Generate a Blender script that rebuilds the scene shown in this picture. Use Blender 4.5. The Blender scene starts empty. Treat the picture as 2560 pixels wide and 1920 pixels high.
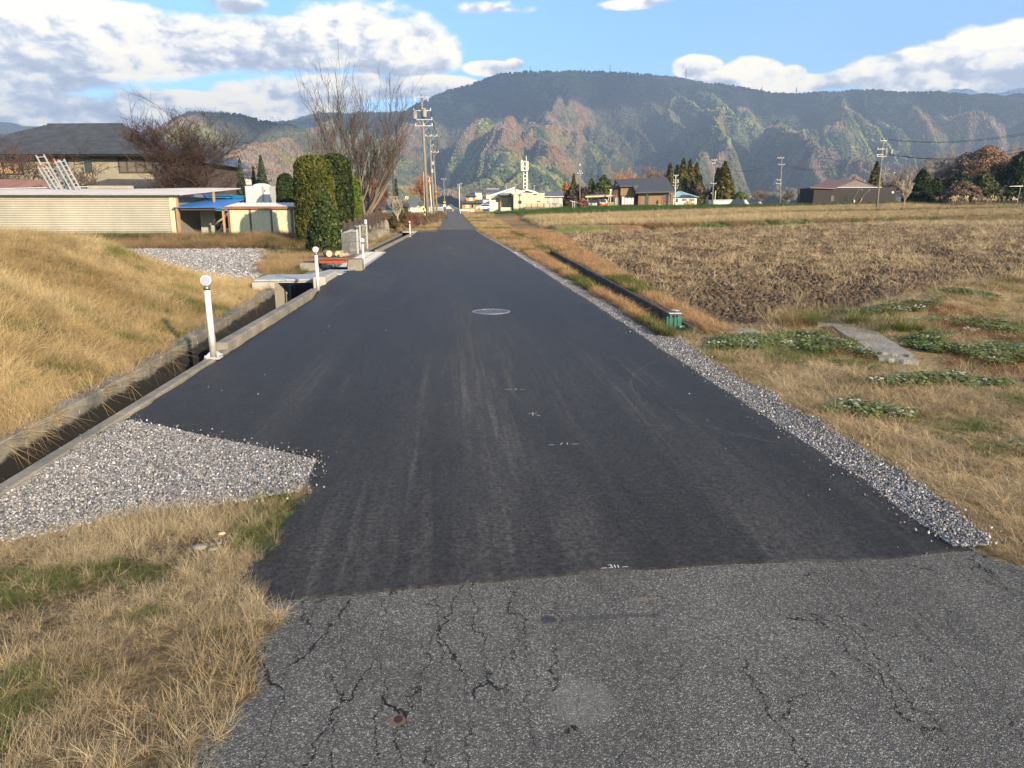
import bpy, math, random
import numpy as np
from math import sin, cos, tan, pi, radians, sqrt, atan, atan2, exp
from mathutils import Vector, Matrix
C = bpy.context.scene.collection
SC = bpy.context.scene
rnd = random.Random(7)
RNG = np.random.default_rng(11)

# ---------------------------------------------------------------- camera, world, sun, exposure
EYE = 1.6
PITCH = atan(436/1800.0)          # tilt down
YAW = atan(154/1852.0)            # turned right of the road's direction
cam_d = bpy.data.cameras.new('camera'); cam = bpy.data.objects.new('camera', cam_d); C.objects.link(cam)
cam_d.sensor_width = 36.0; cam_d.lens = 36.0*1800/2560
cam_d.clip_start = 0.05; cam_d.clip_end = 60000
cam.location = (0, 0, EYE); cam.rotation_euler = (pi/2-PITCH, 0, -YAW)
SC.camera = cam

SUN_AZ, SUN_EL = radians(148), radians(17)      # clockwise from the road's direction; low afternoon sun
TOSUN = Vector((sin(SUN_AZ)*cos(SUN_EL), cos(SUN_AZ)*cos(SUN_EL), sin(SUN_EL)))
sl = bpy.data.lights.new('sun', 'SUN'); sl.energy = 4.8; sl.angle = radians(0.6); sl.color = (1.0, 0.81, 0.57)
so = bpy.data.objects.new('sun', sl); C.objects.link(so); so.location = (60, -60, 80)
so.rotation_euler = TOSUN.to_track_quat('Z', 'Y').to_euler()

SC.view_settings.view_transform = 'Standard'; SC.view_settings.look = 'None'
SC.view_settings.exposure = 1.45; SC.view_settings.gamma = 1.0; SC.view_settings.use_curve_mapping = False
SC.render.engine = 'CYCLES'
SC.cycles.use_denoising = True
SC.cycles.max_bounces = 5; SC.cycles.diffuse_bounces = 2; SC.cycles.glossy_bounces = 2
SC.cycles.transmission_bounces = 3; SC.cycles.volume_bounces = 0; SC.cycles.transparent_max_bounces = 6
SC.cycles.caustics_reflective = False; SC.cycles.caustics_refractive = False

W = bpy.data.worlds.new('World'); SC.world = W; W.use_nodes = True
def pxdir(px, py):
    F = 1800*cos(PITCH)+(960-py)*sin(PITCH); U = -1800*sin(PITCH)+(960-py)*cos(PITCH); R = px-1280
    return Vector((R*cos(YAW)+F*sin(YAW), F*cos(YAW)-R*sin(YAW), U)).normalized()

def build_sky():
    nt = W.node_tree; N = nt.nodes; L = nt.links; N.clear()
    out = N.new('ShaderNodeOutputWorld'); bg = N.new('ShaderNodeBackground'); L.new(bg.outputs[0], out.inputs[0])
    sky = N.new('ShaderNodeTexSky'); sky.sky_type = 'NISHITA'; sky.sun_disc = False
    sky.sun_elevation = SUN_EL; sky.sun_rotation = SUN_AZ; sky.altitude = 600; sky.air_density = 1.0
    sky.dust_density = 0.6; sky.ozone_density = 1.6
    bg.inputs['Strength'].default_value = 0.085
    tc = N.new('ShaderNodeTexCoord')
    sep = N.new('ShaderNodeSeparateXYZ'); L.new(tc.outputs['Generated'], sep.inputs[0])
    def m(op, a, b=None, c=None, clamp=False):
        n = N.new('ShaderNodeMath'); n.operation = op; n.use_clamp = clamp
        for i, v in enumerate((a, b, c)):
            if v is None: continue
            if isinstance(v, (int, float)): n.inputs[i].default_value = v
            else: L.new(v, n.inputs[i])
        return n.outputs[0]
    az = m('ARCTAN2', sep.outputs[0], sep.outputs[1]); el = m('ARCSINE', sep.outputs[2])
    # the stretched direction the cloud noise runs in
    comb = N.new('ShaderNodeCombineXYZ'); L.new(az, comb.inputs[0]); L.new(m('MULTIPLY', el, 1.7), comb.inputs[1])
    def noise(off, scale, detail, rough, dist=0.0):
        ad = N.new('ShaderNodeVectorMath'); ad.operation = 'ADD'; L.new(comb.outputs[0], ad.inputs[0]); ad.inputs[1].default_value = off
        n = N.new('ShaderNodeTexNoise'); n.inputs['Scale'].default_value = scale; n.inputs['Detail'].default_value = detail
        n.inputs['Roughness'].default_value = rough; n.inputs['Distortion'].default_value = dist
        L.new(ad.outputs[0], n.inputs['Vector']); return n.outputs['Fac']
    # banks of cloud where the photograph has them: centre and half size in the photograph's pixels
    blobs = [(230,85,390,76),(640,112,400,64),(960,95,190,100),(1060,140,90,45),(330,55,90,45),(30,90,200,95),
             (120,275,330,42),(560,262,300,26),(250,300,420,32),(740,238,180,42),(880,215,230,32),(1090,215,110,26),(620,275,240,28),
             (585,8,70,24),(1260,18,150,22),(1285,160,28,16),(1230,170,70,20),
             (1590,8,110,14),(1740,165,55,26),(1885,185,70,36),(1985,185,32,22),(1780,200,70,22),
             (2040,205,150,22),(2330,175,230,48),(2500,140,150,58),(2440,190,260,42),(2160,190,130,26),(2700,120,200,80),
             (-300,160,380,110),(900,-40,90,22),(2130,-60,200,22)]
    dens = None; sv = None; sw = None
    for (cx, cy, rx, ry) in blobs:
        d = pxdir(cx, cy); a0 = atan2(d.x, d.y); e0 = math.asin(d.z)
        k = 1.0/1905.0
        u = m('MULTIPLY', m('SUBTRACT', az, a0), 1/(rx*k*1.02)); v = m('MULTIPLY', m('SUBTRACT', el, e0), 1/(ry*k*1.0))
        q = m('SUBTRACT', 1.0, m('ADD', m('MULTIPLY', u, u), m('MULTIPLY', v, v)))
        w_ = m('MAXIMUM', q, 0.0); wv = m('MULTIPLY', w_, v); sv = wv if sv is None else m('ADD', sv, wv); sw = w_ if sw is None else m('ADD', sw, w_)
        dens = q if dens is None else m('SMOOTH_MAX', dens, q, 0.25)
    dens = m('MAXIMUM', dens, -1.6)
    # elsewhere (outside the picture) the same kind of broken cloud goes on
    plain = m('MULTIPLY_ADD', noise((3.1, 7.7, 0.5), 2.2, 4, 0.5), 7.0, -4.3)
    dz = pxdir(1280, 960)
    inview = m('MULTIPLY', m('SUBTRACT', 0.80, m('ABSOLUTE', m('SUBTRACT', az, YAW))), 6.0, None, True)
    low = m('MULTIPLY', m('SUBTRACT', 0.33, el), 8.0, None, True)
    inview = m('MULTIPLY', inview, low)
    dens = m('ADD', m('MULTIPLY', dens, inview), m('MULTIPLY', plain, m('SUBTRACT', 1.0, inview)))
    big = noise((0, 0, 0), 6.0, 9, 0.52, 0.25); fine = noise((5, 2, 1), 26, 8, 0.6, 0.2)
    n1 = m('ADD', m('MULTIPLY', m('SUBTRACT', big, 0.5), 3.0), m('MULTIPLY', m('SUBTRACT', fine, 0.5), 1.0))
    D = m('ADD', dens, n1)
    # the same field a little nearer the sun and higher: thinner there means this side is lit
    big2 = noise((0.030, 0.045, 0), 6.0, 7, 0.52, 0.25)
    fine2 = noise((5.012, 2.014, 1), 26, 6, 0.6, 0.2)
    rel = m('ADD', m('MULTIPLY', m('SUBTRACT', big, big2), 3.2), m('MULTIPLY', m('SUBTRACT', fine, fine2), 2.6))
    cov = N.new('ShaderNodeMapRange'); cov.interpolation_type = 'SMOOTHSTEP'; L.new(D, cov.inputs[0])
    cov.inputs[1].default_value = -0.16; cov.inputs[2].default_value = 0.30
    thick = N.new('ShaderNodeMapRange'); L.new(D, thick.inputs[0]); thick.inputs[1].default_value = 0.0; thick.inputs[2].default_value = 1.9
    lit = m('ADD', m('MULTIPLY', thick.outputs[0], -0.26), m('ADD', m('ADD', rel, m('MULTIPLY', m('DIVIDE', sv, m('ADD', sw, 0.05)), 0.62)), 0.74), None, True)
    ramp = N.new('ShaderNodeValToRGB'); L.new(lit, ramp.inputs[0])
    e = ramp.color_ramp.elements; e[0].position = 0.0; e[0].color = (0.35, 0.38, 0.45, 1); e[1].position = 1.0; e[1].color = (1.0, 0.905, 0.71, 1)
    x = ramp.color_ramp.elements.new(0.38); x.color = (0.52, 0.54, 0.58, 1)
    x = ramp.color_ramp.elements.new(0.66); x.color = (0.82, 0.78, 0.71, 1)
    sc = N.new('ShaderNodeVectorMath'); sc.operation = 'SCALE'; L.new(ramp.outputs[0], sc.inputs[0]); sc.inputs['Scale'].default_value = 7.8
    mix = N.new('ShaderNodeMix'); mix.data_type = 'RGBA'; L.new(cov.outputs[0], mix.inputs['Factor'])
    tint = N.new('ShaderNodeVectorMath'); tint.operation = 'MULTIPLY'; L.new(sky.outputs[0], tint.inputs[0]); tint.inputs[1].default_value = (0.80, 1.04, 1.29)
    L.new(tint.outputs[0], mix.inputs['A']); L.new(sc.outputs[0], mix.inputs['B'])
    L.new(mix.outputs['Result'], bg.inputs[0])

build_sky()

# ---------------------------------------------------------------- helpers
def link_mat(o, m):
    if m is not None: o.data.materials.append(m)
def top(o, label, cat, group=None, kind=None):
    if label: o['label'] = label
    if cat: o['category'] = cat
    if group: o['group'] = group
    if kind: o['kind'] = kind
    return o
def thing(name, label, cat, loc=(0, 0, 0), rz=0.0, group=None):
    o = bpy.data.objects.new(name, None); C.objects.link(o); o.location = loc; o.rotation_euler = (0, 0, rz)
    o.empty_display_size = 0.1
    return top(o, label, cat, group)
def copy_tree(root, loc=None, rz=None, label=None, parent=None):
    r = root.copy(); C.objects.link(r)
    if parent is not None: r.parent = parent
    if loc is not None: r.location = loc
    if rz is not None: r.rotation_euler = (0, 0, rz)
    if label: r['label'] = label
    for ch in list(root.children): copy_tree(ch, parent=r)
    return r
def mesh_obj(name, V, F, m=None, parent=None, smooth=False):
    me = bpy.data.meshes.new(name)
    V = np.asarray(V, dtype=np.float32).reshape(-1, 3)
    if isinstance(F, np.ndarray):
        k = F.shape[1]; nf = F.shape[0]
        me.vertices.add(len(V)); me.vertices.foreach_set('co', V.ravel())
        me.loops.add(nf*k); me.loops.foreach_set('vertex_index', F.astype(np.int32).ravel())
        me.polygons.add(nf); me.polygons.foreach_set('loop_start', np.arange(0, nf*k, k, dtype=np.int32))
        me.update(calc_edges=True)
    else:
        me.from_pydata([tuple(map(float, v)) for v in V], [], F); me.update()
    if smooth: me.polygons.foreach_set('use_smooth', [True]*len(me.polygons))
    o = bpy.data.objects.new(name, me); C.objects.link(o); link_mat(o, m)
    if parent is not None: o.parent = parent
    return o
def again(src, parent, loc=(0, 0, 0), rot=(0, 0, 0), scale=(1, 1, 1)):
    o = src.copy(); C.objects.link(o); o.parent = parent; o.location = loc; o.rotation_euler = rot; o.scale = scale
    return o

class MB:
    def __init__(s): s.v = []; s.f = []
    def add(s, vs, fs):
        n = len(s.v); s.v += [tuple(v) for v in vs]; s.f += [tuple(i+n for i in f) for f in fs]; return s
    def box(s, x0, x1, y0, y1, z0, z1):
        return s.add([(x0,y0,z0),(x1,y0,z0),(x1,y1,z0),(x0,y1,z0),(x0,y0,z1),(x1,y0,z1),(x1,y1,z1),(x0,y1,z1)],
                     [(0,3,2,1),(4,5,6,7),(0,1,5,4),(1,2,6,5),(2,3,7,6),(3,0,4,7)])
    def bbox(s, x0, x1, y0, y1, z0, z1, b=0.01):     # box with chamfered vertical and top edges
        p = [(x0+b,y0),(x1-b,y0),(x1,y0+b),(x1,y1-b),(x1-b,y1),(x0+b,y1),(x0,y1-b),(x0,y0+b)]
        cx, cy = (x0+x1)/2, (y0+y1)/2
        sx = max(0.0, 1-2*b/abs(x1-x0)); sy = max(0.0, 1-2*b/abs(y1-y0))
        vs = [(x,y,z0) for x,y in p]+[(x,y,z1-b) for x,y in p]+[(cx+(x-cx)*sx,cy+(y-cy)*sy,z1) for x,y in p]
        fs = [tuple(range(7,-1,-1)), tuple(range(16,24))]
        for k in (0, 8):
            for i in range(8): j = (i+1)%8; fs.append((k+i,k+j,k+8+j,k+8+i))
        return s.add(vs, fs)
    def prism(s, pts, y0, y1):                        # outline in x,z pushed along y
        n = len(pts)
        vs = [(x,y0,z) for x,z in pts]+[(x,y1,z) for x,z in pts]
        fs = [tuple(range(n)), tuple(range(2*n-1,n-1,-1))]+[(i,n+i,n+(i+1)%n,(i+1)%n) for i in range(n)]
        return s.add(vs, fs)
    def prismx(s, pts, x0, x1):                       # outline in y,z pushed along x
        n = len(pts)
        vs = [(x0,y,z) for y,z in pts]+[(x1,y,z) for y,z in pts]
        fs = [tuple(range(n-1,-1,-1)), tuple(range(n,2*n))]+[(i,(i+1)%n,n+(i+1)%n,n+i) for i in range(n)]
        return s.add(vs, fs)
    def slab(s, a, b, c, d, t):                       # a quad with thickness t downwards
        vs = [a,b,c,d]+[(p[0],p[1],p[2]-t) for p in (a,b,c,d)]
        return s.add(vs, [(0,1,2,3),(7,6,5,4),(0,4,5,1),(1,5,6,2),(2,6,7,3),(3,7,4,0)])
    def bar(s, p, q, r, n=6, r2=None):
        p = Vector(p); q = Vector(q); r2 = r if r2 is None else r2
        d = (q-p)
        if d.length < 1e-6: return s
        d.normalize(); u = d.orthogonal().normalized(); w = d.cross(u)
        vs = []
        for c, rr in ((p, r), (q, r2)):
            for i in range(n):
                a = 2*pi*i/n; vs.append(c+(u*cos(a)+w*sin(a))*rr)
        fs = [tuple(range(n-1,-1,-1)), tuple(range(n,2*n))]+[(i,(i+1)%n,n+(i+1)%n,n+i) for i in range(n)]
        return s.add(vs, fs)
    def tube(s, pts, radii, n=6):
        for i in range(len(pts)-1):
            s.bar(pts[i], pts[i+1], radii[i], n, radii[i+1])
        return s
    def lathe(s, prof, n=12, c=(0,0,0)):
        vs = []
        for r, z in prof:
            for i in range(n):
                a = 2*pi*i/n; vs.append((c[0]+r*cos(a), c[1]+r*sin(a), c[2]+z))
        fs = []
        for k in range(len(prof)-1):
            for i in range(n):
                j = (i+1)%n; fs.append((k*n+i,k*n+j,(k+1)*n+j,(k+1)*n+i))
        fs.append(tuple(range(n-1,-1,-1))); m0 = (len(prof)-1)*n; fs.append(tuple(range(m0,m0+n)))
        return s.add(vs, fs)
    def discy(s, c, r, t, n=16):                      # disc facing -y
        vs = []
        for y in (c[1], c[1]+t):
            for i in range(n): a = 2*pi*i/n; vs.append((c[0]+r*cos(a), y, c[2]+r*sin(a)))
        return s.add(vs, [tuple(range(n)), tuple(range(2*n-1,n-1,-1))]+[(i,n+i,n+(i+1)%n,(i+1)%n) for i in range(n)])
    def build(s, name, m, parent=None, smooth=False):
        me = bpy.data.meshes.new(name); me.from_pydata([tuple(v) for v in s.v], [], s.f); me.update()
        if smooth: me.polygons.foreach_set('use_smooth', [True]*len(me.polygons))
        o = bpy.data.objects.new(name, me); C.objects.link(o); link_mat(o, m)
        if parent is not None: o.parent = parent
        return o

# --- numpy noise
def _h(ix, iy, s):
    n = (ix.astype(np.int64)*374761393+iy.astype(np.int64)*668265263+s*1442695041) & 0xffffffff
    n = ((n ^ (n >> 13))*1274126177) & 0xffffffff
    return ((n ^ (n >> 16)) & 0xffffff)/float(0xffffff)
def vn(x, y, s=0):
    x = np.asarray(x, float); y = np.asarray(y, float)
    ix = np.floor(x); iy = np.floor(y); fx = x-ix; fy = y-iy
    fx = fx*fx*fx*(fx*(fx*6-15)+10); fy = fy*fy*fy*(fy*(fy*6-15)+10)
    a = _h(ix,iy,s); b = _h(ix+1,iy,s); c = _h(ix,iy+1,s); d = _h(ix+1,iy+1,s)
    return (a*(1-fx)+b*fx)*(1-fy)+(c*(1-fx)+d*fx)*fy
def fbm(x, y, o=4, s=0, g=0.5):
    t = 0; a = 1; n = 0
    for k in range(o):
        t = t+a*vn(x*2.03**k+17.3*k, y*2.03**k-9.1*k, s+k); n += a; a *= g
    return t/n
def ridged(x, y, o=3, s=0):
    t = 0; a = 1; n = 0
    for k in range(o):
        t = t+a*(1-np.abs(2*vn(x*2.1**k+3.7*k, y*2.1**k, s+k)-1)); n += a; a *= 0.5
    return t/n
def sstep(a, b, x):
    t = np.clip((np.asarray(x, float)-a)/(b-a), 0, 1); return t*t*(3-2*t)

# --- placing by line of sight: a real distance F ahead of the camera, true size
class Site:
    """Local frame at distance F: x to the right, y away, z up. x()/z() turn photograph pixels into local metres."""
    def __init__(s, px, F, z0=0.0, pz=None):
        s.F = F; s.u0 = (px-1280)*F/s.fh(500 if pz is None else pz)
        s.z0 = z0 if pz is None else s._z(pz, F)
        s.loc = (s.u0*cos(YAW)+F*sin(YAW), F*cos(YAW)-s.u0*sin(YAW), s.z0); s.rz = -YAW
    @staticmethod
    def fh(py): return 1800*cos(PITCH)+(960-py)*sin(PITCH)
    def _z(s, py, F): return EYE+F*(-1800*sin(PITCH)+(960-py)*cos(PITCH))/s.fh(py)
    def x(s, px, py=500, dv=0): return (px-1280)*(s.F+dv)/s.fh(py)-s.u0
    def z(s, py, dv=0): return s._z(py, s.F+dv)-s.z0
    def p(s, px, py, dv=0): return (s.x(px,py,dv), dv, s.z(py,dv))
    def wx(s, lx, ly, lz=0):
        c, q = cos(s.rz), sin(s.rz); return (s.loc[0]+lx*c-ly*q, s.loc[1]+lx*q+ly*c, s.loc[2]+lz)

# ---------------------------------------------------------------- materials
MATS = {}
def nodes_of(m):
    m.use_nodes = True; nt = m.node_tree
    return nt, nt.nodes, nt.links, nt.nodes['Principled BSDF']
def mat(name, col, rough=0.75, var=0.18, scale=3.0, bump=0.0, bscale=30.0, metal=0.0, col2=None, stretch=None, spec=0.4):
    if name in MATS: return MATS[name]
    m = bpy.data.materials.new(name); nt, N, L, B = nodes_of(m)
    tc = N.new('ShaderNodeTexCoord'); src = tc.outputs['Object']
    if stretch:
        mp = N.new('ShaderNodeMapping'); L.new(src, mp.inputs[0]); mp.inputs['Scale'].default_value = stretch; src = mp.outputs[0]
    n = N.new('ShaderNodeTexNoise'); n.inputs['Scale'].default_value = scale; n.inputs['Detail'].default_value = 6; n.inputs['Roughness'].default_value = 0.65
    L.new(src, n.inputs['Vector'])
    r = N.new('ShaderNodeValToRGB'); L.new(n.outputs['Fac'], r.inputs[0])
    a = [max(0, c*(1-var)) for c in col]; b = [min(1, c*(1+var)) for c in (col2 or col)]
    r.color_ramp.elements[0].position = 0.32; r.color_ramp.elements[0].color = (*a, 1)
    r.color_ramp.elements[1].position = 0.68; r.color_ramp.elements[1].color = (*b, 1)
    L.new(r.outputs[0], B.inputs['Base Color'])
    B.inputs['Roughness'].default_value = rough; B.inputs['Metallic'].default_value = metal
    B.inputs['Specular IOR Level'].default_value = spec
    if bump:
        bn = N.new('ShaderNodeTexNoise'); bn.inputs['Scale'].default_value = bscale; bn.inputs['Detail'].default_value = 5; L.new(src, bn.inputs['Vector'])
        bp = N.new('ShaderNodeBump'); bp.inputs['Strength'].default_value = bump; bp.inputs['Distance'].default_value = 0.02
        L.new(bn.outputs['Fac'], bp.inputs['Height']); L.new(bp.outputs[0], B.inputs['Normal'])
    MATS[name] = m; return m
def glassmat(name, col=(0.03, 0.04, 0.05), rough=0.08):
    if name in MATS: return MATS[name]
    m = bpy.data.materials.new(name); nt, N, L, B = nodes_of(m)
    B.inputs['Base Color'].default_value = (*col, 1); B.inputs['Roughness'].default_value = rough; B.inputs['Specular IOR Level'].default_value = 0.7
    MATS[name] = m; return m
def leafmat(name, transl=0.25, rough=0.7, attr='tint', kind='INSTANCER', var=0.25):
    """blade / leaf / stone colour carried by each instance (or each vertex), with a second attribute 'shade' along the piece"""
    if name in MATS: return MATS[name]
    m = bpy.data.materials.new(name); nt, N, L, B = nodes_of(m)
    at = N.new('ShaderNodeAttribute'); at.attribute_type = kind; at.attribute_name = attr
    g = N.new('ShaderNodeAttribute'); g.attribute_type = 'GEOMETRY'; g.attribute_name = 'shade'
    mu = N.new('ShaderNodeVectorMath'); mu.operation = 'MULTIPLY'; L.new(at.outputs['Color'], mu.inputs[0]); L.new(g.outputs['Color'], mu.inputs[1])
    L.new(mu.outputs[0], B.inputs['Base Color']); B.inputs['Roughness'].default_value = rough; B.inputs['Specular IOR Level'].default_value = 0.25
    if transl:
        tr = N.new('ShaderNodeBsdfTranslucent'); L.new(mu.outputs[0], tr.inputs[0])
        mx = N.new('ShaderNodeMixShader'); mx.inputs[0].default_value = transl
        L.new(B.outputs[0], mx.inputs[1]); L.new(tr.outputs[0], mx.inputs[2])
        L.new(mx.outputs[0], N['Material Output'].inputs['Surface'])
    MATS[name] = m; return m
def groundmat(name, bump=0.6, bscale=22.0, amp=0.35, scale=9.0, rough=0.95, dist=0.03):
    if name in MATS: return MATS[name]
    m = bpy.data.materials.new(name); nt, N, L, B = nodes_of(m)
    at = N.new('ShaderNodeAttribute'); at.attribute_type = 'GEOMETRY'; at.attribute_name = 'col'
    tc = N.new('ShaderNodeTexCoord')
    n = N.new('ShaderNodeTexNoise'); n.inputs['Scale'].default_value = scale; n.inputs['Detail'].default_value = 9; n.inputs['Roughness'].default_value = 0.75
    L.new(tc.outputs['Object'], n.inputs['Vector'])
    mr = N.new('ShaderNodeMapRange'); L.new(n.outputs['Fac'], mr.inputs[0]); mr.inputs[1].default_value = 0.3; mr.inputs[2].default_value = 0.7
    mr.inputs[3].default_value = 1-amp; mr.inputs[4].default_value = 1+amp
    sc = N.new('ShaderNodeVectorMath'); sc.operation = 'SCALE'; L.new(at.outputs['Color'], sc.inputs[0]); L.new(mr.outputs[0], sc.inputs['Scale'])
    L.new(sc.outputs[0], B.inputs['Base Color']); B.inputs['Roughness'].default_value = rough; B.inputs['Specular IOR Level'].default_value = 0.15
    bn = N.new('ShaderNodeTexNoise'); bn.inputs['Scale'].default_value = bscale; bn.inputs['Detail'].default_value = 7; L.new(tc.outputs['Object'], bn.inputs['Vector'])
    bp = N.new('ShaderNodeBump'); bp.inputs['Strength'].default_value = bump; bp.inputs['Distance'].default_value = dist
    L.new(bn.outputs['Fac'], bp.inputs['Height']); L.new(bp.outputs[0], B.inputs['Normal'])
    MATS[name] = m; return m

def set_col(o, cols, name='col'):
    a = o.data.attributes.new(name, 'FLOAT_COLOR', 'POINT')
    c = np.ones((len(o.data.vertices), 4), np.float32); c[:, :3] = cols; a.data.foreach_set('color', c.ravel())

# ---------------------------------------------------------------- scatter: ONE object; its mesh holds the pieces and the points they stand on
def scatter(name, variants, P, R, S, T, idx, material, label, cat, kind='stuff', smooth=False):
    """variants: list of (V, F, shade); P,R,S,T: per point position, euler, scale, tint; one object whose geometry nodes stand the pieces"""
    V = []; Fc = []; src = []; shade = []; n0 = 0
    for k, (v, f, sh) in enumerate(variants):
        V.append(np.asarray(v, np.float32)); Fc += [tuple(int(i)+n0 for i in ff) for ff in f]
        src.append(np.full(len(v), k+1)); shade.append(np.asarray(sh, np.float32).reshape(-1, 1)*np.ones((1, 3), np.float32)); n0 += len(v)
    n = len(P); V.append(np.asarray(P, np.float32)); src.append(np.zeros(n, int)); shade.append(np.ones((n, 3), np.float32))
    V = np.concatenate(V); src = np.concatenate(src); shade = np.concatenate(shade)
    me = bpy.data.meshes.new(name)
    me.vertices.add(len(V)); me.vertices.foreach_set('co', V.ravel())
    sizes = [len(f) for f in Fc]; loops = [i for f in Fc for i in f]
    me.loops.add(len(loops)); me.loops.foreach_set('vertex_index', loops)
    me.polygons.add(len(Fc)); me.polygons.foreach_set('loop_start', np.concatenate([[0], np.cumsum(sizes)[:-1]]).astype(np.int32))
    me.update(calc_edges=True)
    if smooth: me.polygons.foreach_set('use_smooth', [True]*len(Fc))
    def at(nm, tp, arr, key, w):
        a = me.attributes.new(nm, tp, 'POINT'); full = np.zeros((len(V), w) if w > 1 else len(V), np.float32 if tp != 'INT' else np.int32)
        full[n0:] = arr; a.data.foreach_set(key, full.ravel())
    a = me.attributes.new('src', 'INT', 'POINT'); a.data.foreach_set('value', src.astype(np.int32))
    S = np.asarray(S, np.float32); S = S if S.ndim == 2 else np.repeat(S[:, None], 3, 1)
    at('rot', 'FLOAT_VECTOR', R, 'vector', 3); at('scl', 'FLOAT_VECTOR', S, 'vector', 3); at('idx', 'INT', idx, 'value', 1)
    a = me.attributes.new('tint', 'FLOAT_COLOR', 'POINT'); tt = np.ones((len(V), 4), np.float32); tt[n0:, :3] = T; a.data.foreach_set('color', tt.ravel())
    a = me.attributes.new('shade', 'FLOAT_COLOR', 'POINT'); tt = np.ones((len(V), 4), np.float32); tt[:, :3] = shade; a.data.foreach_set('color', tt.ravel())
    o = bpy.data.objects.new(name, me); C.objects.link(o); link_mat(o, material)
    key = 'stand_%d' % len(variants)
    g = bpy.data.node_groups.get(key)
    if g is None:
        g = bpy.data.node_groups.new(key, 'GeometryNodeTree')
        g.interface.new_socket('Geometry', in_out='INPUT', socket_type='NodeSocketGeometry')
        g.interface.new_socket('Geometry', in_out='OUTPUT', socket_type='NodeSocketGeometry')
        N = g.nodes; L = g.links; gi = N.new('NodeGroupInput'); go = N.new('NodeGroupOutput')
        def attr(nm, tp):
            q = N.new('GeometryNodeInputNamedAttribute'); q.data_type = tp; q.inputs['Name'].default_value = nm; return q.outputs[0]
        sa = attr('src', 'INT')
        def sel(k):
            c = N.new('FunctionNodeCompare'); c.data_type = 'INT'; c.operation = 'EQUAL'; L.new(sa, c.inputs[2]); c.inputs[3].default_value = k
            s_ = N.new('GeometryNodeSeparateGeometry'); s_.domain = 'POINT'; L.new(gi.outputs[0], s_.inputs[0]); L.new(c.outputs[0], s_.inputs[1]); return s_.outputs[0]
        iop = N.new('GeometryNodeInstanceOnPoints'); L.new(sel(0), iop.inputs['Points'])
        j = N.new('GeometryNodeJoinGeometry')
        for k in range(len(variants)):
            ti = N.new('GeometryNodeGeometryToInstance'); L.new(sel(k+1), ti.inputs[0]); L.new(ti.outputs[0], j.inputs[0])
        L.new(j.outputs[0], iop.inputs['Instance']); iop.inputs['Pick Instance'].default_value = True
        L.new(attr('idx', 'INT'), iop.inputs['Instance Index'])
        er = N.new('FunctionNodeEulerToRotation'); L.new(attr('rot', 'FLOAT_VECTOR'), er.inputs[0]); L.new(er.outputs[0], iop.inputs['Rotation'])
        L.new(attr('scl', 'FLOAT_VECTOR'), iop.inputs['Scale'])
        L.new(iop.outputs[0], go.inputs[0])
    md = o.modifiers.new('stand', 'NODES'); md.node_group = g
    return top(o, label, cat, kind=kind)

def blade(V, F, S, x, y, h, w, az, lean, curl, z0=0.0, seg=3):
    n = len(V); dx, dy = cos(az), sin(az); px, py = -dy, dx
    for i in range(seg+1):
        t = i/seg; r = lean*t*h+curl*t*t*h; zz = z0+h*t*(1-0.35*abs(curl)*t)
        ww = w*(1-t)*0.5+w*0.06
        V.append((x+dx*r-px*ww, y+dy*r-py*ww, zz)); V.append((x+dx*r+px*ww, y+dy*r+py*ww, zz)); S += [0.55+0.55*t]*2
        if i: a = n+2*(i-1); F.append((a, a+1, a+3, a+2))
def tuft(nb, h, w, spread, lean=0.4, curl=0.5, seed=0, bias=0.0):
    r = random.Random(seed); V = []; F = []; S = []
    for i in range(nb):
        a = r.uniform(0, 2*pi); d = spread*sqrt(r.random())
        az = r.gauss(0, 0.7) if r.random() < bias else r.uniform(0, 2*pi)
        blade(V, F, S, d*cos(a), d*sin(a), h*r.uniform(0.45, 1.1), w*r.uniform(0.7, 1.3), az, lean*r.uniform(0.1, 1.4), curl*r.uniform(0, 1.3), seg=2)
    return V, F, S
def rock(seed, sub=0, jit=0.25):
    r = random.Random(seed); t = (1+sqrt(5))/2
    V = [(-1,t,0),(1,t,0),(-1,-t,0),(1,-t,0),(0,-1,t),(0,1,t),(0,-1,-t),(0,1,-t),(t,0,-1),(t,0,1),(-t,0,-1),(-t,0,1)]
    F = [(0,11,5),(0,5,1),(0,1,7),(0,7,10),(0,10,11),(1,5,9),(5,11,4),(11,10,2),(10,7,6),(7,1,8),(3,9,4),(3,4,2),(3,2,6),(3,6,8),(3,8,9),(4,9,5),(2,4,11),(6,2,10),(8,6,7),(9,8,1)]
    V = [Vector(v).normalized() for v in V]
    for _ in range(sub):
        cache = {}; NF = []
        def mid(a, b):
            k = (min(a,b), max(a,b))
            if k not in cache: V.append(((V[a]+V[b])/2).normalized()); cache[k] = len(V)-1
            return cache[k]
        for a, b, c in F:
            x, y, z = mid(a,b), mid(b,c), mid(c,a); NF += [(a,x,z),(b,y,x),(c,z,y),(x,y,z)]
        F = NF
    V = [v*(1+r.uniform(-jit, jit)) for v in V]
    V = [(v.x*1.0, v.y*0.8, v.z*0.6) for v in V]
    return V, F, [1.0]*len(V)
CLOUDS = True
CLOUD_LIST = [(1200, 6000, 900, 1300, 950, 1), (1650, 6600, 950, 1300, 640, 2), (2150, 6800, 850, 1500, 620, 3), (2750, 6700, 800, 1300, 640, 4), (560, 3750, 420, 500, 240, 7)]
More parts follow.
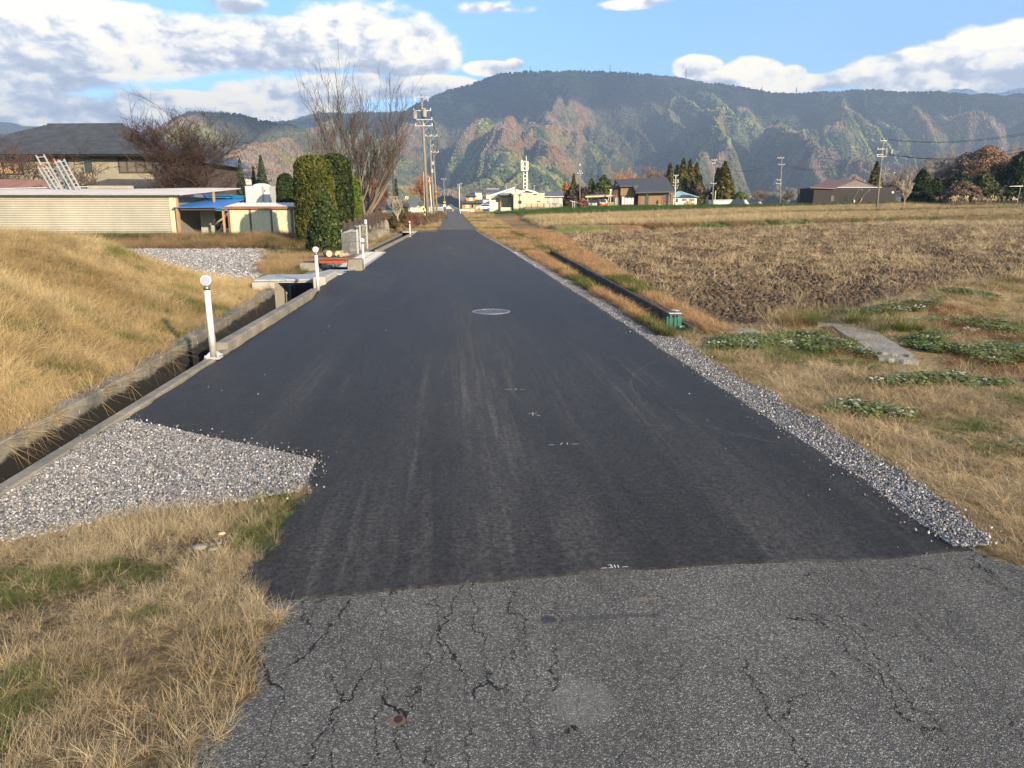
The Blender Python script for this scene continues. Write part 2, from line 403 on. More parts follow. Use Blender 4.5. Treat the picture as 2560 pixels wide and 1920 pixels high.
# ================================================================ SETTING: terrain
def road_z(y): return 0.0068*np.clip(np.asarray(y, float)-60, 0, 140)
def xl(y): return np.interp(y, [0, 9.4, 11.3, 15, 23.6, 38, 48.7, 92, 200], [2.91, 2.91, 3.0, 3.1, 3.33, 3.75, 3.9, 4.94, 8])
def xr(y): return xl(y)+np.interp(y, [9, 20, 50, 92], [0.32, 0.40, 0.46, 0.5])
def xfield(y): return np.interp(y, [9.9, 11.3, 14.9, 21.7, 42, 60, 90, 140], [3.62, 3.70, 3.97, 4.55, 6.5, 7.6, 9.5, 12])
def xwall(y): return np.interp(y, [0, 6.4, 9.9, 15.7, 20, 26, 50], [-3.06, -3.06, -3.22, -3.6, -3.5, -3.38, -3.3])
def xasph(y): return np.interp(y, [0, 12, 30, 46, 58, 191, 400], [2.45, 2.45, 2.36, 2.05, 1.99, 2.74, 4.0])
def bx(px): return tan(atan((px-1280)/1852.0)+YAW)
# lines across the right hand fields: px -> (Y, z) of successive edges (field end, bank top, next field end, ...)
COLS = [1150, 1200, 1300, 1450, 1700, 1940, 2240, 2560, 2900]
def zy(py, y): return EYE+y*(524-py)/1852.0
LY = np.array([[44, 46, 49, 54, 62, 72, 98, 118, 130],
               [46, 48, 50.5, 56, 64, 74, 100, 120, 132],
               [66, 68, 71, 80, 95, 110, 124, 138, 150],
               [68, 70, 72.5, 82, 97, 112, 126, 140, 152],
               [96, 100, 109, 118, 128, 138, 150, 158, 170],
               [98, 102, 111, 120, 130, 140, 152, 160, 172],
               [165, 165, 172, 160, 160, 160, 160, 164, 176]], float)
LP = np.array([[591, 590, 588, 580, 573, 567, 555, 543, 540],
               [580, 577, 572, 563, 560, 552, 546, 536, 533],
               [565, 563, 557, 554, 547, 534, 528.6, 521, 518],
               [563, 561, 553, 550, 543, 530, 524, 517, 514],
               [549, 546, 541, 537.5, 527, 520, 510.5, 514, 512],
               [548, 545, 537, 533, 523, 516.5, 507.5, 513, 511],
               [532, 530, 527, 516.5, 514, 512, 507, 512, 510]], float)
BX = np.array([bx(c) for c in COLS])
_Q = np.sqrt(1.0)
LZ = EYE+(524-LP)/1852.0*LY*np.array([cos(atan(b)-YAW)/cos(atan(b)) for b in BX])[None, :]
LZ[0] = -0.10
def hR(x, y):
    """height of the right hand land and which strip it is (0 field, 1 bank, 2 field, 3 bank, 4 field, 5 bank, 6 green, 7 beyond)"""
    x = np.asarray(x, float); y = np.asarray(y, float); b = x/np.maximum(y, 1.0)
    rows_y = np.stack([np.interp(b, BX, LY[i]) for i in range(7)]); rows_z = np.stack([np.interp(b, BX, LZ[i]) for i in range(7)])
    z = np.full(x.shape, -0.10); st = np.zeros(x.shape)
    for i in range(6):
        t = np.clip((y-rows_y[i])/(rows_y[i+1]-rows_y[i]), 0, 1)
        w = y > rows_y[i]
        z = np.where(w, rows_z[i]+(rows_z[i+1]-rows_z[i])*t, z); st = np.where(w, i+1, st)
    far = y > rows_y[6]
    st = np.where(far, 7, st)
    z = np.where(far, rows_z[6]-0.012*np.clip(y-rows_y[6]-60, 0, 3000), z)
    # land beside the road and the near bank
    yb = np.interp(x, [3.0, 3.6, 5, 6.5, 8.5, 10.5, 14, 30], [9.5, 9.6, 10.0, 11.0, 12.6, 14.2, 14.8, 15.6])
    near = y < yb
    bank = 0.26*sstep(4.5, 8.5, x)*np.exp(-((y-(yb-0.9))/1.15)**2)+0.05*sstep(4, 7, x)*(fbm(x*0.9, y*0.9, 3, 5)-0.5)
    edge = sstep(0, 1, np.clip((x-xfield(y))/0.45, 0, 1))*sstep(0, 1, (y-yb)/0.5)
    zf = np.where(y < 110, z*edge, z)
    zn = np.where(near, 0.0, zf)+bank
    mixr = sstep(0, 1, (x-xasph(y)-0.6)/np.where(y > 60, 12.0, 0.6))
    zr = road_z(y)-0.015
    out = np.where(y > 44, zr*(1-mixr)+zf*mixr, zn*1.0-0.012)
    side = (x < xfield(y)) & (y < 140)
    st = np.where(near, -1, np.where(side, -2, st))
    return out, st
def mound(x, y):
    """grass mound behind the gutter wall"""
    d = (xwall(y)-0.16)-x
    prof = np.interp(d, [0, 0.5, 1.2, 2.0, 2.8, 3.7, 5, 7, 11, 20], [0.0, 0.10, 0.34, 0.68, 1.00, 1.24, 1.22, 1.25, 1.3, 1.3])
    along = sstep(0, 1, (16.9-y)/3.2)*(0.55+0.45*sstep(-1, 4.5, y))
    back = sstep(0, 1, (18.0-y)/3.0)
    return prof*along*np.clip(back, 0, 1)*(1+0.14*(fbm(x*0.5, y*0.5, 3, 9)-0.5)*2)+0.16*(fbm(x*1.1, y*1.1, 3, 21)-0.5)*sstep(0.3, 2.5, d)*along
def bankL(x, y):    # low grass bank between the gravel yard and the sheds
    return 0.26*np.exp(-((y-36.5)/2.3)**2)*sstep(-6.2, -8.0, x)
def hL(x, y):
    x = np.asarray(x, float); y = np.asarray(y, float)
    return mound(x, y)+bankL(x, y)+np.where(y > 60, road_z(y), 0)-0.01+0.03*(fbm(x*0.8, y*0.8, 3, 3)-0.5)*sstep(-3.8, -5, x)

def grid(name, X, Y, Z, m, smooth=True, mask=None, kind='structure', parent=None):
    r, c = X.shape; V = np.stack([X, Y, Z], -1).reshape(-1, 3)
    i = np.arange(r*c).reshape(r, c); F = np.stack([i[:-1, :-1], i[:-1, 1:], i[1:, 1:], i[1:, :-1]], -1).reshape(-1, 4)
    if mask is not None: F = F[mask[:-1, :-1].reshape(-1)]
    o = mesh_obj(name, V, F, m, parent, smooth)
    if kind: o['kind'] = kind
    return o
def geo(a, b, d0, k):     # growing steps
    out = [a]; d = d0
    while out[-1] < b: out.append(out[-1]+d); d *= k
    return np.array(out)
STRAW = np.array([.33, .235, .11]); DRY = np.array([.20, .135, .065]); GREEN = np.array([.085, .115, .028]); SOIL = np.array([.088, .062, .040])
RUST = np.array([.26, .125, .055]); GRAVEL = np.array([.33, .32, .31]); OLIVE = np.array([.12, .11, .045])
def mixc(a, b, t): t = np.asarray(t)[..., None]; return a*(1-t)+b*t

GROUND = groundmat('ground_mix', 0.7, 24, 0.42, 14)
# left land
yy = np.concatenate([np.arange(-2, 18, 0.22), geo(18, 260, 0.35, 1.035)])
offs = geo(0.0, 150, 0.16, 1.085)
Y = np.repeat(yy[:, None], len(offs), 1); X = (np.where(yy < 50, xwall(yy)-0.16, np.interp(yy, [50, 58, 191, 400], [-3.46, -1.3, -0.9, -0.9])))[:, None]-offs[None, :]
Z = hL(X, Y)
land = grid('ground', X, Y, Z, GROUND)
n1 = fbm(X*0.7, Y*0.7, 4, 31); n2 = fbm(X*0.12, Y*0.12, 4, 33)
col = mixc(STRAW*0.66, DRY*.8, sstep(0.45, 0.7, n1))
lot = sstep(17.0, 18.2, Y+0.25*(X+4)+1.2*(n1-0.5))*sstep(33.2, 31.6, Y-0.0*X+2.2*(n1-0.5))*sstep(-3.9, -4.6, X+(Y-18)*0.25+1.2*(n1-0.5))
col = mixc(col, GRAVEL*0.9, np.clip(lot, 0, 1))
col = mixc(col, mixc(OLIVE, DRY, sstep(.4, .6, n1)), sstep(33, 36, Y)*sstep(400, 100, Y))
set_col(land, col.reshape(-1, 3))
# right land: verge strip, bank and fields; the canal between is left open
yr = np.concatenate([np.arange(-2, 20, 0.25), geo(20, 60, 0.32, 1.02), geo(60.5, 420, 0.8, 1.02)])
def right_cols(X, Y, Z, st):
    n1 = fbm(X*0.8, Y*0.8, 4, 41); n2 = fbm(X*0.25, Y*0.12, 4, 43); n3 = fbm(X*2.5, Y*2.5, 3, 45)
    col = mixc(STRAW*0.95, DRY*1.25, n1)*np.ones(X.shape+(3,))
    col = mixc(col, GREEN*1.3, sstep(0.56, 0.7, n2)*0.4)
    col = np.where((st == -2)[..., None], mixc(mixc(RUST, STRAW*.8, sstep(.35, .6, n1)), GREEN, sstep(.55, .7, n2)*.6), col)
    soil = mixc(SOIL, DRY*0.9, sstep(.4, .75, n1)*sstep(14, 60, Y)+0.15)
    col = np.where((st == 0)[..., None], soil, col)
    for k in (2, 4): col = np.where((st == k)[..., None], mixc(STRAW*0.82, DRY*1.25, n1), col)
    for k in (1, 3): col = np.where((st == k)[..., None], mixc(mixc(OLIVE, RUST*.8, sstep(.4, .6, n2)), GREEN*1.2, sstep(.5, .62, fbm(X*.09, Y*.3, 3, 51))*.9), col)
    col = np.where((st == 5)[..., None], mixc(RUST*.75, DRY, n1), col)
    col = np.where((st == 6)[..., None], mixc(np.array([.045, .095, .032]), np.array([.085, .125, .045]), n1), col)
    col = np.where((st == 7)[..., None], mixc(OLIVE*.9, DRY*.8, n1), col)
    return col
def right_piece(name, Xf, ys, mask=None):
    Y = np.repeat(ys[:, None], Xf.shape[1], 1); Z, st = hR(Xf, Y)
    Z = Z+np.where(st == 0, 0.045*(fbm(Xf*3, Y*3, 3, 61)-0.5)*2, 0)
    o = grid(name, Xf, Y, Z, GROUND, True, mask); set_col(o, right_cols(Xf, Y, Z, st).reshape(-1, 3)); return o
t = np.linspace(0, 1, 7)[None, :]
right_piece('ground', (xasph(yr)-0.06)[:, None]*(1-t)+xl(yr)[:, None]*t, yr)
t3 = np.array([0, .5, 1.0])[None, :]
gap = (yr < 9.3) | ((yr > 38) & (yr < 48.4)) | (yr > 92)
right_piece('ground', xl(yr)[:, None]*(1-t3)+xr(yr)[:, None]*t3, yr, np.repeat(gap[:, None], 3, 1))
o2 = np.concatenate([[0], np.arange(0.15, 2, .14), geo(2, 14, .22, 1.012), geo(14.3, 420, 0.5, 1.035)])
right_piece('ground', xr(yr)[:, None]+o2[None, :], yr)
# the wide sheet under and beyond everything: the valley floor
vx = np.linspace(-9000, 9000, 61); vy = np.concatenate([[-3000, -400, -20, 80, 150, 255, 420], np.linspace(600, 4200, 30)])
VX, VY = np.meshgrid(vx, vy)
VZ = np.where(VY < 200, -0.9, np.interp(VY, [200, 260, 420, 900, 4200], [-0.9, -0.6, -0.5, -8, -30]))
vf = grid('ground', VX, VY, VZ, GROUND); set_col(vf, mixc(OLIVE*.9, DRY*.8, fbm(VX*.01, VY*.01, 3, 2)).reshape(-1, 3))

# ================================================================ road
def asphalt_new():
    m = bpy.data.materials.new('new_asphalt'); nt, N, L, B = nodes_of(m)
    tc = N.new('ShaderNodeTexCoord')
    def noise(scale, det, st=None, rough=.6, dist=0):
        s = tc.outputs['Object']
        if st: mp = N.new('ShaderNodeMapping'); L.new(s, mp.inputs[0]); mp.inputs['Scale'].default_value = st; s = mp.outputs[0]
        n = N.new('ShaderNodeTexNoise'); n.inputs['Scale'].default_value = scale; n.inputs['Detail'].default_value = det; n.inputs['Roughness'].default_value = rough
        n.inputs['Distortion'].default_value = dist; L.new(s, n.inputs['Vector']); return n.outputs['Fac']
    def mr(v, a, b, c=0.0, d=1.0):
        n = N.new('ShaderNodeMapRange'); n.interpolation_type = 'SMOOTHSTEP'; L.new(v, n.inputs[0])
        for i, q in enumerate((a, b, c, d)): n.inputs[i+1].default_value = q
        return n.outputs[0]
    def m2(op, a, b):
        n = N.new('ShaderNodeMath'); n.operation = op
        for i, v in enumerate((a, b)):
            if isinstance(v, (int, float)): n.inputs[i].default_value = v
            else: L.new(v, n.inputs[i])
        return n.outputs[0]
    sep = N.new('ShaderNodeSeparateXYZ'); L.new(tc.outputs['Object'], sep.inputs[0])
    # dust carried along by wheels: long streaks, mostly in two tracks left of the middle
    streak = mr(noise(1.0, 6, (3.6, 0.11, 1), .6, .15), .50, .72); fine = mr(noise(1.0, 7, (16, 0.5, 1), .65), .42, .70)
    def track(c, w):
        d = m2('ABSOLUTE', m2('SUBTRACT', sep.outputs[0], c), 0); return mr(d, 0.0, w, 1.0, 0.0)
    tr = m2('MAXIMUM', m2('MAXIMUM', m2('MULTIPLY', track(0.20, .50), 1.25), m2('MULTIPLY', track(-0.26, .34), 1.0)), m2('MULTIPLY', track(1.65, .5), .6)); tr = m2('MAXIMUM', tr, m2('MULTIPLY', track(.3, 1.5), .75))
    tr = m2('MAXIMUM', tr, m2('MULTIPLY', track(-1.35, .25), .45))
    patchy = m2('MULTIPLY', mr(noise(.55, 5, (1.5, .22, 1)), .34, .64), mr(sep.outputs[1], 5, 15, 1.0, .22))
    dust = m2('ADD', m2('MULTIPLY', streak, m2('MULTIPLY', fine, .35)), m2('MULTIPLY', tr, m2('MULTIPLY', patchy, m2('ADD', m2('MULTIPLY', fine, .42), .26))))
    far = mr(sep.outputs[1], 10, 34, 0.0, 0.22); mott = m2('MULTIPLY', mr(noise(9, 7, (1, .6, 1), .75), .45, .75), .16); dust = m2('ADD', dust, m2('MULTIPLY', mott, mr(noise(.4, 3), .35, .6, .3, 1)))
    dust = m2('ADD', dust, far)  # asphalt made evenly paler with distance along the road
    # faint curved tyre marks where cars swing into the yard
    def arc(cx, cy, r, w, k):
        dx = m2('SUBTRACT', sep.outputs[0], cx); dy = m2('SUBTRACT', sep.outputs[1], cy)
        rr = m2('SQRT', m2('ADD', m2('MULTIPLY', dx, dx), m2('MULTIPLY', dy, dy)), 0)
        return m2('MULTIPLY', mr(m2('ABSOLUTE', m2('SUBTRACT', rr, r), 0), 0, w, k, 0), mr(noise(1.3, 3), .38, .6))
    for a in ((-5.6, 21, 5.6, .10, .30), (-5.6, 21.4, 7.1, .09, .26), (-6.5, 31, 6.5, .2, .30), (-6.5, 31, 8.1, .2, .22), (-4.6, 16.5, 3.3, .06, .22), (3.5, 6.0, 1.9, .02, .25)):
        dust = m2('ADD', dust, arc(*a))
    grain = noise(260, 3, None, .7)
    base = N.new('ShaderNodeMix'); base.data_type = 'RGBA'; L.new(mr(grain, .3, .7), base.inputs['Factor'])
    base.inputs['A'].default_value = (.0135, .0120, .0104, 1); base.inputs['B'].default_value = (.044, .0395, .0345, 1)
    mx = N.new('ShaderNodeMix'); mx.data_type = 'RGBA'; L.new(base.outputs['Result'], mx.inputs['A']); mx.inputs['B'].default_value = (.165, .163, .158, 1)
    cl = m2('MINIMUM', dust, 0.8); L.new(cl, mx.inputs['Factor'])
    # spilt grit: scattered pale specks
    vo = N.new('ShaderNodeTexVoronoi'); vo.inputs['Scale'].default_value = 15; L.new(tc.outputs['Object'], vo.inputs['Vector'])
    sp = m2('MULTIPLY', mr(vo.outputs['Distance'], 0.03, 0.055, 1, 0), mr(noise(.8, 4), .52, .60))
    mx2 = N.new('ShaderNodeMix'); mx2.data_type = 'RGBA'; L.new(sp, mx2.inputs['Factor']); L.new(mx.outputs['Result'], mx2.inputs['A']); mx2.inputs['B'].default_value = (.20, .195, .18, 1)
    pit = mr(noise(1, 6, (40, 60, 10), .8), .57, .66, 0, .6); mx3 = N.new('ShaderNodeMix'); mx3.data_type = 'RGBA'; L.new(pit, mx3.inputs['Factor']); L.new(mx2.outputs['Result'], mx3.inputs['A']); mx3.inputs['B'].default_value = (.006, .006, .006, 1)
    gm = N.new('ShaderNodeVectorMath'); gm.operation = 'SCALE'; L.new(mx3.outputs['Result'], gm.inputs[0]); L.new(mr(noise(42, 6, None, .85), .34, .66, .5, 1.6), gm.inputs['Scale'])
    L.new(gm.outputs[0], B.inputs['Base Color'])
    ro = mr(cl, 0, .5, .50, .85); L.new(ro, B.inputs['Roughness']); B.inputs['Specular IOR Level'].default_value = .16
    bp = N.new('ShaderNodeBump'); bp.inputs['Strength'].default_value = .7; bp.inputs['Distance'].default_value = .006
    hh = m2('ADD', grain, m2('MULTIPLY', mr(noise(1, 5, (26, 30, 10), .8), .60, .72, 0, 1), -.7)); L.new(hh, bp.inputs['Height']); L.new(bp.outputs[0], B.inputs['Normal'])
    return m
def asphalt_old(name='old_asphalt', dark=1.0, cracks=True, stone=1.0):
    m = bpy.data.materials.new(name); nt, N, L, B = nodes_of(m)
    tc = N.new('ShaderNodeTexCoord'); O = tc.outputs['Object']
    def mr(v, a, b, c=0.0, d=1.0):
        n = N.new('ShaderNodeMapRange'); n.interpolation_type = 'SMOOTHSTEP'; L.new(v, n.inputs[0])
        for i, q in enumerate((a, b, c, d)): n.inputs[i+1].default_value = q
        return n.outputs[0]
    def m2(op, a, b):
        n = N.new('ShaderNodeMath'); n.operation = op
        for i, v in enumerate((a, b)):
            if isinstance(v, (int, float)): n.inputs[i].default_value = v
            else: L.new(v, n.inputs[i])
        return n.outputs[0]
    v1 = N.new('ShaderNodeTexVoronoi'); v1.inputs['Scale'].default_value = 190*stone; L.new(O, v1.inputs['Vector'])
    sepc = N.new('ShaderNodeSeparateColor'); L.new(v1.outputs['Color'], sepc.inputs[0])
    cr = N.new('ShaderNodeValToRGB'); L.new(sepc.outputs[0], cr.inputs[0]); e = cr.color_ramp.elements
    k = dark
    k *= 1.5; e[0].position = 0; e[0].color = (.062*k, .060*k, .057*k, 1); e[1].position = 1; e[1].color = (.30*k, .29*k, .25*k, 1)
    for p, c in ((.45, (.088, .084, .075)), (.78, (.140, .131, .114)), (.93, (.21, .197, .168))):
        q = e.new(p); q.color = (c[0]*k, c[1]*k, c[2]*k, 1)
    rim = mr(v1.outputs['Distance'], .25, .62, 1.0, .55)
    mu = N.new('ShaderNodeVectorMath'); mu.operation = 'SCALE'; L.new(cr.outputs[0], mu.inputs[0]); L.new(rim, mu.inputs['Scale'])
    big = N.new('ShaderNodeTexNoise'); big.inputs['Scale'].default_value = 1.3; big.inputs['Detail'].default_value = 7; big.inputs['Roughness'].default_value = .7; L.new(O, big.inputs['Vector'])
    mu2 = N.new('ShaderNodeVectorMath'); mu2.operation = 'SCALE'; L.new(mu.outputs[0], mu2.inputs[0]); L.new(mr(big.outputs['Fac'], .3, .7, .80, 1.22), mu2.inputs['Scale'])
    col = mu2.outputs[0]
    sp = N.new('ShaderNodeSeparateXYZ'); L.new(O, sp.inputs[0])
    def spot(x, y, rx, ry, c, k):
        nonlocal col
        dx = m2('MULTIPLY', m2('SUBTRACT', sp.outputs[0], x), 1/rx); dy = m2('MULTIPLY', m2('SUBTRACT', sp.outputs[1], y), 1/ry)
        rr = m2('ADD', m2('SQRT', m2('ADD', m2('MULTIPLY', dx, dx), m2('MULTIPLY', dy, dy)), 0), m2('MULTIPLY', m2('SUBTRACT', big.outputs['Fac'], .5), 1.2))
        mx = N.new('ShaderNodeMix'); mx.data_type = 'RGBA'; L.new(mr(rr, .75, 1.05, k, 0), mx.inputs['Factor']); L.new(col, mx.inputs['A']); mx.inputs['B'].default_value = (*c, 1); col = mx.outputs['Result']
    hgt = m2('MULTIPLY', v1.outputs['Distance'], -.6)
    if cracks:
        spot(.40, 2.06, .12, .13, (.21, .20, .175), .38); spot(.36, 2.56, .035, .03, (.03, .035, .045), .8); spot(-.20, 2.02, .035, .03, (.17, .10, .075), .85)
        spot(.62, 2.56, .24, .02, (.05, .052, .056), .55); spot(-.20, 2.025, .016, .02, (.03, .02, .02), .9); spot(.78, 2.68, .05, .02, (.22, .17, .12), .5)
        wn = N.new('ShaderNodeTexNoise'); wn.inputs['Scale'].default_value = 5; wn.inputs['Detail'].default_value = 6; wn.inputs['Roughness'].default_value = .65; L.new(O, wn.inputs['Vector'])
        ws = N.new('ShaderNodeVectorMath'); ws.operation = 'SCALE'; L.new(wn.outputs['Color'], ws.inputs[0]); ws.inputs['Scale'].default_value = .22
        wa = N.new('ShaderNodeVectorMath'); wa.operation = 'ADD'; L.new(O, wa.inputs[0]); L.new(ws.outputs[0], wa.inputs[1])
        mp = N.new('ShaderNodeMapping'); L.new(wa.outputs[0], mp.inputs[0]); mp.inputs['Scale'].default_value = (7.5, 1.15, 1); mp.inputs['Rotation'].default_value = (0, 0, .10)
        cv = N.new('ShaderNodeTexVoronoi'); cv.feature = 'DISTANCE_TO_EDGE'; cv.inputs['Scale'].default_value = 1.0; L.new(mp.outputs[0], cv.inputs['Vector'])
        side = m2('MAXIMUM', mr(sp.outputs[0], -.15, .45, 1, .0), mr(sp.outputs[0], 1.0, 1.5, 0, .35))
        wid = m2('MULTIPLY', m2('ADD', side, .30), m2('MULTIPLY', mr(big.outputs['Fac'], .30, .62, .25, 1.0), .0155))
        ck = m2('LESS_THAN', cv.outputs['Distance'], wid)
        soft = m2('DIVIDE', cv.outputs['Distance'], m2('ADD', wid, .0001)); ck = mr(soft, .55, 1.0, 1, 0)
        mx = N.new('ShaderNodeMix'); mx.data_type = 'RGBA'; L.new(ck, mx.inputs['Factor']); L.new(col, mx.inputs['A']); mx.inputs['B'].default_value = (.013, .012, .012, 1); col = mx.outputs['Result']
        hgt = m2('ADD', hgt, m2('MULTIPLY', ck, -2.2))
    L.new(col, B.inputs['Base Color']); B.inputs['Roughness'].default_value = .88; B.inputs['Specular IOR Level'].default_value = .25
    bp = N.new('ShaderNodeBump'); bp.inputs['Strength'].default_value = .55; bp.inputs['Distance'].default_value = .006; L.new(hgt, bp.inputs['Height']); L.new(bp.outputs[0], B.inputs['Normal'])
    return m
NEWA, OLDA, FARA = asphalt_new(), asphalt_old(), asphalt_old('worn_asphalt', .95, False, .5)
# foreground: old cracked asphalt, its left edge eaten away
def jag(y, s=0.0): return 0.10*(fbm(np.asarray(y)*2.2+s, 0*np.asarray(y)+3.3, 4, 71)-0.5)*2
ys = np.arange(-3, 3.06, .04); rows = len(ys)
le = np.interp(ys, [-3, 1.4, 1.8, 2.0, 2.2, 2.5, 2.62, 2.78, 3.1], [-1.0, -.80, -.80, -.84, -.72, -.80, -.70, -.84, -.86])+jag(ys)*.6
re = np.interp(ys, [-3, 2.0, 2.9, 3.1], [3.6, 3.2, 2.50, 2.46])+jag(ys, 9)*.6
t = np.linspace(0, 1, 60)[None, :]; X = le[:, None]*(1-t)+re[:, None]*t; Y = np.repeat(ys[:, None], 60, 1)
grid('old_road', X, Y, 0.004+0*X-.01*sstep(.04, 0, t)*np.ones_like(X), OLDA)
# new asphalt: a 3 cm layer on the old one; its near seam runs a little askew, a rectangle beside the gutter was left out
def seam(x): return np.interp(x, [-.98, -.42, .76, 1.84, 2.47], [2.76, 2.81, 2.94, 2.93, 2.98])
def ramp(x, y): return 0.17*sstep(-1.3, -2.45, x)*sstep(13.4, 14.9, y)*sstep(19.6, 17.2, y)

ys = np.unique(np.concatenate([np.linspace(0, 1, 44)**1.0*2.7, geo(2.7, 60, .12, 1.02)]))
def left_edge(y):    # y measured along the road
    return np.where(y < 4.53, np.interp(y, [2.7, 2.9, 3.4, 3.9, 4.53], [-1.0, -.97, -.93, -.90, -.93]), np.interp(y, [4.53, 4.6, 5.55, 5.6, 12, 28, 30, 46, 52.5, 53, 60], [-.93, -1.05, -2.49, -2.56, -2.56, -2.56, -2.72, -2.5, -2.4, -1.1, -1.05]))
yn = np.concatenate([[2.5, 2.504, 2.512, 2.522], np.arange(2.54, 8, .06), geo(8, 58.6, .15, 1.015)])
t = np.linspace(0, 1, 70)[None, :]
LE = left_edge(yn)+0.012*(vn(yn*9, yn*0, 5)-.5)*2; RE = xasph(yn)+0.03*(fbm(yn*3, yn*0, 3, 6)-.5)*2+0.02
X = LE[:, None]*(1-t)+RE[:, None]*t; Y = np.repeat(yn[:, None], 70, 1)
s0 = seam(X)+.02*(fbm(X*6, 0*X, 3, 8)-.5)*2
Y = np.where(Y < 5, s0+(Y-2.5)*(5-s0)/2.5, Y)
camber = .02*(1-((X-0)/2.6)**2)*0
TH = .010+.020*sstep(0, .9, Y-s0); Z = TH+ramp(X, Y)+np.where(Y > 60, road_z(Y), 0)
edge = np.minimum(np.minimum(sstep(0, .02, t)*np.ones_like(Y), sstep(0, .02, 1-t)*np.ones_like(Y)), sstep(0, 1, (Y-s0)/.010))
Z = Z-np.minimum(.022, TH-.0045)*(1-edge)
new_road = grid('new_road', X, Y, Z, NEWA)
# paved bay side wall (thickness of the layer) comes with the dipped rim; the older lane goes on
ys = geo(58.2, 215, .8, 1.02); t = np.linspace(0, 1, 8)[None, :]
l = np.interp(ys, [58, 191, 260], [-1.06, -.65, -.6]); r = np.interp(ys, [58, 191, 260], [1.99, 2.74, 2.8])
X = l[:, None]*(1-t)+r[:, None]*t; Y = np.repeat(ys[:, None], 8, 1)
grid('old_lane', X, Y, .012+road_z(Y)+0*X, FARA)
Xc, Yc = np.meshgrid(np.linspace(-60, 60, 20), np.array([196, 203.0]))
grid('cross_road', Xc, Yc, .02+road_z(Yc)+0*Xc, FARA)
Xc, Yc = np.meshgrid(np.linspace(-2.55, -1.05, 8), np.linspace(52.8, 57.5, 6)); grid('paved_bay', Xc, Yc, .012+0*Xc, FARA)

# verge gravel, gravel patch and the yard (beds; the stones lie on them)
def gravelmat(name, base=1.0, scale=60):
    m = bpy.data.materials.new(name); nt, N, L, B = nodes_of(m); tc = N.new('ShaderNodeTexCoord')
    v = N.new('ShaderNodeTexVoronoi'); v.inputs['Scale'].default_value = scale; L.new(tc.outputs['Object'], v.inputs['Vector'])
    s = N.new('ShaderNodeSeparateColor'); L.new(v.outputs['Color'], s.inputs[0]); r = N.new('ShaderNodeValToRGB'); L.new(s.outputs[0], r.inputs[0])
    e = r.color_ramp.elements; e[0].color = (.10*base, .10*base, .105*base, 1); e[1].color = (.50*base, .49*base, .47*base, 1)
    q = e.new(.5); q.color = (.25*base, .25*base, .25*base, 1)
    L.new(r.outputs[0], B.inputs['Base Color']); B.inputs['Roughness'].default_value = .9
    bp = N.new('ShaderNodeBump'); bp.inputs['Strength'].default_value = .8; bp.inputs['Distance'].default_value = .01; bp.invert = True
    L.new(v.outputs['Distance'], bp.inputs['Height']); L.new(bp.outputs[0], B.inputs['Normal']); return m
GRV = gravelmat('gravel_bed', .62)
def gout(y): return xasph(y)+np.interp(y, [3.0, 3.25, 3.7, 5, 10, 30, 60], [.05, .20, .28, .35, .36, .34, .22])+.13*(fbm(y*2.2, y*0, 5, 14)-.5)*2
ys = np.concatenate([np.arange(3.04, 20, .1), geo(20, 60, .3, 1.02)]); t = np.linspace(0, 1, 6)[None, :]
X = (xasph(ys)-.03)[:, None]*(1-t)+gout(ys)[:, None]*t; Y = np.repeat(ys[:, None], 6, 1)
grid('gravel_verge', X, Y, .010+0*X, GRV)
# patch by the gutter
def patch_lo(x): return np.interp(x, [-2.6, -2.24, -1.54, -.93], [3.30, 3.44, 3.80, 3.98])+.06*(fbm(x*3, x*0, 3, 17)-.5)*2
def patch_hi(x): return np.interp(x, [-2.58, -2.48, -.93], [5.42, 5.58, 4.56])
xs = np.linspace(-2.57, -.88, 40); t = np.linspace(0, 1, 40)[:, None]; X = np.repeat(xs[None, :], 40, 0)
Y = patch_lo(xs)[None, :]*(1-t)+patch_hi(xs)[None, :]*t; Z = .012+.012*fbm(X*4, Y*4, 3, 4)
grid('gravel_patch', X, Y, Z, GRV)
# corner of rough ground bottom left
xs = -np.concatenate([np.arange(.62, 2.56, .06)]); ysl = np.arange(-2, 4.2, .06); X, Y = np.meshgrid(xs, ysl)
top_y = patch_lo(X)+.12
Y = np.minimum(Y, top_y); Z = -.004+.05*(fbm(X*1.5, Y*1.5, 3, 19)-.3)*sstep(-.75, -1.2, X)*sstep(0, .5, patch_lo(X)-Y)
g = grid('ground', X, Y, Z, GROUND); set_col(g, mixc(STRAW*.5, SOIL*.9, fbm(X*3, Y*3, 3, 23)).reshape(-1, 3))

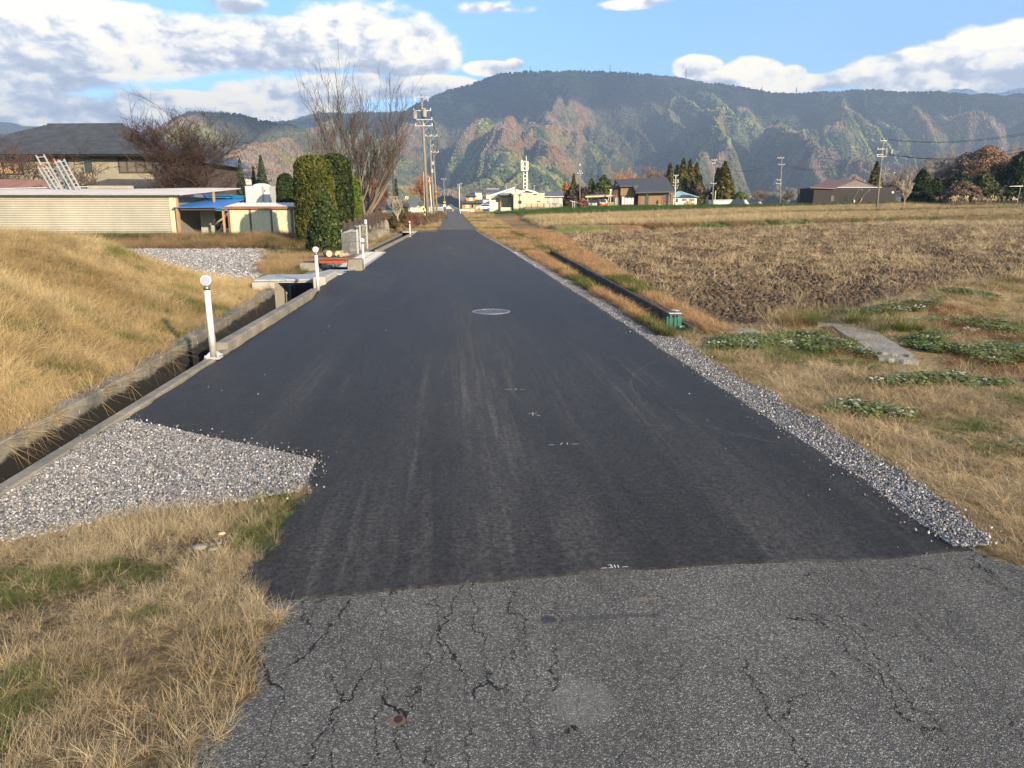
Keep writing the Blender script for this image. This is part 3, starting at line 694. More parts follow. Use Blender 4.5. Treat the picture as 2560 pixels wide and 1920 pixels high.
# ================================================================ gutters
CONC = mat('old_concrete', (.19, .175, .145), .9, .28, 2.2, .5, 40, col2=(.24, .21, .16))
CONC2 = mat('clean_concrete', (.36, .34, .29), .85, .14, 3, .3, 50)
def wallmat():
    m = bpy.data.materials.new('stained_concrete'); nt, N, L, B = nodes_of(m); tc = N.new('ShaderNodeTexCoord'); O = tc.outputs['Object']
    def n(s, d, st=None):
        q = N.new('ShaderNodeTexNoise'); q.inputs['Scale'].default_value = s; q.inputs['Detail'].default_value = d; q.inputs['Roughness'].default_value = .7; src = O
        if st: mp = N.new('ShaderNodeMapping'); L.new(O, mp.inputs[0]); mp.inputs['Scale'].default_value = st; src = mp.outputs[0]
        L.new(src, q.inputs['Vector']); return q.outputs['Fac']
    def mr(v, a, b, c=0., d=1.):
        q = N.new('ShaderNodeMapRange'); q.interpolation_type = 'SMOOTHSTEP'; L.new(v, q.inputs[0])
        for i, w in enumerate((a, b, c, d)): q.inputs[i+1].default_value = w
        return q.outputs[0]
    base = N.new('ShaderNodeMix'); base.data_type = 'RGBA'; L.new(mr(n(4, 8), .35, .65), base.inputs['Factor']); base.inputs['A'].default_value = (.10, .098, .085, 1); base.inputs['B'].default_value = (.22, .205, .165, 1)
    li = N.new('ShaderNodeMix'); li.data_type = 'RGBA'; L.new(mr(n(9, 6, (1, 1, .6)), .60, .64), li.inputs['Factor']); L.new(base.outputs['Result'], li.inputs['A']); li.inputs['B'].default_value = (.42, .33, .19, 1)
    sp = N.new('ShaderNodeSeparateXYZ'); L.new(O, sp.inputs[0])
    ad = N.new('ShaderNodeMath'); ad.operation = 'MULTIPLY_ADD'; L.new(n(3, 5), ad.inputs[0]); ad.inputs[1].default_value = .16; L.new(sp.outputs[2], ad.inputs[2])
    wet_shade = N.new('ShaderNodeMix'); wet_shade.data_type = 'RGBA'; L.new(mr(ad.outputs[0], .01, .06, 1, 0), wet_shade.inputs['Factor']); L.new(li.outputs['Result'], wet_shade.inputs['A']); wet_shade.inputs['B'].default_value = (.008, .0075, .006, 1)  # lower face near black: damp and the deep gutter's shade in one colour
    L.new(wet_shade.outputs['Result'], B.inputs['Base Color']); B.inputs['Roughness'].default_value = .9
    bp = N.new('ShaderNodeBump'); bp.inputs['Strength'].default_value = .6; bp.inputs['Distance'].default_value = .02; L.new(n(26, 6), bp.inputs['Height']); L.new(bp.outputs[0], B.inputs['Normal'])
    return m
WALLC = wallmat()
DARKC = mat('wet_channel', (.008, .008, .007), .5, .3, 5, .4, 30)
def channel_run(name, fx, y0, y1, w, z0, z1, m, step=1.5, parent=None, zt=None, gapw=.012):
    """a row of precast lengths along the road: each length an object"""
    out = []; y = y0; first = None
    while y < y1-.2:
        ye = min(y1, y+step)
        mb = MB(); a, b = y+gapw/2, ye-gapw/2
        mb.add([(fx(a)-w, a, z0), (fx(a), a, z0), (fx(b), b, z0), (fx(b)-w, b, z0), (fx(a)-w, a, z1), (fx(a)-.012, a, z1), (fx(b)-.012, b, z1), (fx(b)-w, b, z1), (fx(a), a, z1-.012), (fx(b), b, z1-.012)],
               [(0, 3, 2, 1), (4, 5, 6, 7), (0, 1, 8, 5, 4), (2, 3, 7, 6, 9), (1, 2, 9, 8), (8, 9, 6, 5), (3, 0, 4, 7)])
        out.append(mb.build(name, m, parent)); y = ye
    return out
gw = thing('gutter_wall', 'long stained concrete wall of the left gutter, below the dry grass mound', 'gutter wall', (0, 0, 0))
channel_run('wall_block', lambda y: float(xwall(y)), -1.5, 14.9, .17, -.5, .07, WALLC, 2.0, gw)
kb = thing('kerb', 'low concrete kerb between new asphalt and left gutter', 'kerb', (0, 0, 0))
channel_run('kerb_block', lambda y: -2.572, -1.5, 8.4, .095, -.5, .034, CONC, 1.8, kb)
channel_run('kerb_block', lambda y: -2.585, 8.4, 14.3, .13, -.5, .115, CONC, 1.95, kb)
channel_run('kerb_block', lambda y: float(np.interp(y, [28, 30, 46, 52], [-2.74, -2.74, -2.52, -2.45])), 28.2, 52, .16, -.5, .10, CONC, 2.0, kb)
gw2 = thing('gutter_wall', 'mossy concrete wall of the far gutter, below the boulders', 'gutter wall', (0, 0, 0))
channel_run('wall_block', lambda y: float(xwall(y))+.03, 20.5, 52, .16, -.5, .05, WALLC, 2.0, gw2)
gwm = thing('gutter_wall', 'short concrete wall of the gutter between the two plate bridges', 'gutter wall', (0, 0, 0))
channel_run('wall_block', lambda y: float(xwall(y)), 14.9, 20.5, .16, -.5, .04, WALLC, 2.0, gwm)
mb = MB()
for a in np.arange(-2, 52, 2.0): mb.add([(-4.0, a, -.46), (-2.5, a, -.46), (-2.5, a+2, -.46), (-4.0, a+2, -.46)], [(0, 1, 2, 3)])
o = mb.build('gutter_bed', DARKC); o['kind'] = 'structure'
WATER = bpy.data.materials.new('gutter_water'); nt, N, L, B = nodes_of(WATER); B.inputs['Base Color'].default_value = (.03, .05, .09, 1); B.inputs['Roughness'].default_value = .06; B.inputs['Specular IOR Level'].default_value = .9
nz = N.new('ShaderNodeTexNoise'); nz.inputs['Scale'].default_value = 7; tcx = N.new('ShaderNodeTexCoord'); L.new(tcx.outputs['Object'], nz.inputs['Vector']); bp = N.new('ShaderNodeBump'); bp.inputs['Strength'].default_value = .12; L.new(nz.outputs['Fac'], bp.inputs['Height']); L.new(bp.outputs[0], B.inputs['Normal'])
o = MB().add([(-3.5, 24, -.24), (-2.6, 24, -.24), (-2.5, 52, -.24), (-3.5, 52, -.24)], [(0, 1, 2, 3)]).build('water', WATER); o['kind'] = 'structure'
o = MB().add([(-3.3, -1, -.445), (-2.6, -1, -.445), (-2.6, 14.5, -.445), (-3.8, 14.5, -.445)], [(0, 1, 2, 3)]).build('water', WATER); o['kind'] = 'structure'
# right hand channels
for (a, b, txt) in ((9.4, 38.0, 'long concrete side of the narrow channel right of the road'), (48.5, 92, 'far short channel of concrete beside the right of the lane')):
    for sgn, nm in ((0, 'near the road'), (1, 'next to the field')):
        t_ = thing('channel_wall', '%s, the side %s' % (txt, nm), 'channel wall', (0, 0, 0))
        if sgn: channel_run('wall_block', lambda y: float(xr(y))+.09, a, b, .09, -.42, .045, mat('shaded_concrete', (.075, .068, .055), .95, .4, 4, .5, 30), 2.0 if a < 40 else 4, t_)  # side turned from the sun: its shade is put into the concrete colour
        else: channel_run('wall_block', lambda y: float(xl(y)), a, b, .08, -.42, .008, WALLC, 2.0 if a < 40 else 4, t_)
    n_ = 20; q = np.linspace(a, b, n_); V = []; Fq = []
    for i, y in enumerate(q):
        V += [(float(xl(y))-.02, y, -.38+float(road_z(y))), (float(xr(y))+.02, y, -.38+float(road_z(y)))]
        if i: Fq.append((2*i-2, 2*i-1, 2*i+1, 2*i))
    o = MB().add(V, Fq).build('channel_bed', DARKC); o['kind'] = 'structure'
    V = [(x, y, z+(.02 if a < 40 else .12)) for x, y, z in V]
    o = MB().add(V[6 if a < 40 else 0:], [f for f in Fq[:(-3 if a < 40 else None)]]).build('water', WATER); o['kind'] = 'structure'
# ================================================================ mountains
def hmat(name, snow=False):
    m = bpy.data.materials.new(name); nt, N, L, B = nodes_of(m)
    at = N.new('ShaderNodeAttribute'); at.attribute_type = 'GEOMETRY'; at.attribute_name = 'col'; tc = N.new('ShaderNodeTexCoord')
    v = N.new('ShaderNodeTexVoronoi'); v.inputs['Scale'].default_value = .06; L.new(tc.outputs['Object'], v.inputs['Vector'])
    s = N.new('ShaderNodeSeparateColor'); L.new(v.outputs['Color'], s.inputs[0]); mr = N.new('ShaderNodeMapRange'); L.new(s.outputs[0], mr.inputs[0]); mr.inputs[3].default_value = .6; mr.inputs[4].default_value = 1.45
    mu = N.new('ShaderNodeVectorMath'); mu.operation = 'SCALE'; L.new(at.outputs['Color'], mu.inputs[0]); L.new(mr.outputs[0], mu.inputs['Scale'])
    L.new(mu.outputs[0], B.inputs['Base Color']); B.inputs['Roughness'].default_value = 1; B.inputs['Specular IOR Level'].default_value = 0.0
    bp = N.new('ShaderNodeBump'); bp.inputs['Strength'].default_value = .9; bp.inputs['Distance'].default_value = 9; bp.invert = True; L.new(v.outputs['Distance'], bp.inputs['Height']); L.new(bp.outputs[0], B.inputs['Normal'])
    return m
HM = hmat('forest_slope')
MAIN_R = [(-900,330),(-300,330),(300,330),(676,306),(760,299),(860,283),(907,278),(980,279),(1023,276),(1050,258),(1120,227),(1180,210),(1215,196),(1250,184),(1310,178),(1400,176),(1520,178),(1600,184),(1665,187),(1740,203),(1850,219),(1905,231),(1960,234),(2060,226),(2150,223),(2200,229),(2250,231),(2310,228),(2400,239),(2560,246),(2800,232),(3300,262),(4200,300)]
HILL_R = [(-900,470),(100,430),(250,395),(350,362),(400,330),(440,303),(470,287),(495,278),(512,277),(530,279),(560,280),(575,278),(600,282),(640,293),(676,302),(734,310),(800,335),(880,365),(960,400),(1040,440),(1120,480),(1300,540)]
PINK = np.array([.20, .145, .115]); LARCH = np.array([.185, .105, .060]); CEDAR = np.array([.024, .042, .022]); MIDG = np.array([.085, .110, .045]); YELG = np.array([.21, .215, .07])
def tel(py): py = np.asarray(py, float); return (-1800*sin(PITCH)+(960-py)*cos(PITCH))/(1800*cos(PITCH)+(960-py)*sin(PITCH))
def pxang(px): return np.arctan((np.asarray(px, float)-1280)/1852.0)+YAW
RIDGE = None
def layer_h(px, r, table, R0, R1, s, amp):
    """ground height at ray px and distance r: rises from R0 to the ridge at R1, cut by spurs that run down to the left"""
    yr_ = np.interp(px, [a for a, b in table], [b for a, b in table])
    fwd = np.cos(pxang(px)-YAW); zr = R1*fwd*tel(yr_+3)
    t = (r-R0)/(R1-R0); tc = np.clip(t, 0, 1)
    lat = r*np.sin(pxang(px)); y = r*np.cos(pxang(px))
    warp = 260*(fbm(lat/1500, y/1500, 3, s+40)-.5)
    q = lat-0.24*y+warp*1.2
    sp = ridged(q/820, y/6200, 2, s)-.5
    sp2 = ridged(q/430+5, y/1500+2, 3, s+3)-.5
    sp3 = ridged((lat-.25*y)/170, y/260, 3, s+8)-.5
    global RIDGE
    E = np.interp(t, [0, .12, .3, .55, .8, .93, 1, 1.3], [.20, .34, .52, .76, .93, .985, 1, .8])
    env = np.interp(t, [0, .08, .3, .6, .85, .97, 1.02, 2], [.35, .75, 1, 1, .7, .16, .0, 0])
    tri = lambda v: 1-np.abs(2*(v-np.floor(v))-1)
    c1 = tri(q/980+2.2*fbm(q/1100, y/1900, 3, s)); c2 = tri(q/255+.3*y/1000+1.9*fbm(lat/420+7, y/700, 3, s+3)); c3 = tri((lat-.5*y)/98+2.6*fbm(lat/150, y/230, 2, s+8))
    carve = (1-c1**.85)*1.25+(1-c2)*.34*(.5+fbm(lat/600, y/600, 2, s+70))+(1-c3)*.10
    sh = .22*(fbm(lat/900, y/1300, 2, s+60)-.5)
    z = r*fwd*tel(yr_+3)*(E+sh*env*.6)-amp*env*carve*np.interp(t, [0, .4, 1], [.55, 1, 1.1])*np.clip((524-yr_)/300., .3, 1.2)
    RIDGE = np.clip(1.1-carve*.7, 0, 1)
    z = np.where(t > 1, zr*(1-np.clip(t-1, 0, 9)*.9), np.maximum(z, -8))
    return z-14*(1-np.clip(t*6, 0, 1))
def cover(lat, y, z, s, rg=None):
    rg = RIDGE
    """which trees grow where: pale larch/rust, bare pink, dark cedar, mid and yellow green"""
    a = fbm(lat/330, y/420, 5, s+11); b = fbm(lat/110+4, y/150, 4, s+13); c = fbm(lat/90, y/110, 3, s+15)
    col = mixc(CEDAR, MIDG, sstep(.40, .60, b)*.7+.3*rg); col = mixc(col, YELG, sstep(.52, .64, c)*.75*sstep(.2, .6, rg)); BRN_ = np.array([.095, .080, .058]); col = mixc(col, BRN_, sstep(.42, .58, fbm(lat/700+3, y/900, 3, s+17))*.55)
    col = mixc(col*.55, col, sstep(.25, .62, rg)); pk = sstep(.54, .66, a*.50+b*.25+rg*.25); col = mixc(col, mixc(PINK, LARCH, sstep(.42, .66, c)), pk*.85)  # every tree colour is darkened in the gullies between spurs
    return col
def mountain(name, table, R0, R1, s, amp, px0, px1, nc, nr, rmax=1.25):
    a = np.linspace(pxang(px0), pxang(px1), nc); px = 1280+1852*np.tan(a-YAW)
    r = R0+(R1*rmax-R0)*np.linspace(0, 1, nr)**1.15
    P, Rr = np.meshgrid(px, r); A = pxang(P); X = Rr*np.sin(A); Y = Rr*np.cos(A)
    Z = layer_h(P, Rr, table, R0, R1, s, amp)
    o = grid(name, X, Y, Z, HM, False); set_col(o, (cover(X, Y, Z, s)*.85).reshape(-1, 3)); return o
mountain('mountain', MAIN_R, 2500, 6600, 3, 285, -900, 4200, 900, 300)
mountain('hill', HILL_R, 1900, 3600, 83, 190, -900, 1290, 420, 160)
FAR = [(-1500,300),(-300,306),(0,304),(30,302),(60,303),(90,311),(200,322),(340,330),(700,330)]
def far_range(name, table, R, m, cols, px0, px1, seed, jag):
    px = np.linspace(px0, px1, 420); nr = 26; tt = np.linspace(0, 1, nr)[:, None]
    y_ = np.interp(px, [a for a, b in table], [b for a, b in table]); fwd = np.cos(pxang(px)-YAW); zr = R*fwd*tel(y_)
    zr = zr+jag*(ridged(px/60, px*0, 4, seed)-.6)
    Rr = R*(.72+.28*tt)+0*px; A = pxang(px)[None, :]+0*tt; X = Rr*np.sin(A); Y = Rr*np.cos(A)
    Z = zr[None, :]*tt**1.2+jag*2.2*(ridged(X/900, Y/2500, 4, seed+2)-.5)*(1-tt)*np.clip(tt*3, 0, 1)
    o = grid(name, X, Y, Z, m, False); set_col(o, (cols*np.ones((Z.size, 1)))); return o
far_range('far_mountain', FAR, 9300, HM, np.array([[.045, .055, .04]]), -1500, 700, 91, 40)
far_range('far_mountain', [(560,330),(640,300),(676,296),(700,303),(730,296),(760,290),(800,282),(840,276),(880,288),(940,300),(1100,330)], 8400, HM, np.array([[.06, .055, .045]]), 560, 1100, 94, 60)
SNOW = hmat('snowy_slope')
far_range('snow_mountain', [(2150,262),(2250,240),(2300,236),(2325,227),(2345,222),(2375,226),(2410,235),(2440,240),(2480,228),(2530,218),(2560,213),(2700,206),(3000,230),(3300,262)], 7350, SNOW, np.array([[.80, .80, .80]]), 2150, 3300, 97, 60)
far_range('snow_mountain', [(560,330),(640,296),(655,291),(676,289),(700,291),(720,294),(745,300),(800,310),(900,330)], 8200, SNOW, np.array([[.50, .52, .56]]), 560, 900, 98, 30)
far_range('far_mountain', [(2300,250),(2370,240),(2420,232),(2470,236),(2560,234),(2700,240),(2900,262)], 7200, HM, np.array([[.05, .052, .045]]), 2300, 2900, 99, 40)

# the trees on them, as instances on the same height function
def cone_tree(n=6, seed=0):
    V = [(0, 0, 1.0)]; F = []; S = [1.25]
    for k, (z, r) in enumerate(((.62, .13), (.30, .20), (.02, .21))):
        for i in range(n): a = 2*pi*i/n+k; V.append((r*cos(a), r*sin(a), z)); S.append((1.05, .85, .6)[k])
    for i in range(n): F.append((0, 1+i, 1+(i+1) % n))
    for k in range(2):
        for i in range(n): a, b = 1+k*n+i, 1+k*n+(i+1) % n; F.append((a, a+n, b+n, b))
    return V, F, S
def puff(seed): 
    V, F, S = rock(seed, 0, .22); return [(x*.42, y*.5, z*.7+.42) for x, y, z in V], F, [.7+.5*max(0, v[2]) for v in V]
FT = leafmat('forest_tree', 0, 1.0)
def forest(name, table, R0, R1, s, amp, px0, px1, n, label, rmin=0.0, rmax=1.02):
    u = RNG.random(n); px = px0+(px1-px0)*RNG.random(n)
    t = rmin+(rmax-rmin)*u**1.25; r = R0+(R1-R0)*t; A = pxang(px); X = r*np.sin(A); Y = r*np.cos(A)
    Z = layer_h(px, r, table, R0, R1, s, amp)
    col = cover(X, Y, Z, s)*(.95+.75*RNG.random((n, 1)))
    kind = (col[:, 0] > col[:, 1]).astype(int)
    H = (8+9*RNG.random(n))*np.where(kind == 0, 1.1, .75)*np.interp(r, [2000, 6500], [.85, 1.45])
    R = np.zeros((n, 3)); R[:, 2] = RNG.random(n)*6.28
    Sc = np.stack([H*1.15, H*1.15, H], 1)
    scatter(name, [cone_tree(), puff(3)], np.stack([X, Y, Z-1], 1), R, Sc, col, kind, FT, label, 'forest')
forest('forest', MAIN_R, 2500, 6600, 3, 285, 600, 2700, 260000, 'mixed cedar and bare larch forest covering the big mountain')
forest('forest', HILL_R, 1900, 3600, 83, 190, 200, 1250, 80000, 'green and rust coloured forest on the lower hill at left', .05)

# ================================================================ haze and the clouds that shade the upper slopes
hz = MB().box(-9500, 11500, -3050, 10500, -60, 1330).build('haze', None)
hm = bpy.data.materials.new('haze'); hm.use_nodes = True; hm.node_tree.nodes.clear(); o_ = hm.node_tree.nodes.new('ShaderNodeOutputMaterial')
pv = hm.node_tree.nodes.new('ShaderNodeVolumePrincipled'); pv.inputs['Density'].default_value = 1.05e-4; pv.inputs['Color'].default_value = (.60, .77, 1.0, 1); pv.inputs['Anisotropy'].default_value = 0.25
hm.node_tree.links.new(pv.outputs[0], o_.inputs['Volume']); hz.data.materials.append(hm); hz['kind'] = 'stuff'
CL = mat('cloud_white', (.82, .82, .83), 1.0, .03, .001)
def cloud(cx, cy, cz, rx, ry, rz, seed):
    # centre = shaded ground point pushed towards the sun
    V, F, _ = rock(seed, 3, .0)
    P = np.array(V)/np.array([1, .8, .6]); n = fbm(P[:, 0]*2+seed, P[:, 1]*2+P[:, 2], 4, seed); P = P*(0.75+.55*n)[:, None]
    P[:, 2] = np.where(P[:, 2] < 0, P[:, 2]*.25, P[:, 2]); P = P*np.array([rx, ry, rz])+np.array([cx, cy, cz])
    o = mesh_obj('cloud', P, [tuple(f) for f in F], CL, None, True); o['kind'] = 'structure'; return o
def shade_at(px, r, z, rx, ry, seed):
    a = float(pxang(px)); gx, gy = r*sin(a), r*cos(a); k = (3000-z)/TOSUN.z
    cloud(gx+TOSUN.x*k, gy+TOSUN.y*k, 3000, rx, ry, 420, seed)
if CLOUDS:
    for a in CLOUD_LIST: shade_at(*a)
# ================================================================ BUILDINGS AND THINGS
WHITE = mat('white_paint', (.66, .65, .62), .5, .05, 2)
CREAM = mat('cream_siding', (.60, .53, .33), .7, .06, 2, .1, 60)
CREAM2 = mat('pale_cream', (.58, .56, .46), .7, .06, 2)
DGLASS = glassmat('dark_glass'); CURT = mat('curtain', (.62, .62, .62), .8, .08, 4)
ROOFD = mat('dark_roof', (.075, .080, .090), .6, .15, 3); ROOFG = mat('grey_roof', (.12, .13, .145), .6, .12, 3)
TILE = mat('blue_black_tile', (.050, .058, .075), .38, .25, 1.2, .2, 8)
WOODB = mat('brown_boards', (.22, .135, .075), .75, .22, 2.5, .3, 12, stretch=(6, 6, .6)); WOODD = mat('dark_timber', (.065, .045, .034), .8, .2, 3, stretch=(6, 6, .6))
TIMBER = mat('raw_timber', (.36, .22, .12), .8, .2, 3, stretch=(5, 5, .5)); BLACKW = mat('black_boards', (.030, .027, .027), .8, .3, 2, .3, 10, stretch=(7, 7, .4))
STEEL = mat('galvanised', (.40, .40, .39), .6, .15, 6, metal=.25); ALU = mat('aluminium', (.52, .51, .47), .42, .10, 5, metal=.5)
BROWNP = mat('brown_trim', (.20, .095, .060), .6, .15, 4); BARKM = mat('bark', (.15, .115, .085), .95, .3, 4, .6, 20, stretch=(1, 1, .3)); POLEC = mat('pole_concrete', (.19, .175, .145), .9, .15, 2)
BRASS = mat('rubber', (.02, .02, .02), .8, .1); REDP = mat('red_brown_roof', (.26, .135, .105), .65, .14, 1.5); STONEM = mat('boulder', (.085, .075, .06), .95, .35, 1.6, .9, 9, col2=(.17, .145, .11))
YEL = mat('yellow_paint', (.80, .46, .04), .5, .05); BLK = mat('black_paint', (.02, .02, .02), .5, .05)

def wall_box(s, name, mtl, par, px0, px1, py0, py1, dv0, dv1, zb=None):
    x0, x1 = s.x(px0, (py0+py1)/2, dv0), s.x(px1, (py0+py1)/2, dv0); z0 = s.z(py1, dv0) if zb is None else zb
    return MB().box(min(x0,x1), max(x0,x1), dv0, dv1, z0, s.z(py0, dv0)).build(name, mtl, par)
def window(s, par, px0, px1, py0, py1, dv, cols=2, rows=1, frame=None, pane=None, fw=.05, name='window'):
    x0, x1, z0, z1 = s.x(px0, py0, dv), s.x(px1, py0, dv), s.z(py1, dv), s.z(py0, dv)
    f = MB(); d0, d1 = dv-.06, dv+.02
    f.box(x0, x0+fw, d0, d1, z0, z1).box(x1-fw, x1, d0, d1, z0, z1).box(x0+fw, x1-fw, d0, d1, z0, z0+fw).box(x0+fw, x1-fw, d0, d1, z1-fw, z1)
    for i in range(1, cols): xm = x0+(x1-x0)*i/cols; f.box(xm-fw/2, xm+fw/2, d0+.01, d1, z0+fw, z1-fw)
    for i in range(1, rows): zm = z0+(z1-z0)*i/rows; f.box(x0+fw, x1-fw, d0+.015, d1, zm-fw/3, zm+fw/3)
    fo = f.build(name, frame or WOODD, par)
    MB().box(x0+fw, x1-fw, dv-.03, dv-.005, z0+fw, z1-fw).build('pane', pane or DGLASS, fo)
    return fo

# ---------------------------------------------------------------- reflector posts along the kerb
def post(x, y, z, h=.86, label='', dented=0.0):
    t = thing('delineator_post', label, 'post', (x, y, z), 0, 'white reflector posts along the left kerb')
    MB().lathe([(.031, .012), (.031, h-.14)], 16).build('pole', WHITE, t, True)
    MB().lathe([(.036, .012), (.037, .24), (.032, .25)], 16).build('sleeve', ALU, t, True)
    b = MB().bbox(-.085, .085, -.085, .085, 0, .014, .02)
    for a in range(4):
        c, q = cos(a*pi/2+pi/4), sin(a*pi/2+pi/4); b.add([(c*.04, q*.04, .014), (c*.11, q*.11, .014), (c*.04, q*.04, .07), (c*.04-q*.006, q*.04+c*.006, .014), (c*.11-q*.006, q*.11+c*.006, .014), (c*.04-q*.006, q*.04+c*.006, .07)], [(0, 1, 2), (5, 4, 3), (0, 3, 4, 1), (1, 4, 5, 2), (0, 2, 5, 3)])
    fl = b.build('base_flange', STEEL, t)
    for a in range(4): MB().lathe([(.011, 0), (.011, .022)], 6, (.065*(1 if a % 2 else -1), .065*(1 if a > 1 else -1), .014)).build('bolt', STEEL, fl)
    MB().lathe([(.035, h-.135), (.035, h-.105), (.030, h-.10), (.030, h-.085)], 14).build('neck_band', mat('band_metal', (.20, .20, .21), .4, .1, metal=.7), t, True)
    hd = MB().discy((0, -.016, h-.035), .054, .030, 22).build('reflector_housing', WHITE, t)
    MB().discy((0, -.021, h-.035), .045, .006, 22).build('reflector', mat('reflector_lens', (.40, .35, .44), .25, .12, 60, .5, 260), hd)
    return t
post(-2.60, 7.93, .034, .87, 'nearest white reflector post, beside the dry grass mound')
post(-2.56, 14.12, .03, .87, 'white reflector post in front of the white concrete bridge block')
post(-2.39, 20.12, -.04, .87, 'white reflector post behind the yellowish concrete block, by the metal gates')
post(-2.41, 43.9, .03, .90, 'farthest white reflector post, by the small steel footbridge')

# ---------------------------------------------------------------- plate bridges over the gutter
t = thing('gutter_bridge', 'pale steel plate bridge over the gutter on two clean concrete blocks', 'bridge', (0, 0, 0))
MB().bbox(-2.72, -2.48, 14.5, 16.0, -.5, .315, .012).build('concrete_block', CONC2, t)
MB().bbox(-3.98, -3.54, 14.8, 16.3, -.5, .188, .012).build('concrete_block', CONC2, t)
MB().bbox(-4.0, -3.37, 15.05, 16.25, .192, .220, .006).build('steel_plate', STEEL, t)
MB().bbox(-3.36, -2.735, 15.05, 16.25, .192, .224, .006).build('steel_plate', STEEL, t)
MB().box(-3.55, -2.74, 15.10, 15.16, .15, .190).build('edge_beam', STEEL, t)
def grating(par, x0, x1, y0, y1, z, n, name='grating', zt=None):
    mb = MB(); zf = zt or (lambda y: z)
    for i in range(n+1):
        y = y0+(y1-y0)*i/n; mb.box(x0, x1, y-.012, y+.012, zf(y)-.03, zf(y))
    for x in (x0, x1-.03, (x0+x1)/2): mb.add([(x, y0, zf(y0)-.04), (x+.03, y0, zf(y0)-.04), (x+.03, y1, zf(y1)-.04), (x, y1, zf(y1)-.04), (x, y0, zf(y0)+.004), (x+.03, y0, zf(y0)+.004), (x+.03, y1, zf(y1)+.004), (x, y1, zf(y1)+.004)], [(0, 3, 2, 1), (4, 5, 6, 7), (0, 1, 5, 4), (1, 2, 6, 5), (2, 3, 7, 6), (3, 0, 4, 7)])
    return mb.build(name, STEEL, par)
grating(t, -3.05, -2.42, 16.3, 18.6, .2, 44, 'grating', lambda y: .225-.04*(y-16.3))
MB().add([(-3.05, 16.3, .18), (-2.42, 16.3, .18), (-2.42, 18.6, .09), (-3.05, 18.6, .09)], [(0, 1, 2, 3)]).build('grating_tray', mat('grey_tray', (.30, .31, .32), .6, .1, 6), t)
t = thing('gutter_bridge', 'rusty brown steel plate footbridge with orange beam beneath and worn concrete block', 'bridge', (0, 0, 0))
MB().bbox(-2.74, -2.36, 19.45, 20.0, -.5, .325, .02).build('concrete_block', CONC, t)
MB().bbox(-4.0, -3.52, 19.5, 20.2, -.5, .24, .04).build('concrete_block', CONC, t)
MB().bbox(-3.75, -2.66, 19.35, 20.5, .330, .372, .006).build('steel_plate', mat('rust_plate', (.15, .075, .055), .8, .25, 3, .4, 20), t)
MB().box(-3.45, -2.76, 19.42, 19.50, .235, .327).build('edge_beam', mat('orange_beam', (.30, .055, .028), .6, .15), t)
grating(t, -3.2, -2.45, 21.0, 27.8, .06, 60)
MB().add([(-3.2, 20.6, .035), (-2.4, 20.6, .035), (-2.45, 28.0, .03), (-3.3, 28.0, .03)], [(0, 1, 2, 3)]).build('grating_tray', mat('grey_tray'  , (.3, .3, .3)), t)
t = thing('gutter_bridge', 'far steel plate laid across the gutter beside the farthest reflector post', 'bridge', (0, 0, 0))
MB().bbox(-4.0, -2.35, 49.9, 52.5, .10, .15, .006).build('steel_plate', STEEL, t)
MB().box(-2.62, -2.47, 50.0, 52.3, -.4, .098).build('support', CONC, t)
LOGM = mat('cut_wood', (.52, .38, .22), .85, .2, 12, col2=(.60, .46, .28)); LBARK = mat('log_bark', (.33, .25, .16), .95, .3, 6, .5, 30)
for i, (x, y, r, a, ln, tx) in enumerate(((-3.31, 19.95, .085, .5, .26, 'sawn log on the brown plate, lying apart at the left'), (-2.99, 19.95, .080, -.15, .30, 'sawn log on the brown plate, middle of the three'), (-2.85, 19.75, .055, -.5, .26, 'smallest sawn log on the brown plate, next to the concrete block'))):
    t = thing('log', tx, 'log', (x, y, .372+r), a, 'sawn logs lying on the brown plate')
    n = 14; ring = [(1+.07*sin(3*k+i)) for k in range(n)]
    V = [(r*ring[k]*cos(2*pi*k/n), yy_, r*ring[k]*sin(2*pi*k/n)) for yy_ in (-ln/2, ln/2) for k in range(n)]
    MB().add(V, [(k, (k+1) % n, n+(k+1) % n, n+k)[::-1] for k in range(n)]).build('bark', LBARK, t, True)
    MB().add([(v[0]*.97, -ln/2-.002, v[2]*.97) for v in V[:n]], [tuple(range(n))[::-1]]).build('cut_end', LOGM, t)
    MB().add([(v[0]*.97, ln/2+.002, v[2]*.97) for v in V[:n]], [tuple(range(n))]).build('cut_end', LOGM, t)

# ---------------------------------------------------------------- folded lattice gates by the drive
GATEM = mat('gate_aluminium', (.15, .16, .17), .42, .12, 5, metal=.5)
def scissor_gate(px0, px1, pyb, F, h, n, label, dark=False):
    s = Site(px0, F, 0.02); w = s.x(px1)-s.x(px0); t = thing('folding_gate', label, 'gate', s.loc, s.rz, 'folded lattice gates at the drive')
    m_ = mat('black_gate', (.03, .032, .035), .5, .1) if dark else GATEM
    src = None
    for i in range(n):
        x = w*i/(n-1); y = .9*i/(n-1)
        if src is None:
            pts = [(-.0, 0, 0), (0, 0, h-.10), (.012, .02, h-.03), (.03, .06, h), (.03, .16, h)]
            src = MB().tube(pts, [.009]*5, 5).build('upright', m_, t); src.location = (x, y, 0)
        else: again(src, t, (x, y, 0), (0, 0, 0), (1, 1, 1-.012*abs(i-n*.6)))
    for z in ((.12, .5, .84) if not dark else (.1, .35, .6, .85)):
        MB().bar((0, -.02, h*z), (w, .88, h*z), .012, 5).build('cross_rod', m_, t)
    MB().bbox(w-.02, w+.04, .86, .94, 0, h*.96, .008).build('end_post', STEEL, t)
    MB().box(0, w, .0, .9, .015, .03).build('ground_rail', STEEL, t)
    return t
scissor_gate(849, 874, 638, 25.6, .93, 17, 'folded silver lattice gate, the nearer one beside the leafy cone bush')
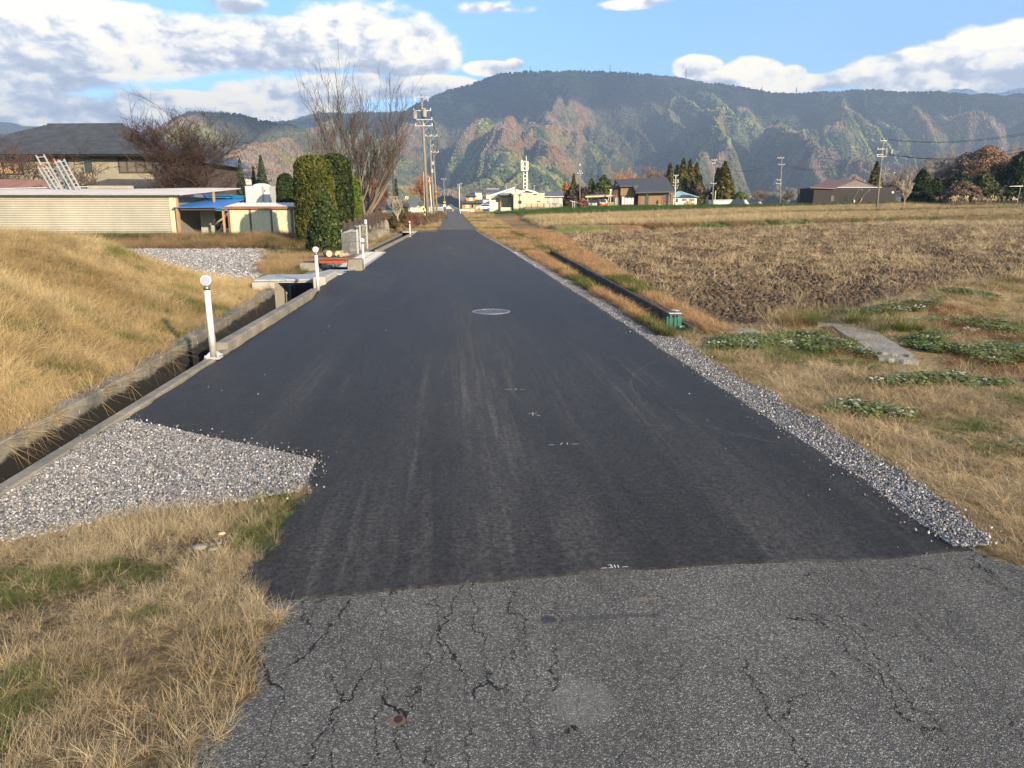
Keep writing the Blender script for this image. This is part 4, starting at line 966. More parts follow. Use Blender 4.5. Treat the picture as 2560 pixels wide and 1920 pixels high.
scissor_gate(871, 883, 628, 28.4, 1.02, 6, 'folded black lattice gate between the two silver ones', True)
scissor_gate(884, 901, 625, 29.0, 1.04, 9, 'folded silver lattice gate, the one against the brown fence')

# ---------------------------------------------------------------- long corrugated shed with its awning
s = Site(430, 40, 0.0); t = thing('corrugated_shed', 'long low shed of pale ribbed sheet metal with corrugated roof, behind the grass mound', 'shed', s.loc, s.rz)
def ribbed(x0, x1, z0, z1, pitch, amp, y, m_, par, name='wall', vertical=False, seg=6):
    n = int((z1-z0)/pitch*seg) if not vertical else int((x1-x0)/pitch*seg); V = []; F = []
    for i in range(n+1):
        q = i/n; o_ = -amp*(.5+.5*cos(2*pi*i/seg))
        if vertical: x = x0+(x1-x0)*q; V += [(x, y+o_, z0), (x, y+o_, z1)]
        else: z = z0+(z1-z0)*q; V += [(x0, y+o_, z), (x1, y+o_, z)]
        if i: F.append((2*i-2, 2*i-1, 2*i+1, 2*i) if not vertical else (2*i-2, 2*i, 2*i+1, 2*i-1))
    return MB().add(V, F).build(name, m_, par)
SHEETW = mat('pale_sheet', (.36, .345, .285), .55, .10, .5, .15, 3, metal=.05, col2=(.40, .375, .30))
xs0 = s.x(-200)
for a in range(9):                                    # the wall is lapped sheet after sheet
    xa = xs0+(0-.15-xs0)*a/9; xb = xs0+(0-.15-xs0)*(a+1)/9
    ribbed(xa, xb+.03, .0, 2.16, .12, .04, -.004*(a % 2), SHEETW, t, 'wall_sheet')
MB().box(xs0, -.16, .01, .06, 2.16, 2.32).build('wall_head', mat('dull_cream', (.50, .48, .38), .7, .1), t)
MB().box(xs0, -.1, .06, 6, 0, 2.30).build('shed_body', mat('shed_inside', (.20, .19, .17), .8, .1), t)
for x in (-.15, -.02, .12): MB().box(x, x+.11, -.05, .03, 0, 2.30).build('corner_strip', CREAM, t)
n = 230; V = []; F = []; xr1 = .62
for i in range(n+1):
    x = xs0+(xr1-xs0)*i/n; dz = .026*(1 if i % 2 else -1); k = (x-xs0)/(xr1-xs0); yb_ = 6.2
    V += [(x, -.42, 2.36+dz), (x+.9*k, yb_, 2.86+dz+.03*sin(k*9))]
    if i: F.append((2*i-2, 2*i, 2*i+1, 2*i-1))
ro = MB().add(V, F).build('corrugated_roof', mat('white_sheet_roof', (.42, .41, .40), .5, .14, 1.2, metal=.1), t)
MB().box(s.x(75), s.x(203), 5.6, 5.75, 2.84, 3.02).build('roof_timber', mat('grey_timber', (.30, .27, .22), .9, .2), ro)
MB().slab((xs0, 4.2, 2.80), (s.x(76), 5.6, 2.99), (s.x(76), 5.9, 2.99), (xs0, 4.6, 2.80), .05).build('roof_flashing', STEEL, ro)
for (px, y_, za, zb_) in ((440, -.05, 0, 2.28), (476, 3.0, 1.85, 2.6)): MB().box(s.x(px), s.x(px)+.11, y_, y_+.1, za, zb_).build('post', TIMBER, t)
a = Site(432, 39.6, 0); t = thing('blue_awning', 'flat blue sheet awning on timber posts beside the long shed', 'awning', a.loc, a.rz)
def q(px, py, dv): return a.p(px, py, dv)
MB().slab(q(431, 518.5, 0), q(556, 517, 0), q(611, 498, 5), q(492, 499, 5), .03).build('blue_sheet', mat('blue_sheet', (.055, .20, .52), .45, .12, 2, .25, 3), t)
for px, dv, pb in ((441, .1, 600), (484, 3.4, 592), (556, .15, 592), (606, 4.7, 580)):
    x = a.x(px, 520, dv); MB().box(x-.05, x+.05, dv, dv+.1, 0, 1.66+.06*dv).build('post', TIMBER, t)
MB().box(a.x(445), a.x(484), 2.6, 2.66, .1, 1.62).build('grey_panel', mat('grey_panel', (.36, .35, .31), .7, .1), t)
MB().box(a.x(445), a.x(555), .12, .2, 1.56, 1.64).build('front_rail', WOODD, t)

# ---------------------------------------------------------------- cream storage shed
s = Site(566, 40, 0.0); W0 = s.x(730)-s.x(566); t = thing('storage_shed', 'small cream panel shed with brown frame and white ribbed roof', 'shed', s.loc, s.rz)
Hh = 1.62; D = 1.7
for k, (pa, pb) in enumerate(((571, 620), (625, 673), (678, 724))):
    xa, xb = s.x(pa)-s.x(566), s.x(pb)-s.x(566); V = []; F = []; n = 8; i0 = 0
    ribs = []
    for i in range(n):
        x = xa+(xb-xa)*i/n; ww = (xb-xa)/n; ribs += [(x, 0), (x+ww*.86, 0), (x+ww*.90, .018), (x+ww*.97, .018)]
    ribs.append((xb, 0))
    for i, (x, y) in enumerate(ribs):
        V += [(x, y, .06), (x, y, Hh)]
        if i: F.append((2*i-2, 2*i, 2*i+1, 2*i-1))
    MB().add(V, F).build('wall_panel', CREAM, t)
for px in (566, 620, 673, 724):
    x = s.x(px)-s.x(566); w_ = .115 if px in (566, 724) else .07; MB().box(x, x+w_, -.03, .04, 0, Hh).build('frame_post', BROWNP, t)
MB().box(0, W0, .045, D, 0, Hh).build('shed_body', CREAM, t)
MB().box(W0, W0+.012, .1, .68, .06, Hh-.02).build('side_panel', CREAM, t); MB().box(W0, W0+.012, .72, D-.1, .06, Hh-.02).build('side_panel', CREAM, t)
MB().box(W0-.03, W0+.02, D-.06, D+.03, 0, Hh+.2).build('frame_post', BROWNP, t); MB().box(W0+.012, W0+.03, .2, .45, .95, .98).build('handle', STEEL, t)
MB().box(-.1, W0+.1, -.14, -.06, Hh, Hh+.15).build('roof_fascia', BROWNP, t)
MB().prismx([(-.14, Hh), (D+.15, Hh+.20), (D+.15, Hh+.34), (-.14, Hh+.15)], W0+.10, W0+.15).build('roof_fascia', BROWNP, t)
mb = MB(); n = 16
for i in range(n):
    x = -.1+(W0+.2)*i/n; w_ = (W0+.2)/n
    mb.slab((x+.01, -.12, Hh+.155), (x+w_*.62, -.12, Hh+.155), (x+w_*.62, D+.15, Hh+.37), (x+.01, D+.15, Hh+.37), .03)
    mb.slab((x+w_*.62, -.12, Hh+.12), (x+w_+.01, -.12, Hh+.12), (x+w_+.01, D+.15, Hh+.335), (x+w_*.62, D+.15, Hh+.335), .012)
mb.build('ribbed_roof', WHITE, t)

# ---------------------------------------------------------------- white cabinet, trucks
s = Site(614, 46, 0, None); t = thing('tank_cabinet', 'tall white metal cabinet with round dome on top behind the cream shed', 'cabinet', s.loc, s.rz)
X1, X2 = s.x(658), s.x(674); WM = mat('dull_white_metal', (.42, .43, .43), .5, .06, 2)
MB().bbox(0, X1-.02, 0, 1.6, 0, 3.02, .03).build('body', WM, t); MB().bbox(X1+.01, X2, .05, 1.5, 0, 3.02, .03).build('side_door', WM, t)
MB().lathe([(.55, 3.02), (.55, 3.06), (.42, 3.14), (.2, 3.19), (.02, 3.2)], 20, (.78, .8, 0)).build('dome', WHITE, t, True)
MB().discy((X1+.12, .04, 2.72), .05, .02, 10).build('badge', mat('dark_red', (.25, .02, .02), .5), t)
MB().box(X1+.0, X1+.03, -.03, .0, .3, 2.95).build('edge_trim', STEEL, t)
def wheel(par, x, y, r, w, m2_=None):
    g = MB(); n = 22; V = []
    prof = [(r*.62, -w/2), (r*.93, -w/2), (r, -w*.3), (r, w*.3), (r*.93, w/2), (r*.62, w/2)]
    for rr, yy_ in prof:
        for i in range(n): a_ = 2*pi*i/n; V.append((x+rr*cos(a_), y+yy_, r+rr*sin(a_)))
    F = []
    for k in range(5):
        for i in range(n): j = (i+1) % n; F.append((k*n+i, k*n+j, (k+1)*n+j, (k+1)*n+i))
    ty = g.add(V, F).build('tyre', BRASS, par, True)
    rm = MB().discy((x, y-w*.36, r), r*.62, w*.7, 20)
    for i in range(6): a_ = i*pi/3; rm.bar((x+.0, y-w*.42, r), (x+r*.5*cos(a_), y-w*.38, r+r*.5*sin(a_)), r*.07, 4)
    rm.discy((x, y-w*.48, r), r*.2, .05, 10); rm.build('rim', m2_ or STEEL, ty)
s = Site(470, 47.5, .0); t = thing('blue_truck', 'blue truck with purple cab parked behind the awning', 'truck', s.loc, s.rz)
x0, x1 = s.x(478), s.x(515); z0, z1 = s.z(545), s.z(479); PUR = mat('purple_paint', (.055, .035, .16), .4, .1)
MB().prism([(x0, z0), (x1+.02, z0), (x1+.02, s.z(502)), (x1-.25, s.z(482)), (x0+.1, z1), (x0, z1)], .2, 2.0).build('cab', PUR, t)
MB().prism([(x0+.15, s.z(500)), (x1-.1, s.z(500)), (x1-.3, s.z(486)), (x0+.15, s.z(486))], .15, .22).build('window', glassmat('cab_glass', (.12, .17, .17), .2), t)
BLUEP = mat('blue_paint', (.012, .19, .42), .5, .12)
xa, xb = s.x(514), s.x(581)
MB().box(xa, xb, .1, 2.0, s.z(532), s.z(500)).build('load_bed', BLUEP, t)
bd = MB().box(xa, xa+.08, .1, 2.0, s.z(500), s.z(487)).box(xb-.08, xb, .1, 2.0, s.z(500), s.z(487)).box(xa+.08, xb-.08, .2, .3, s.z(500), s.z(489)).box(xa-.02, xb+.05, .05, .35, s.z(489), s.z(487)).build('tailgate', BLUEP, t)
MB().box(xa+.5, xb-.5, .15, .19, s.z(498.5), s.z(493.5)).build('grille', mat('dark_slot', (.06, .12, .18), .6), t)
MB().box(xa+.2, xb, .04, .09, s.z(527), s.z(525)).build('side_rail', mat('teal_rail', (.10, .36, .45), .5), t)
for px in (500, 570): wheel(t, s.x(px), .2, .42, .25)
s = Site(487, 44.2, 0); t = thing('tipper_truck', 'small tipper truck with sagging canvas cover over its bed', 'truck', s.loc, s.rz)
xa, xb = s.x(487), s.x(566)
MB().prism([(xa+.05, s.z(557)), (xa+.9, s.z(559)), (xb, s.z(549)), (xb, s.z(529)), (xa, s.z(532))], 0.05, 1.7).build('load_bed', mat('olive_canvas', (.30, .27, .17), .9, .15, 3, .6, 6), t)
MB().box(xa, xb, -.02, 1.74, s.z(537), s.z(527)).build('bed_rim', mat('grey_canvas', (.40, .38, .30), .8), t)
for i in range(6): MB().bar((xa-.01, -.01, s.z(536+4*i)), (xa+.06, -.03, s.z(539+4*i)), .02, 4).build('tarp_hook', mat('teal_hook', (.05, .25, .30), .6), t)
MB().box(xa+.1, xb+1.2, .3, 1.4, .42, .58).build('chassis', BLK, t); MB().bar((s.x(528), .2, .6), (s.x(540), .2, 1.0), .05, 4).bar((s.x(520), .2, 1.05), (s.x(545), .2, .55), .04, 4).build('tip_frame', mat('frame_brown', (.16, .13, .09), .8), t)
MB().box(s.x(500), s.x(509), .1, .16, .35, .8).build('mud_flap', mat('pale_flap', (.42, .45, .43), .7), t)
wheel(t, s.x(522.5), .12, .33, .22); wheel(t, s.x(600), .12, .33, .22)
MB().prism([(xb+.02, .4), (xb+1.4, .4), (xb+1.4, 1.3), (xb+1.1, 1.85), (xb+.02, 1.85)], .05, 1.65).build('cab', WHITE, t)
s = Site(537, 42.2, 0); t = thing('light_truck', 'white light truck cab showing from behind the cream shed', 'truck', s.loc, s.rz)
P = [(537, 589), (537, 577), (543, 572), (556, 545), (562, 537), (572, 534), (610, 533), (640, 560), (640, 589)]
MB().prism([(s.x(a_), s.z(b_)) for a_, b_ in P], 0, 1.5).build('cab', mat('pale_blue_white', (.58, .62, .66), .35, .05), t)
MB().prism([(s.x(a_), s.z(b_)) for a_, b_ in ((547, 572), (558, 548), (563, 541), (572, 539), (600, 539), (600, 566), (560, 571))], -.01, .03).build('side_window', DGLASS, t)
wheel(t, s.x(552), .05, .26, .16); wheel(t, s.x(625), .05, .26, .16)
MB().prism([(s.x(541), s.z(570)), (s.x(545), s.z(571)), (s.x(547), s.z(564)), (s.x(543), s.z(564))], -.18, -.1).build('mirror', BLK, t)

# ---------------------------------------------------------------- ladders stacked behind the long shed
def ladder(p0, p1, F, w, label, rungs=9, roll=.5, red=False):
    s = Site(p1[0], F, 0, p1[1]+26); a = Vector(s.p(p1[0], p1[1]+30, 0)); b = Vector(s.p(p0[0], p0[1], 0)); d = (b-a)
    t = thing('ladder', label, 'ladder', s.loc, s.rz, 'aluminium ladders leaning together behind the long shed')
    side = Vector((cos(roll)*w, sin(roll)*w, .06)); dn = d.normalized()
    for k in (0, 1): MB().bar(a+side*k, b+side*k, .045, 4).build('rail', ALU, t)
    for i in range(rungs):
        q_ = a+d*((i+.6)/rungs); MB().bar(q_, q_+side, .022, 5).build('rung', ALU, t)
    if red: MB().bar(b, b+dn*.12, .055, 5).build('foot', mat('red_foot', (.45, .05, .04), .6), t)
    return t
ladder((90, 388), (150, 470), 45.0, .40, 'tallest ladder of the stack, its open top rungs against the roof', 8)
ladder((95, 417), (146, 470), 44.6, .18, 'lowest ladder of the stack, at its left edge', 8)
ladder((106, 418), (160, 470), 44.4, .20, 'ladder with red feet in the left half of the stack', 9, .5, True)
ladder((128, 420), (172, 470), 44.8, .22, 'ladder in the middle of the stack, ends below the others', 8)
ladder((137, 402), (192, 470), 44.3, .16, 'ladder with a red foot cap right of the middle of the stack', 9, .5, True)
ladder((149, 400), (205, 470), 44.0, .22, 'rightmost ladder of the stack, bright and broad, over the timber on the shed roof', 9)

# ---------------------------------------------------------------- big tiled house at left, low roofs
s = Site(120, 62, 0.0); t = thing('tiled_house', 'two storey house with dark blue tiled hip roof behind the bare plum trees', 'house', s.loc, s.rz)
XL, XR = s.x(-150), s.x(449); ze = s.z(387); PL = mat('house_plaster', (.25, .225, .165), .85, .10, 2)
MB().box(XL+1, XR-.9, 1.0, 9.5, 0, ze+.05).build('wall', PL, t)
A, B_ = (s.x(116, 314, 5), 5.2, s.z(314, 5)), (s.x(304, 314, 5), 5.2, s.z(313, 5))
EL, ER, FL, FR = (XL, 0, ze), (XR, 0, ze), (XL, 10.4, ze), (XR, 10.4, ze)
def lerp(a, b, t): return tuple(a[i]*(1-t)+b[i]*t for i in range(3))
nc = 22
for k in range(nc):                                   # tile courses, each lapping the one below
    u0, u1 = k/nc, (k+1)/nc; a0, b0, a1, b1 = lerp(EL, A, u0), lerp(ER, B_, u0), lerp(EL, A, u1), lerp(ER, B_, u1)
    up = lambda p, h: (p[0], p[1], p[2]+h)
    MB().slab(up(a0, .17), up(b0, .17), up(b1, .03), up(a1, .03), .10).build('tile_course', TILE, t)
MB().add([EL, A, FL], [(0, 1, 2)]).add([ER, FR, B_], [(0, 1, 2)]).add([FL, A, B_, FR], [(0, 1, 2, 3)]).build('roof', TILE, t)
MB().bar((A[0], A[1], A[2]+.08), (B_[0], B_[1], B_[2]+.08), .13, 8).build('ridge_tiles', TILE, t)
MB().bar(B_, (ER[0], ER[1], ER[2]+.1), .10, 6).build('hip_tiles', TILE, t); MB().bar(A, (EL[0], EL[1], EL[2]+.1), .10, 6).build('hip_tiles', TILE, t)
MB().box(XL, XR, .1, 1.0, ze-.16, ze-.02).build('eaves', WOODD, t)
MB().bar((XL, -.05, ze-.05), (XR, -.05, ze-.05), .06, 6).build('rain_gutter', BLK, t)
window(s, t, 294, 382, 396, 433, 1.0, 4, 1, WOODD, mat('warm_pane', (.13, .11, .09), .3), .12)
window(s, t, 209, 228, 398, 431, 1.0, 1, 2, WOODD); window(s, t, 152, 170, 398, 420, 1.0, 1, 1, WOODD)
window(s, t, -20, 56, 404, 437, 1.0, 3, 1, WOODD, mat('orange_shoji', (.42, .28, .14), .6, .2), .12)
MB().box(s.x(274), s.x(289), .9, 1.0, s.z(393), s.z(386)).build('vent_box', WHITE, t)
MB().bar((s.x(205), .9, s.z(400)), (s.x(208), .9, 0), .05, 6).build('drain_pipe', mat('green_grey_pipe', (.22, .26, .24), .6), t)
MB().box(s.x(380), s.x(425), .93, 1.0, s.z(470), s.z(388)).build('wall_shade_sheet', mat('painted_wall_shade', (.09, .085, .08), .8), t)  # thin dark sheet painted as the shade on the wall's right section
MB().slab((s.x(215), -2.2, s.z(474, -2.2)), (s.x(500), -2.2, s.z(473, -2.2)), (s.x(470), 1.0, s.z(449, 1)), (s.x(262), 1.0, s.z(447, 1)), .2).build('lower_roof', TILE, t)
MB().box(s.x(235), s.x(480), -1.6, .9, 0, s.z(472, -2)).build('porch_wall', PL, t)
s = Site(480, 66, 0); t = thing('dark_house', 'dark boarded house with low roof behind the right bare tree', 'house', s.loc, s.rz)
MB().box(s.x(470), s.x(530), 0, 8, 0, s.z(400)).build('wall', mat('dark_brown_wall', (.075, .06, .05), .8, .2), t)
MB().prism([(s.x(448), s.z(404)), (s.x(548), s.z(410)), (s.x(520), s.z(384)), (s.x(462), s.z(383))], -.6, 8.6).build('roof', TILE, t)
window(s, t, 482, 500, 420, 440, 0, 2)
s = Site(560, 75, 0); t = thing('low_house', 'low house with blue grey roof seen between the cabinet and the bare tree', 'house', s.loc, s.rz)
MB().box(s.x(500), s.x(612), 0, 6, 0, s.z(469)).build('wall', mat('red_brown_wall', (.10, .06, .05), .8), t)
MB().slab((s.x(490), -.8, s.z(471)), (s.x(622), -.8, s.z(471)), (s.x(605), 3, s.z(459)), (s.x(505), 3, s.z(459)), .15).build('roof', mat('blue_grey_roof', (.09, .12, .17), .5), t)
MB().box(s.x(581), s.x(593), -.05, 0, s.z(482), s.z(474)).build('window', CURT, t)
s = Site(560, 90, 0); t = thing('white_building', 'pale gable end glimpsed through the twigs left of the pointed conifers', 'building', s.loc, s.rz)
MB().prism([(s.x(535), 0), (s.x(600), 0), (s.x(600), s.z(440)), (s.x(560), s.z(420)), (s.x(535), s.z(428))], 0, 8).build('wall', CREAM2, t)
MB().slab((s.x(530), -.3, s.z(429)), (s.x(561), -.3, s.z(418)), (s.x(561), 8.3, s.z(418)), (s.x(530), 8.3, s.z(429)), .12).slab((s.x(561), -.3, s.z(418)), (s.x(604), -.3, s.z(440)), (s.x(604), 8.3, s.z(440)), (s.x(561), 8.3, s.z(418)), .12).build('roof', ROOFG, t)
s = Site(0, 47, 0); t = thing('low_red_roof', 'low building with faded red brown sheet roof at the left edge', 'building', s.loc, s.rz)
x1 = s.x(142)
MB().box(s.x(-160), x1-.3, 0, 8, 0, s.z(480)).build('wall', mat('brown_wall', (.14, .10, .08), .8), t)
for i in range(9):
    xa = s.x(-160)+(x1-s.x(-160))*i/9; xb = s.x(-160)+(x1-s.x(-160))*(i+1)/9; f = lambda x: s.z(447, 3)+(s.z(470)-s.z(447, 3))*max(0, (x-s.x(0))/(x1-s.x(0)))**1.0
    MB().slab((xa+.01, -.3, s.z(486)), (xb-.01, -.3, s.z(486)), (xb-.01, 3.5, f(xb)), (xa+.01, 3.5, f(xa)), .05).build('roof_sheet', REDP, t)

# ---------------------------------------------------------------- fence, stone edge, sign
bw = [Site(856, 29, 0).loc, Site(952, 47, 0).loc]; p0 = Vector(bw[0]); p1 = Vector(bw[1]); ln = (p1-p0).length; ang = atan2(p1.y-p0.y, p1.x-p0.x)
t = thing('board_fence', 'dark brown board fence running along the garden behind the boulders', 'fence', tuple(p0), ang)
n = 9; src = None
for i in range(n+1):
    x = ln*i/n; h = 1.12+.42*i/n
    MB().box(x-.05, x+.05, -.05, .05, 0, h+.05).build('post', WOODD, t)
    if i < n:
        for k in range(7):
            z = .12+k*(h-.16)/7; MB().box(x+.05, x+ln/n-.05, -.012, .018, z, z+(h-.16)/7-.02).build('slat', WOODD, t)
s = Site(914, 36.5, 0, 554); t = thing('notice', 'small white notice fixed to the dark brown fence', 'notice', s.loc, s.rz)
MB().bbox(-.06, .06, -.01, .01, -.11, .10, .004).build('board', mat('notice_white', (.62, .66, .72), .6, .05), t)
b_ = MB()
for k in range(5): b_.box(-.045, .045-.01*(k % 3), -.0125, -.011, .06-.035*k, .075-.035*k)
b_.build('print', mat('notice_ink', (.20, .28, .40), .6), t)
sb = thing('boulder_row', 'row of rounded garden boulders edging the gutter below the brown fence', 'stone wall', (0, 0, 0))
for i in range(34):
    q_ = i/33; y = 29.5+q_*17.5; row = i % 2
    x = np.interp(y, [28, 34, 40, 47], [-4.35, -4.25, -4.3, -4.3])-.45*row-rnd.uniform(0, .2)
    V, F, _ = rock(100+i, 1, .16); r = rnd.uniform(.30, .62); zz = .18+.42*row
    mesh_obj('boulder', [(v[0]*r*1.25+x, v[1]*r*1.3+y, v[2]*r*1.25+zz) for v in V], F, STONEM, sb, True)
t = thing('tall_boulder', 'pale upright boulder at the far end of the boulder row', 'boulder', (-4.1, 47.2, 0)); V, F, _ = rock(7, 2, .06)
mesh_obj('stone', [(v[0]*.22, v[1]*.3, v[2]*.95+.45) for v in V], F, mat('pale_stone', (.20, .18, .145), .9, .2, 3, .5, 9), t, True)
for i, (x, y, r, tx) in enumerate(((-4.0, 31.3, .14, 'round pale stone among leaves in front of the boulder row'), (-3.75, 27.9, .12, 'flat pale stone next to the folded gate'))):
    V, F, _ = rock(50+i, 1, .12); o = mesh_obj('loose_stone', [(v[0]*r*1.4, v[1]*r, v[2]*r) for v in V], F, mat('pale_stone', (.4, .4, .4)), None, True); o.location = (x, y, .1 if i else .45); top(o, tx, 'stone')
# stones bottom left
for i, (px, py, r, tx) in enumerate(((500, 1372, .022, 'largest pale stone in the dry grass beside the gravel patch'), (532, 1377, .014, 'whitish broken stone next to the largest pale stone'), (549, 1362, .008, 'small white pebble behind the whitish broken stone'), (555, 1338, .012, 'tan pebble in the grass nearest the gravel patch'))):
    d = pxdir(px, py); k = (EYE-.035)/-d.z; V, F, _ = rock(70+i, 2, .07); o = mesh_obj('stone', [(v[0]*r*1.6, v[1]*r*1.3, v[2]*r) for v in V], F, mat('pale_stone' if i != 3 else 'tan_stone', (.50, .36, .25), .8, .2, 30), None, True); o.location = (d.x*k, d.y*k, .045); top(o, tx, 'stone')
# concrete gate-pillar and white tarp bits behind the cone bush
s = Site(984, 58, 0); t = thing('stone_lantern_post', 'square concrete pillar with two openings at its head behind the pale shrub', 'pillar', s.loc, s.rz)
MB().box(-.12, .22, 0, .3, 0, s.z(505)).build('shaft', CONC, t); MB().box(-.2, .3, -.08, .38, s.z(505), s.z(499)).box(-.2, -.12, -.08, .38, s.z(499), s.z(494)).box(0, .08, -.08, .38, s.z(499), s.z(494)).box(.22, .3, -.08, .38, s.z(499), s.z(494)).box(-.24, .34, -.12, .42, s.z(494), s.z(491)).build('head', CONC, t)
s = Site(755, 37, 0); t = thing('white_machine', 'white covered machine standing between the cream shed and the hedge tree', 'machine', s.loc, s.rz)
MB().prism([(0, 0), (.32, 0), (.36, .5), (.3, .85), (.12, .98), (0, .9)], 0, .5).build('body', WHITE, t); MB().box(.05, .2, -.02, .0, .55, .62).build('handle', BLK, t); MB().box(.3, .36, -.02, .3, .3, .5).build('flap', CURT, t)

# ---------------------------------------------------------------- manhole, sluice gate, slabs
t = thing('manhole_cover', 'round patterned iron manhole cover in the new asphalt', 'manhole', (.61, 11.33, .030)); IRON = mat('cast_iron', (.27, .28, .29), .5, .2, 20, .3, 90, metal=.3)
MB().lathe([(.30, -.02), (.30, .006), (.272, .006), (.272, -.004)], 40).build('frame_ring', IRON, t)
MB().lathe([(.262, -.02), (.262, .001)], 40).build('lid', mat('iron_dark', (.12, .125, .13), .6, .2, metal=.3), t)
b_ = MB()
for k, r in enumerate((.07, .13, .19, .245)):
    n = 6+8*k
    for i in range(n):
        if (i*7+k) % 5 == 0: continue
        a_ = 2*pi*i/n+.2*k; c, q_ = cos(a_), sin(a_); b_.add([((r-.022)*c-.008*q_, (r-.022)*q_+.008*c, .007), ((r+.022)*c-.010*q_, (r+.022)*q_+.010*c, .007), ((r+.022)*cos(a_+3.6/n), (r+.022)*sin(a_+3.6/n), .007), ((r-.022)*cos(a_+3.6/n), (r-.022)*sin(a_+3.6/n), .007)], [(3, 2, 1, 0)] if False else [(0, 3, 2, 1)[::-1]])
b_.build('relief_pattern', IRON, t)
for sx in (-1, 1): MB().lathe([(.028, -.0), (.028, .004)], 10, (sx*.21, -.03*sx, .002)).build('lifting_hole', BLK, t)
s = Site(1703, 10.0, -.05); t = thing('sluice_gate', 'small green painted steel sluice gate at the end of the channel', 'sluice gate', s.loc, s.rz)
GRN = mat('green_paint', (.012, .125, .09), .5, .18, 14, .1, 40); k = 10.0/1852
MB().box(-13*k, -8*k, 0, .03, 0, 44*k).build('side_post', GRN, t); MB().box(8*k, 13*k, 0, .03, 0, 44*k).build('side_post', GRN, t)
MB().box(-8*k, 8*k, .01, .03, .03, 33*k).build('gate_leaf', GRN, t); MB().box(-8*k, 8*k, .0, .01, 32*k, 34*k).build('leaf_rib', GRN, t)
MB().box(-20*k, -13*k, .02, .05, 10*k, 36*k).build('wing', GRN, t); MB().box(13*k, 19*k, .02, .05, 10*k, 34*k).build('wing', GRN, t)
MB().box(-16*k, 16*k, -.03, .07, 44*k, 46.5*k).build('head_plate', STEEL, t); MB().lathe([(.006, .03), (.006, 54*k)], 6, (0, -.012, 0)).build('spindle', mat('rust', (.16, .08, .05), .9), t)
hw = MB(); n = 12
for i in range(n): a_ = 2*pi*i/n; c_ = 2*pi*(i+1)/n; hw.bar((.055*cos(a_), -.012+.055*sin(a_), 53*k), (.055*cos(c_), -.012+.055*sin(c_), 53*k), .005, 5)
for a_ in (0, 2.1, 4.2): hw.bar((0, -.012, 53*k), (.055*cos(a_), -.012+.055*sin(a_), 53*k), .004, 4)
hw.build('hand_wheel', STEEL, t); MB().box(12*k, 26*k, -.05, .02, 8*k, 13*k).build('foot_bracket', mat('pale_green', (.28, .42, .30), .7), t)
SLABM = mat('slab_concrete', (.26, .245, .21), .95, .28, 3.0, .8, 45)
def slabo(pts, z, th, label):
    t = thing('concrete_slab', label, 'slab', (pts[0][0], pts[0][1], 0)); o = []
    n = 40; V = []; c = len(pts)
    for i in range(c):
        a_, b2 = pts[i], pts[(i+1) % c]
        for k in range(8): q_ = k/8; j = .025*(rnd.random()-.5); V.append((a_[0]*(1-q_)+b2[0]*q_+j-pts[0][0], a_[1]*(1-q_)+b2[1]*q_+j-pts[0][1]))
    m_ = len(V); MB().add([(x, y, z-th) for x, y in V]+[(x, y, z) for x, y in V], [tuple(range(m_, 2*m_))]+[(i, (i+1) % m_, m_+(i+1) % m_, m_+i) for i in range(m_)]).build('slab', SLABM, t)
slabo([(4.70, 7.6), (5.04, 7.35), (5.60, 9.1), (5.20, 9.45)], .05, .12, 'long weathered concrete slab lying in the weeds right of the road')
slabo([(5.10, 9.60), (5.62, 9.35), (5.75, 10.0), (5.30, 10.25)], .045, .1, 'short grey concrete slab just behind the long one')
slabo([(4.62, 7.32), (4.94, 7.12), (4.97, 7.3), (4.68, 7.52)], .035, .08, 'broken tan stone slab at the near end of the long one')
slabo([(3.45, 9.0), (3.95, 8.9), (4.0, 9.2), (3.5, 9.35)], .06, .1, 'pale rounded concrete edge in the grass beside the green sluice gate')

# chalk marks on the new asphalt
CHK = mat('chalk', (.62, .62, .60), .95, .3, 60)
def chalk(px, py, strokes, label, z=.0305):
    d = pxdir(px, py); k = (EYE-z)/-d.z; t = thing('chalk_mark', label, 'chalk mark', (d.x*k, d.y*k, z), -.03)
    for st in strokes:
        mb = MB()
        for (x0, y0), (x1, y1) in zip(st, st[1:]):
            dx, dy = x1-x0, y1-y0; l = sqrt(dx*dx+dy*dy)+1e-9; nx, ny = -dy/l*.0022, dx/l*.0022
            mb.add([(x0-nx, y0-ny, .0015), (x1-nx, y1-ny, .0015), (x1+nx, y1+ny, .0015), (x0+nx, y0+ny, .0015)], [(0, 1, 2, 3)])
        mb.build('stroke', CHK, t)
three = lambda x: [(x, .028), (x+.018, .028), (x+.010, .016), (x+.019, .008), (x+.012, 0), (x-.001, .003)]
chalk(1537, 1420, [[(-.062, 0), (-.036, .001)], three(-.026), [(.003, .028), (.003, 0)], [(.018, .028), (.018, 0)], [(.036, .006), (.062, .007)]], 'chalk figures 311 between two dashes at the near seam of the new asphalt', .0112)
chalk(1408, 1112, [[(-.10, 0), (-.06, .002)], [(-.02, .0), (0.0, .04)], [(.03, .0), (.032, .04)], [(.06, .008), (.11, .01)]], 'pair of chalk dashes with two ticks between, in the middle of the new asphalt')
chalk(1334, 1036, [[(-.04, .02), (.03, .03)], [(-.01, -.05), (.0, .06)], [(.02, -.03), (.05, -.05)]], 'small crossed chalk mark left of the middle of the road')
chalk(1287, 974, [[(-.09, 0), (-.03, .003)], [(0, -.02), (.02, .03)], [(.05, .0), (.09, .002)]], 'farthest faint chalk dashes on the new asphalt')
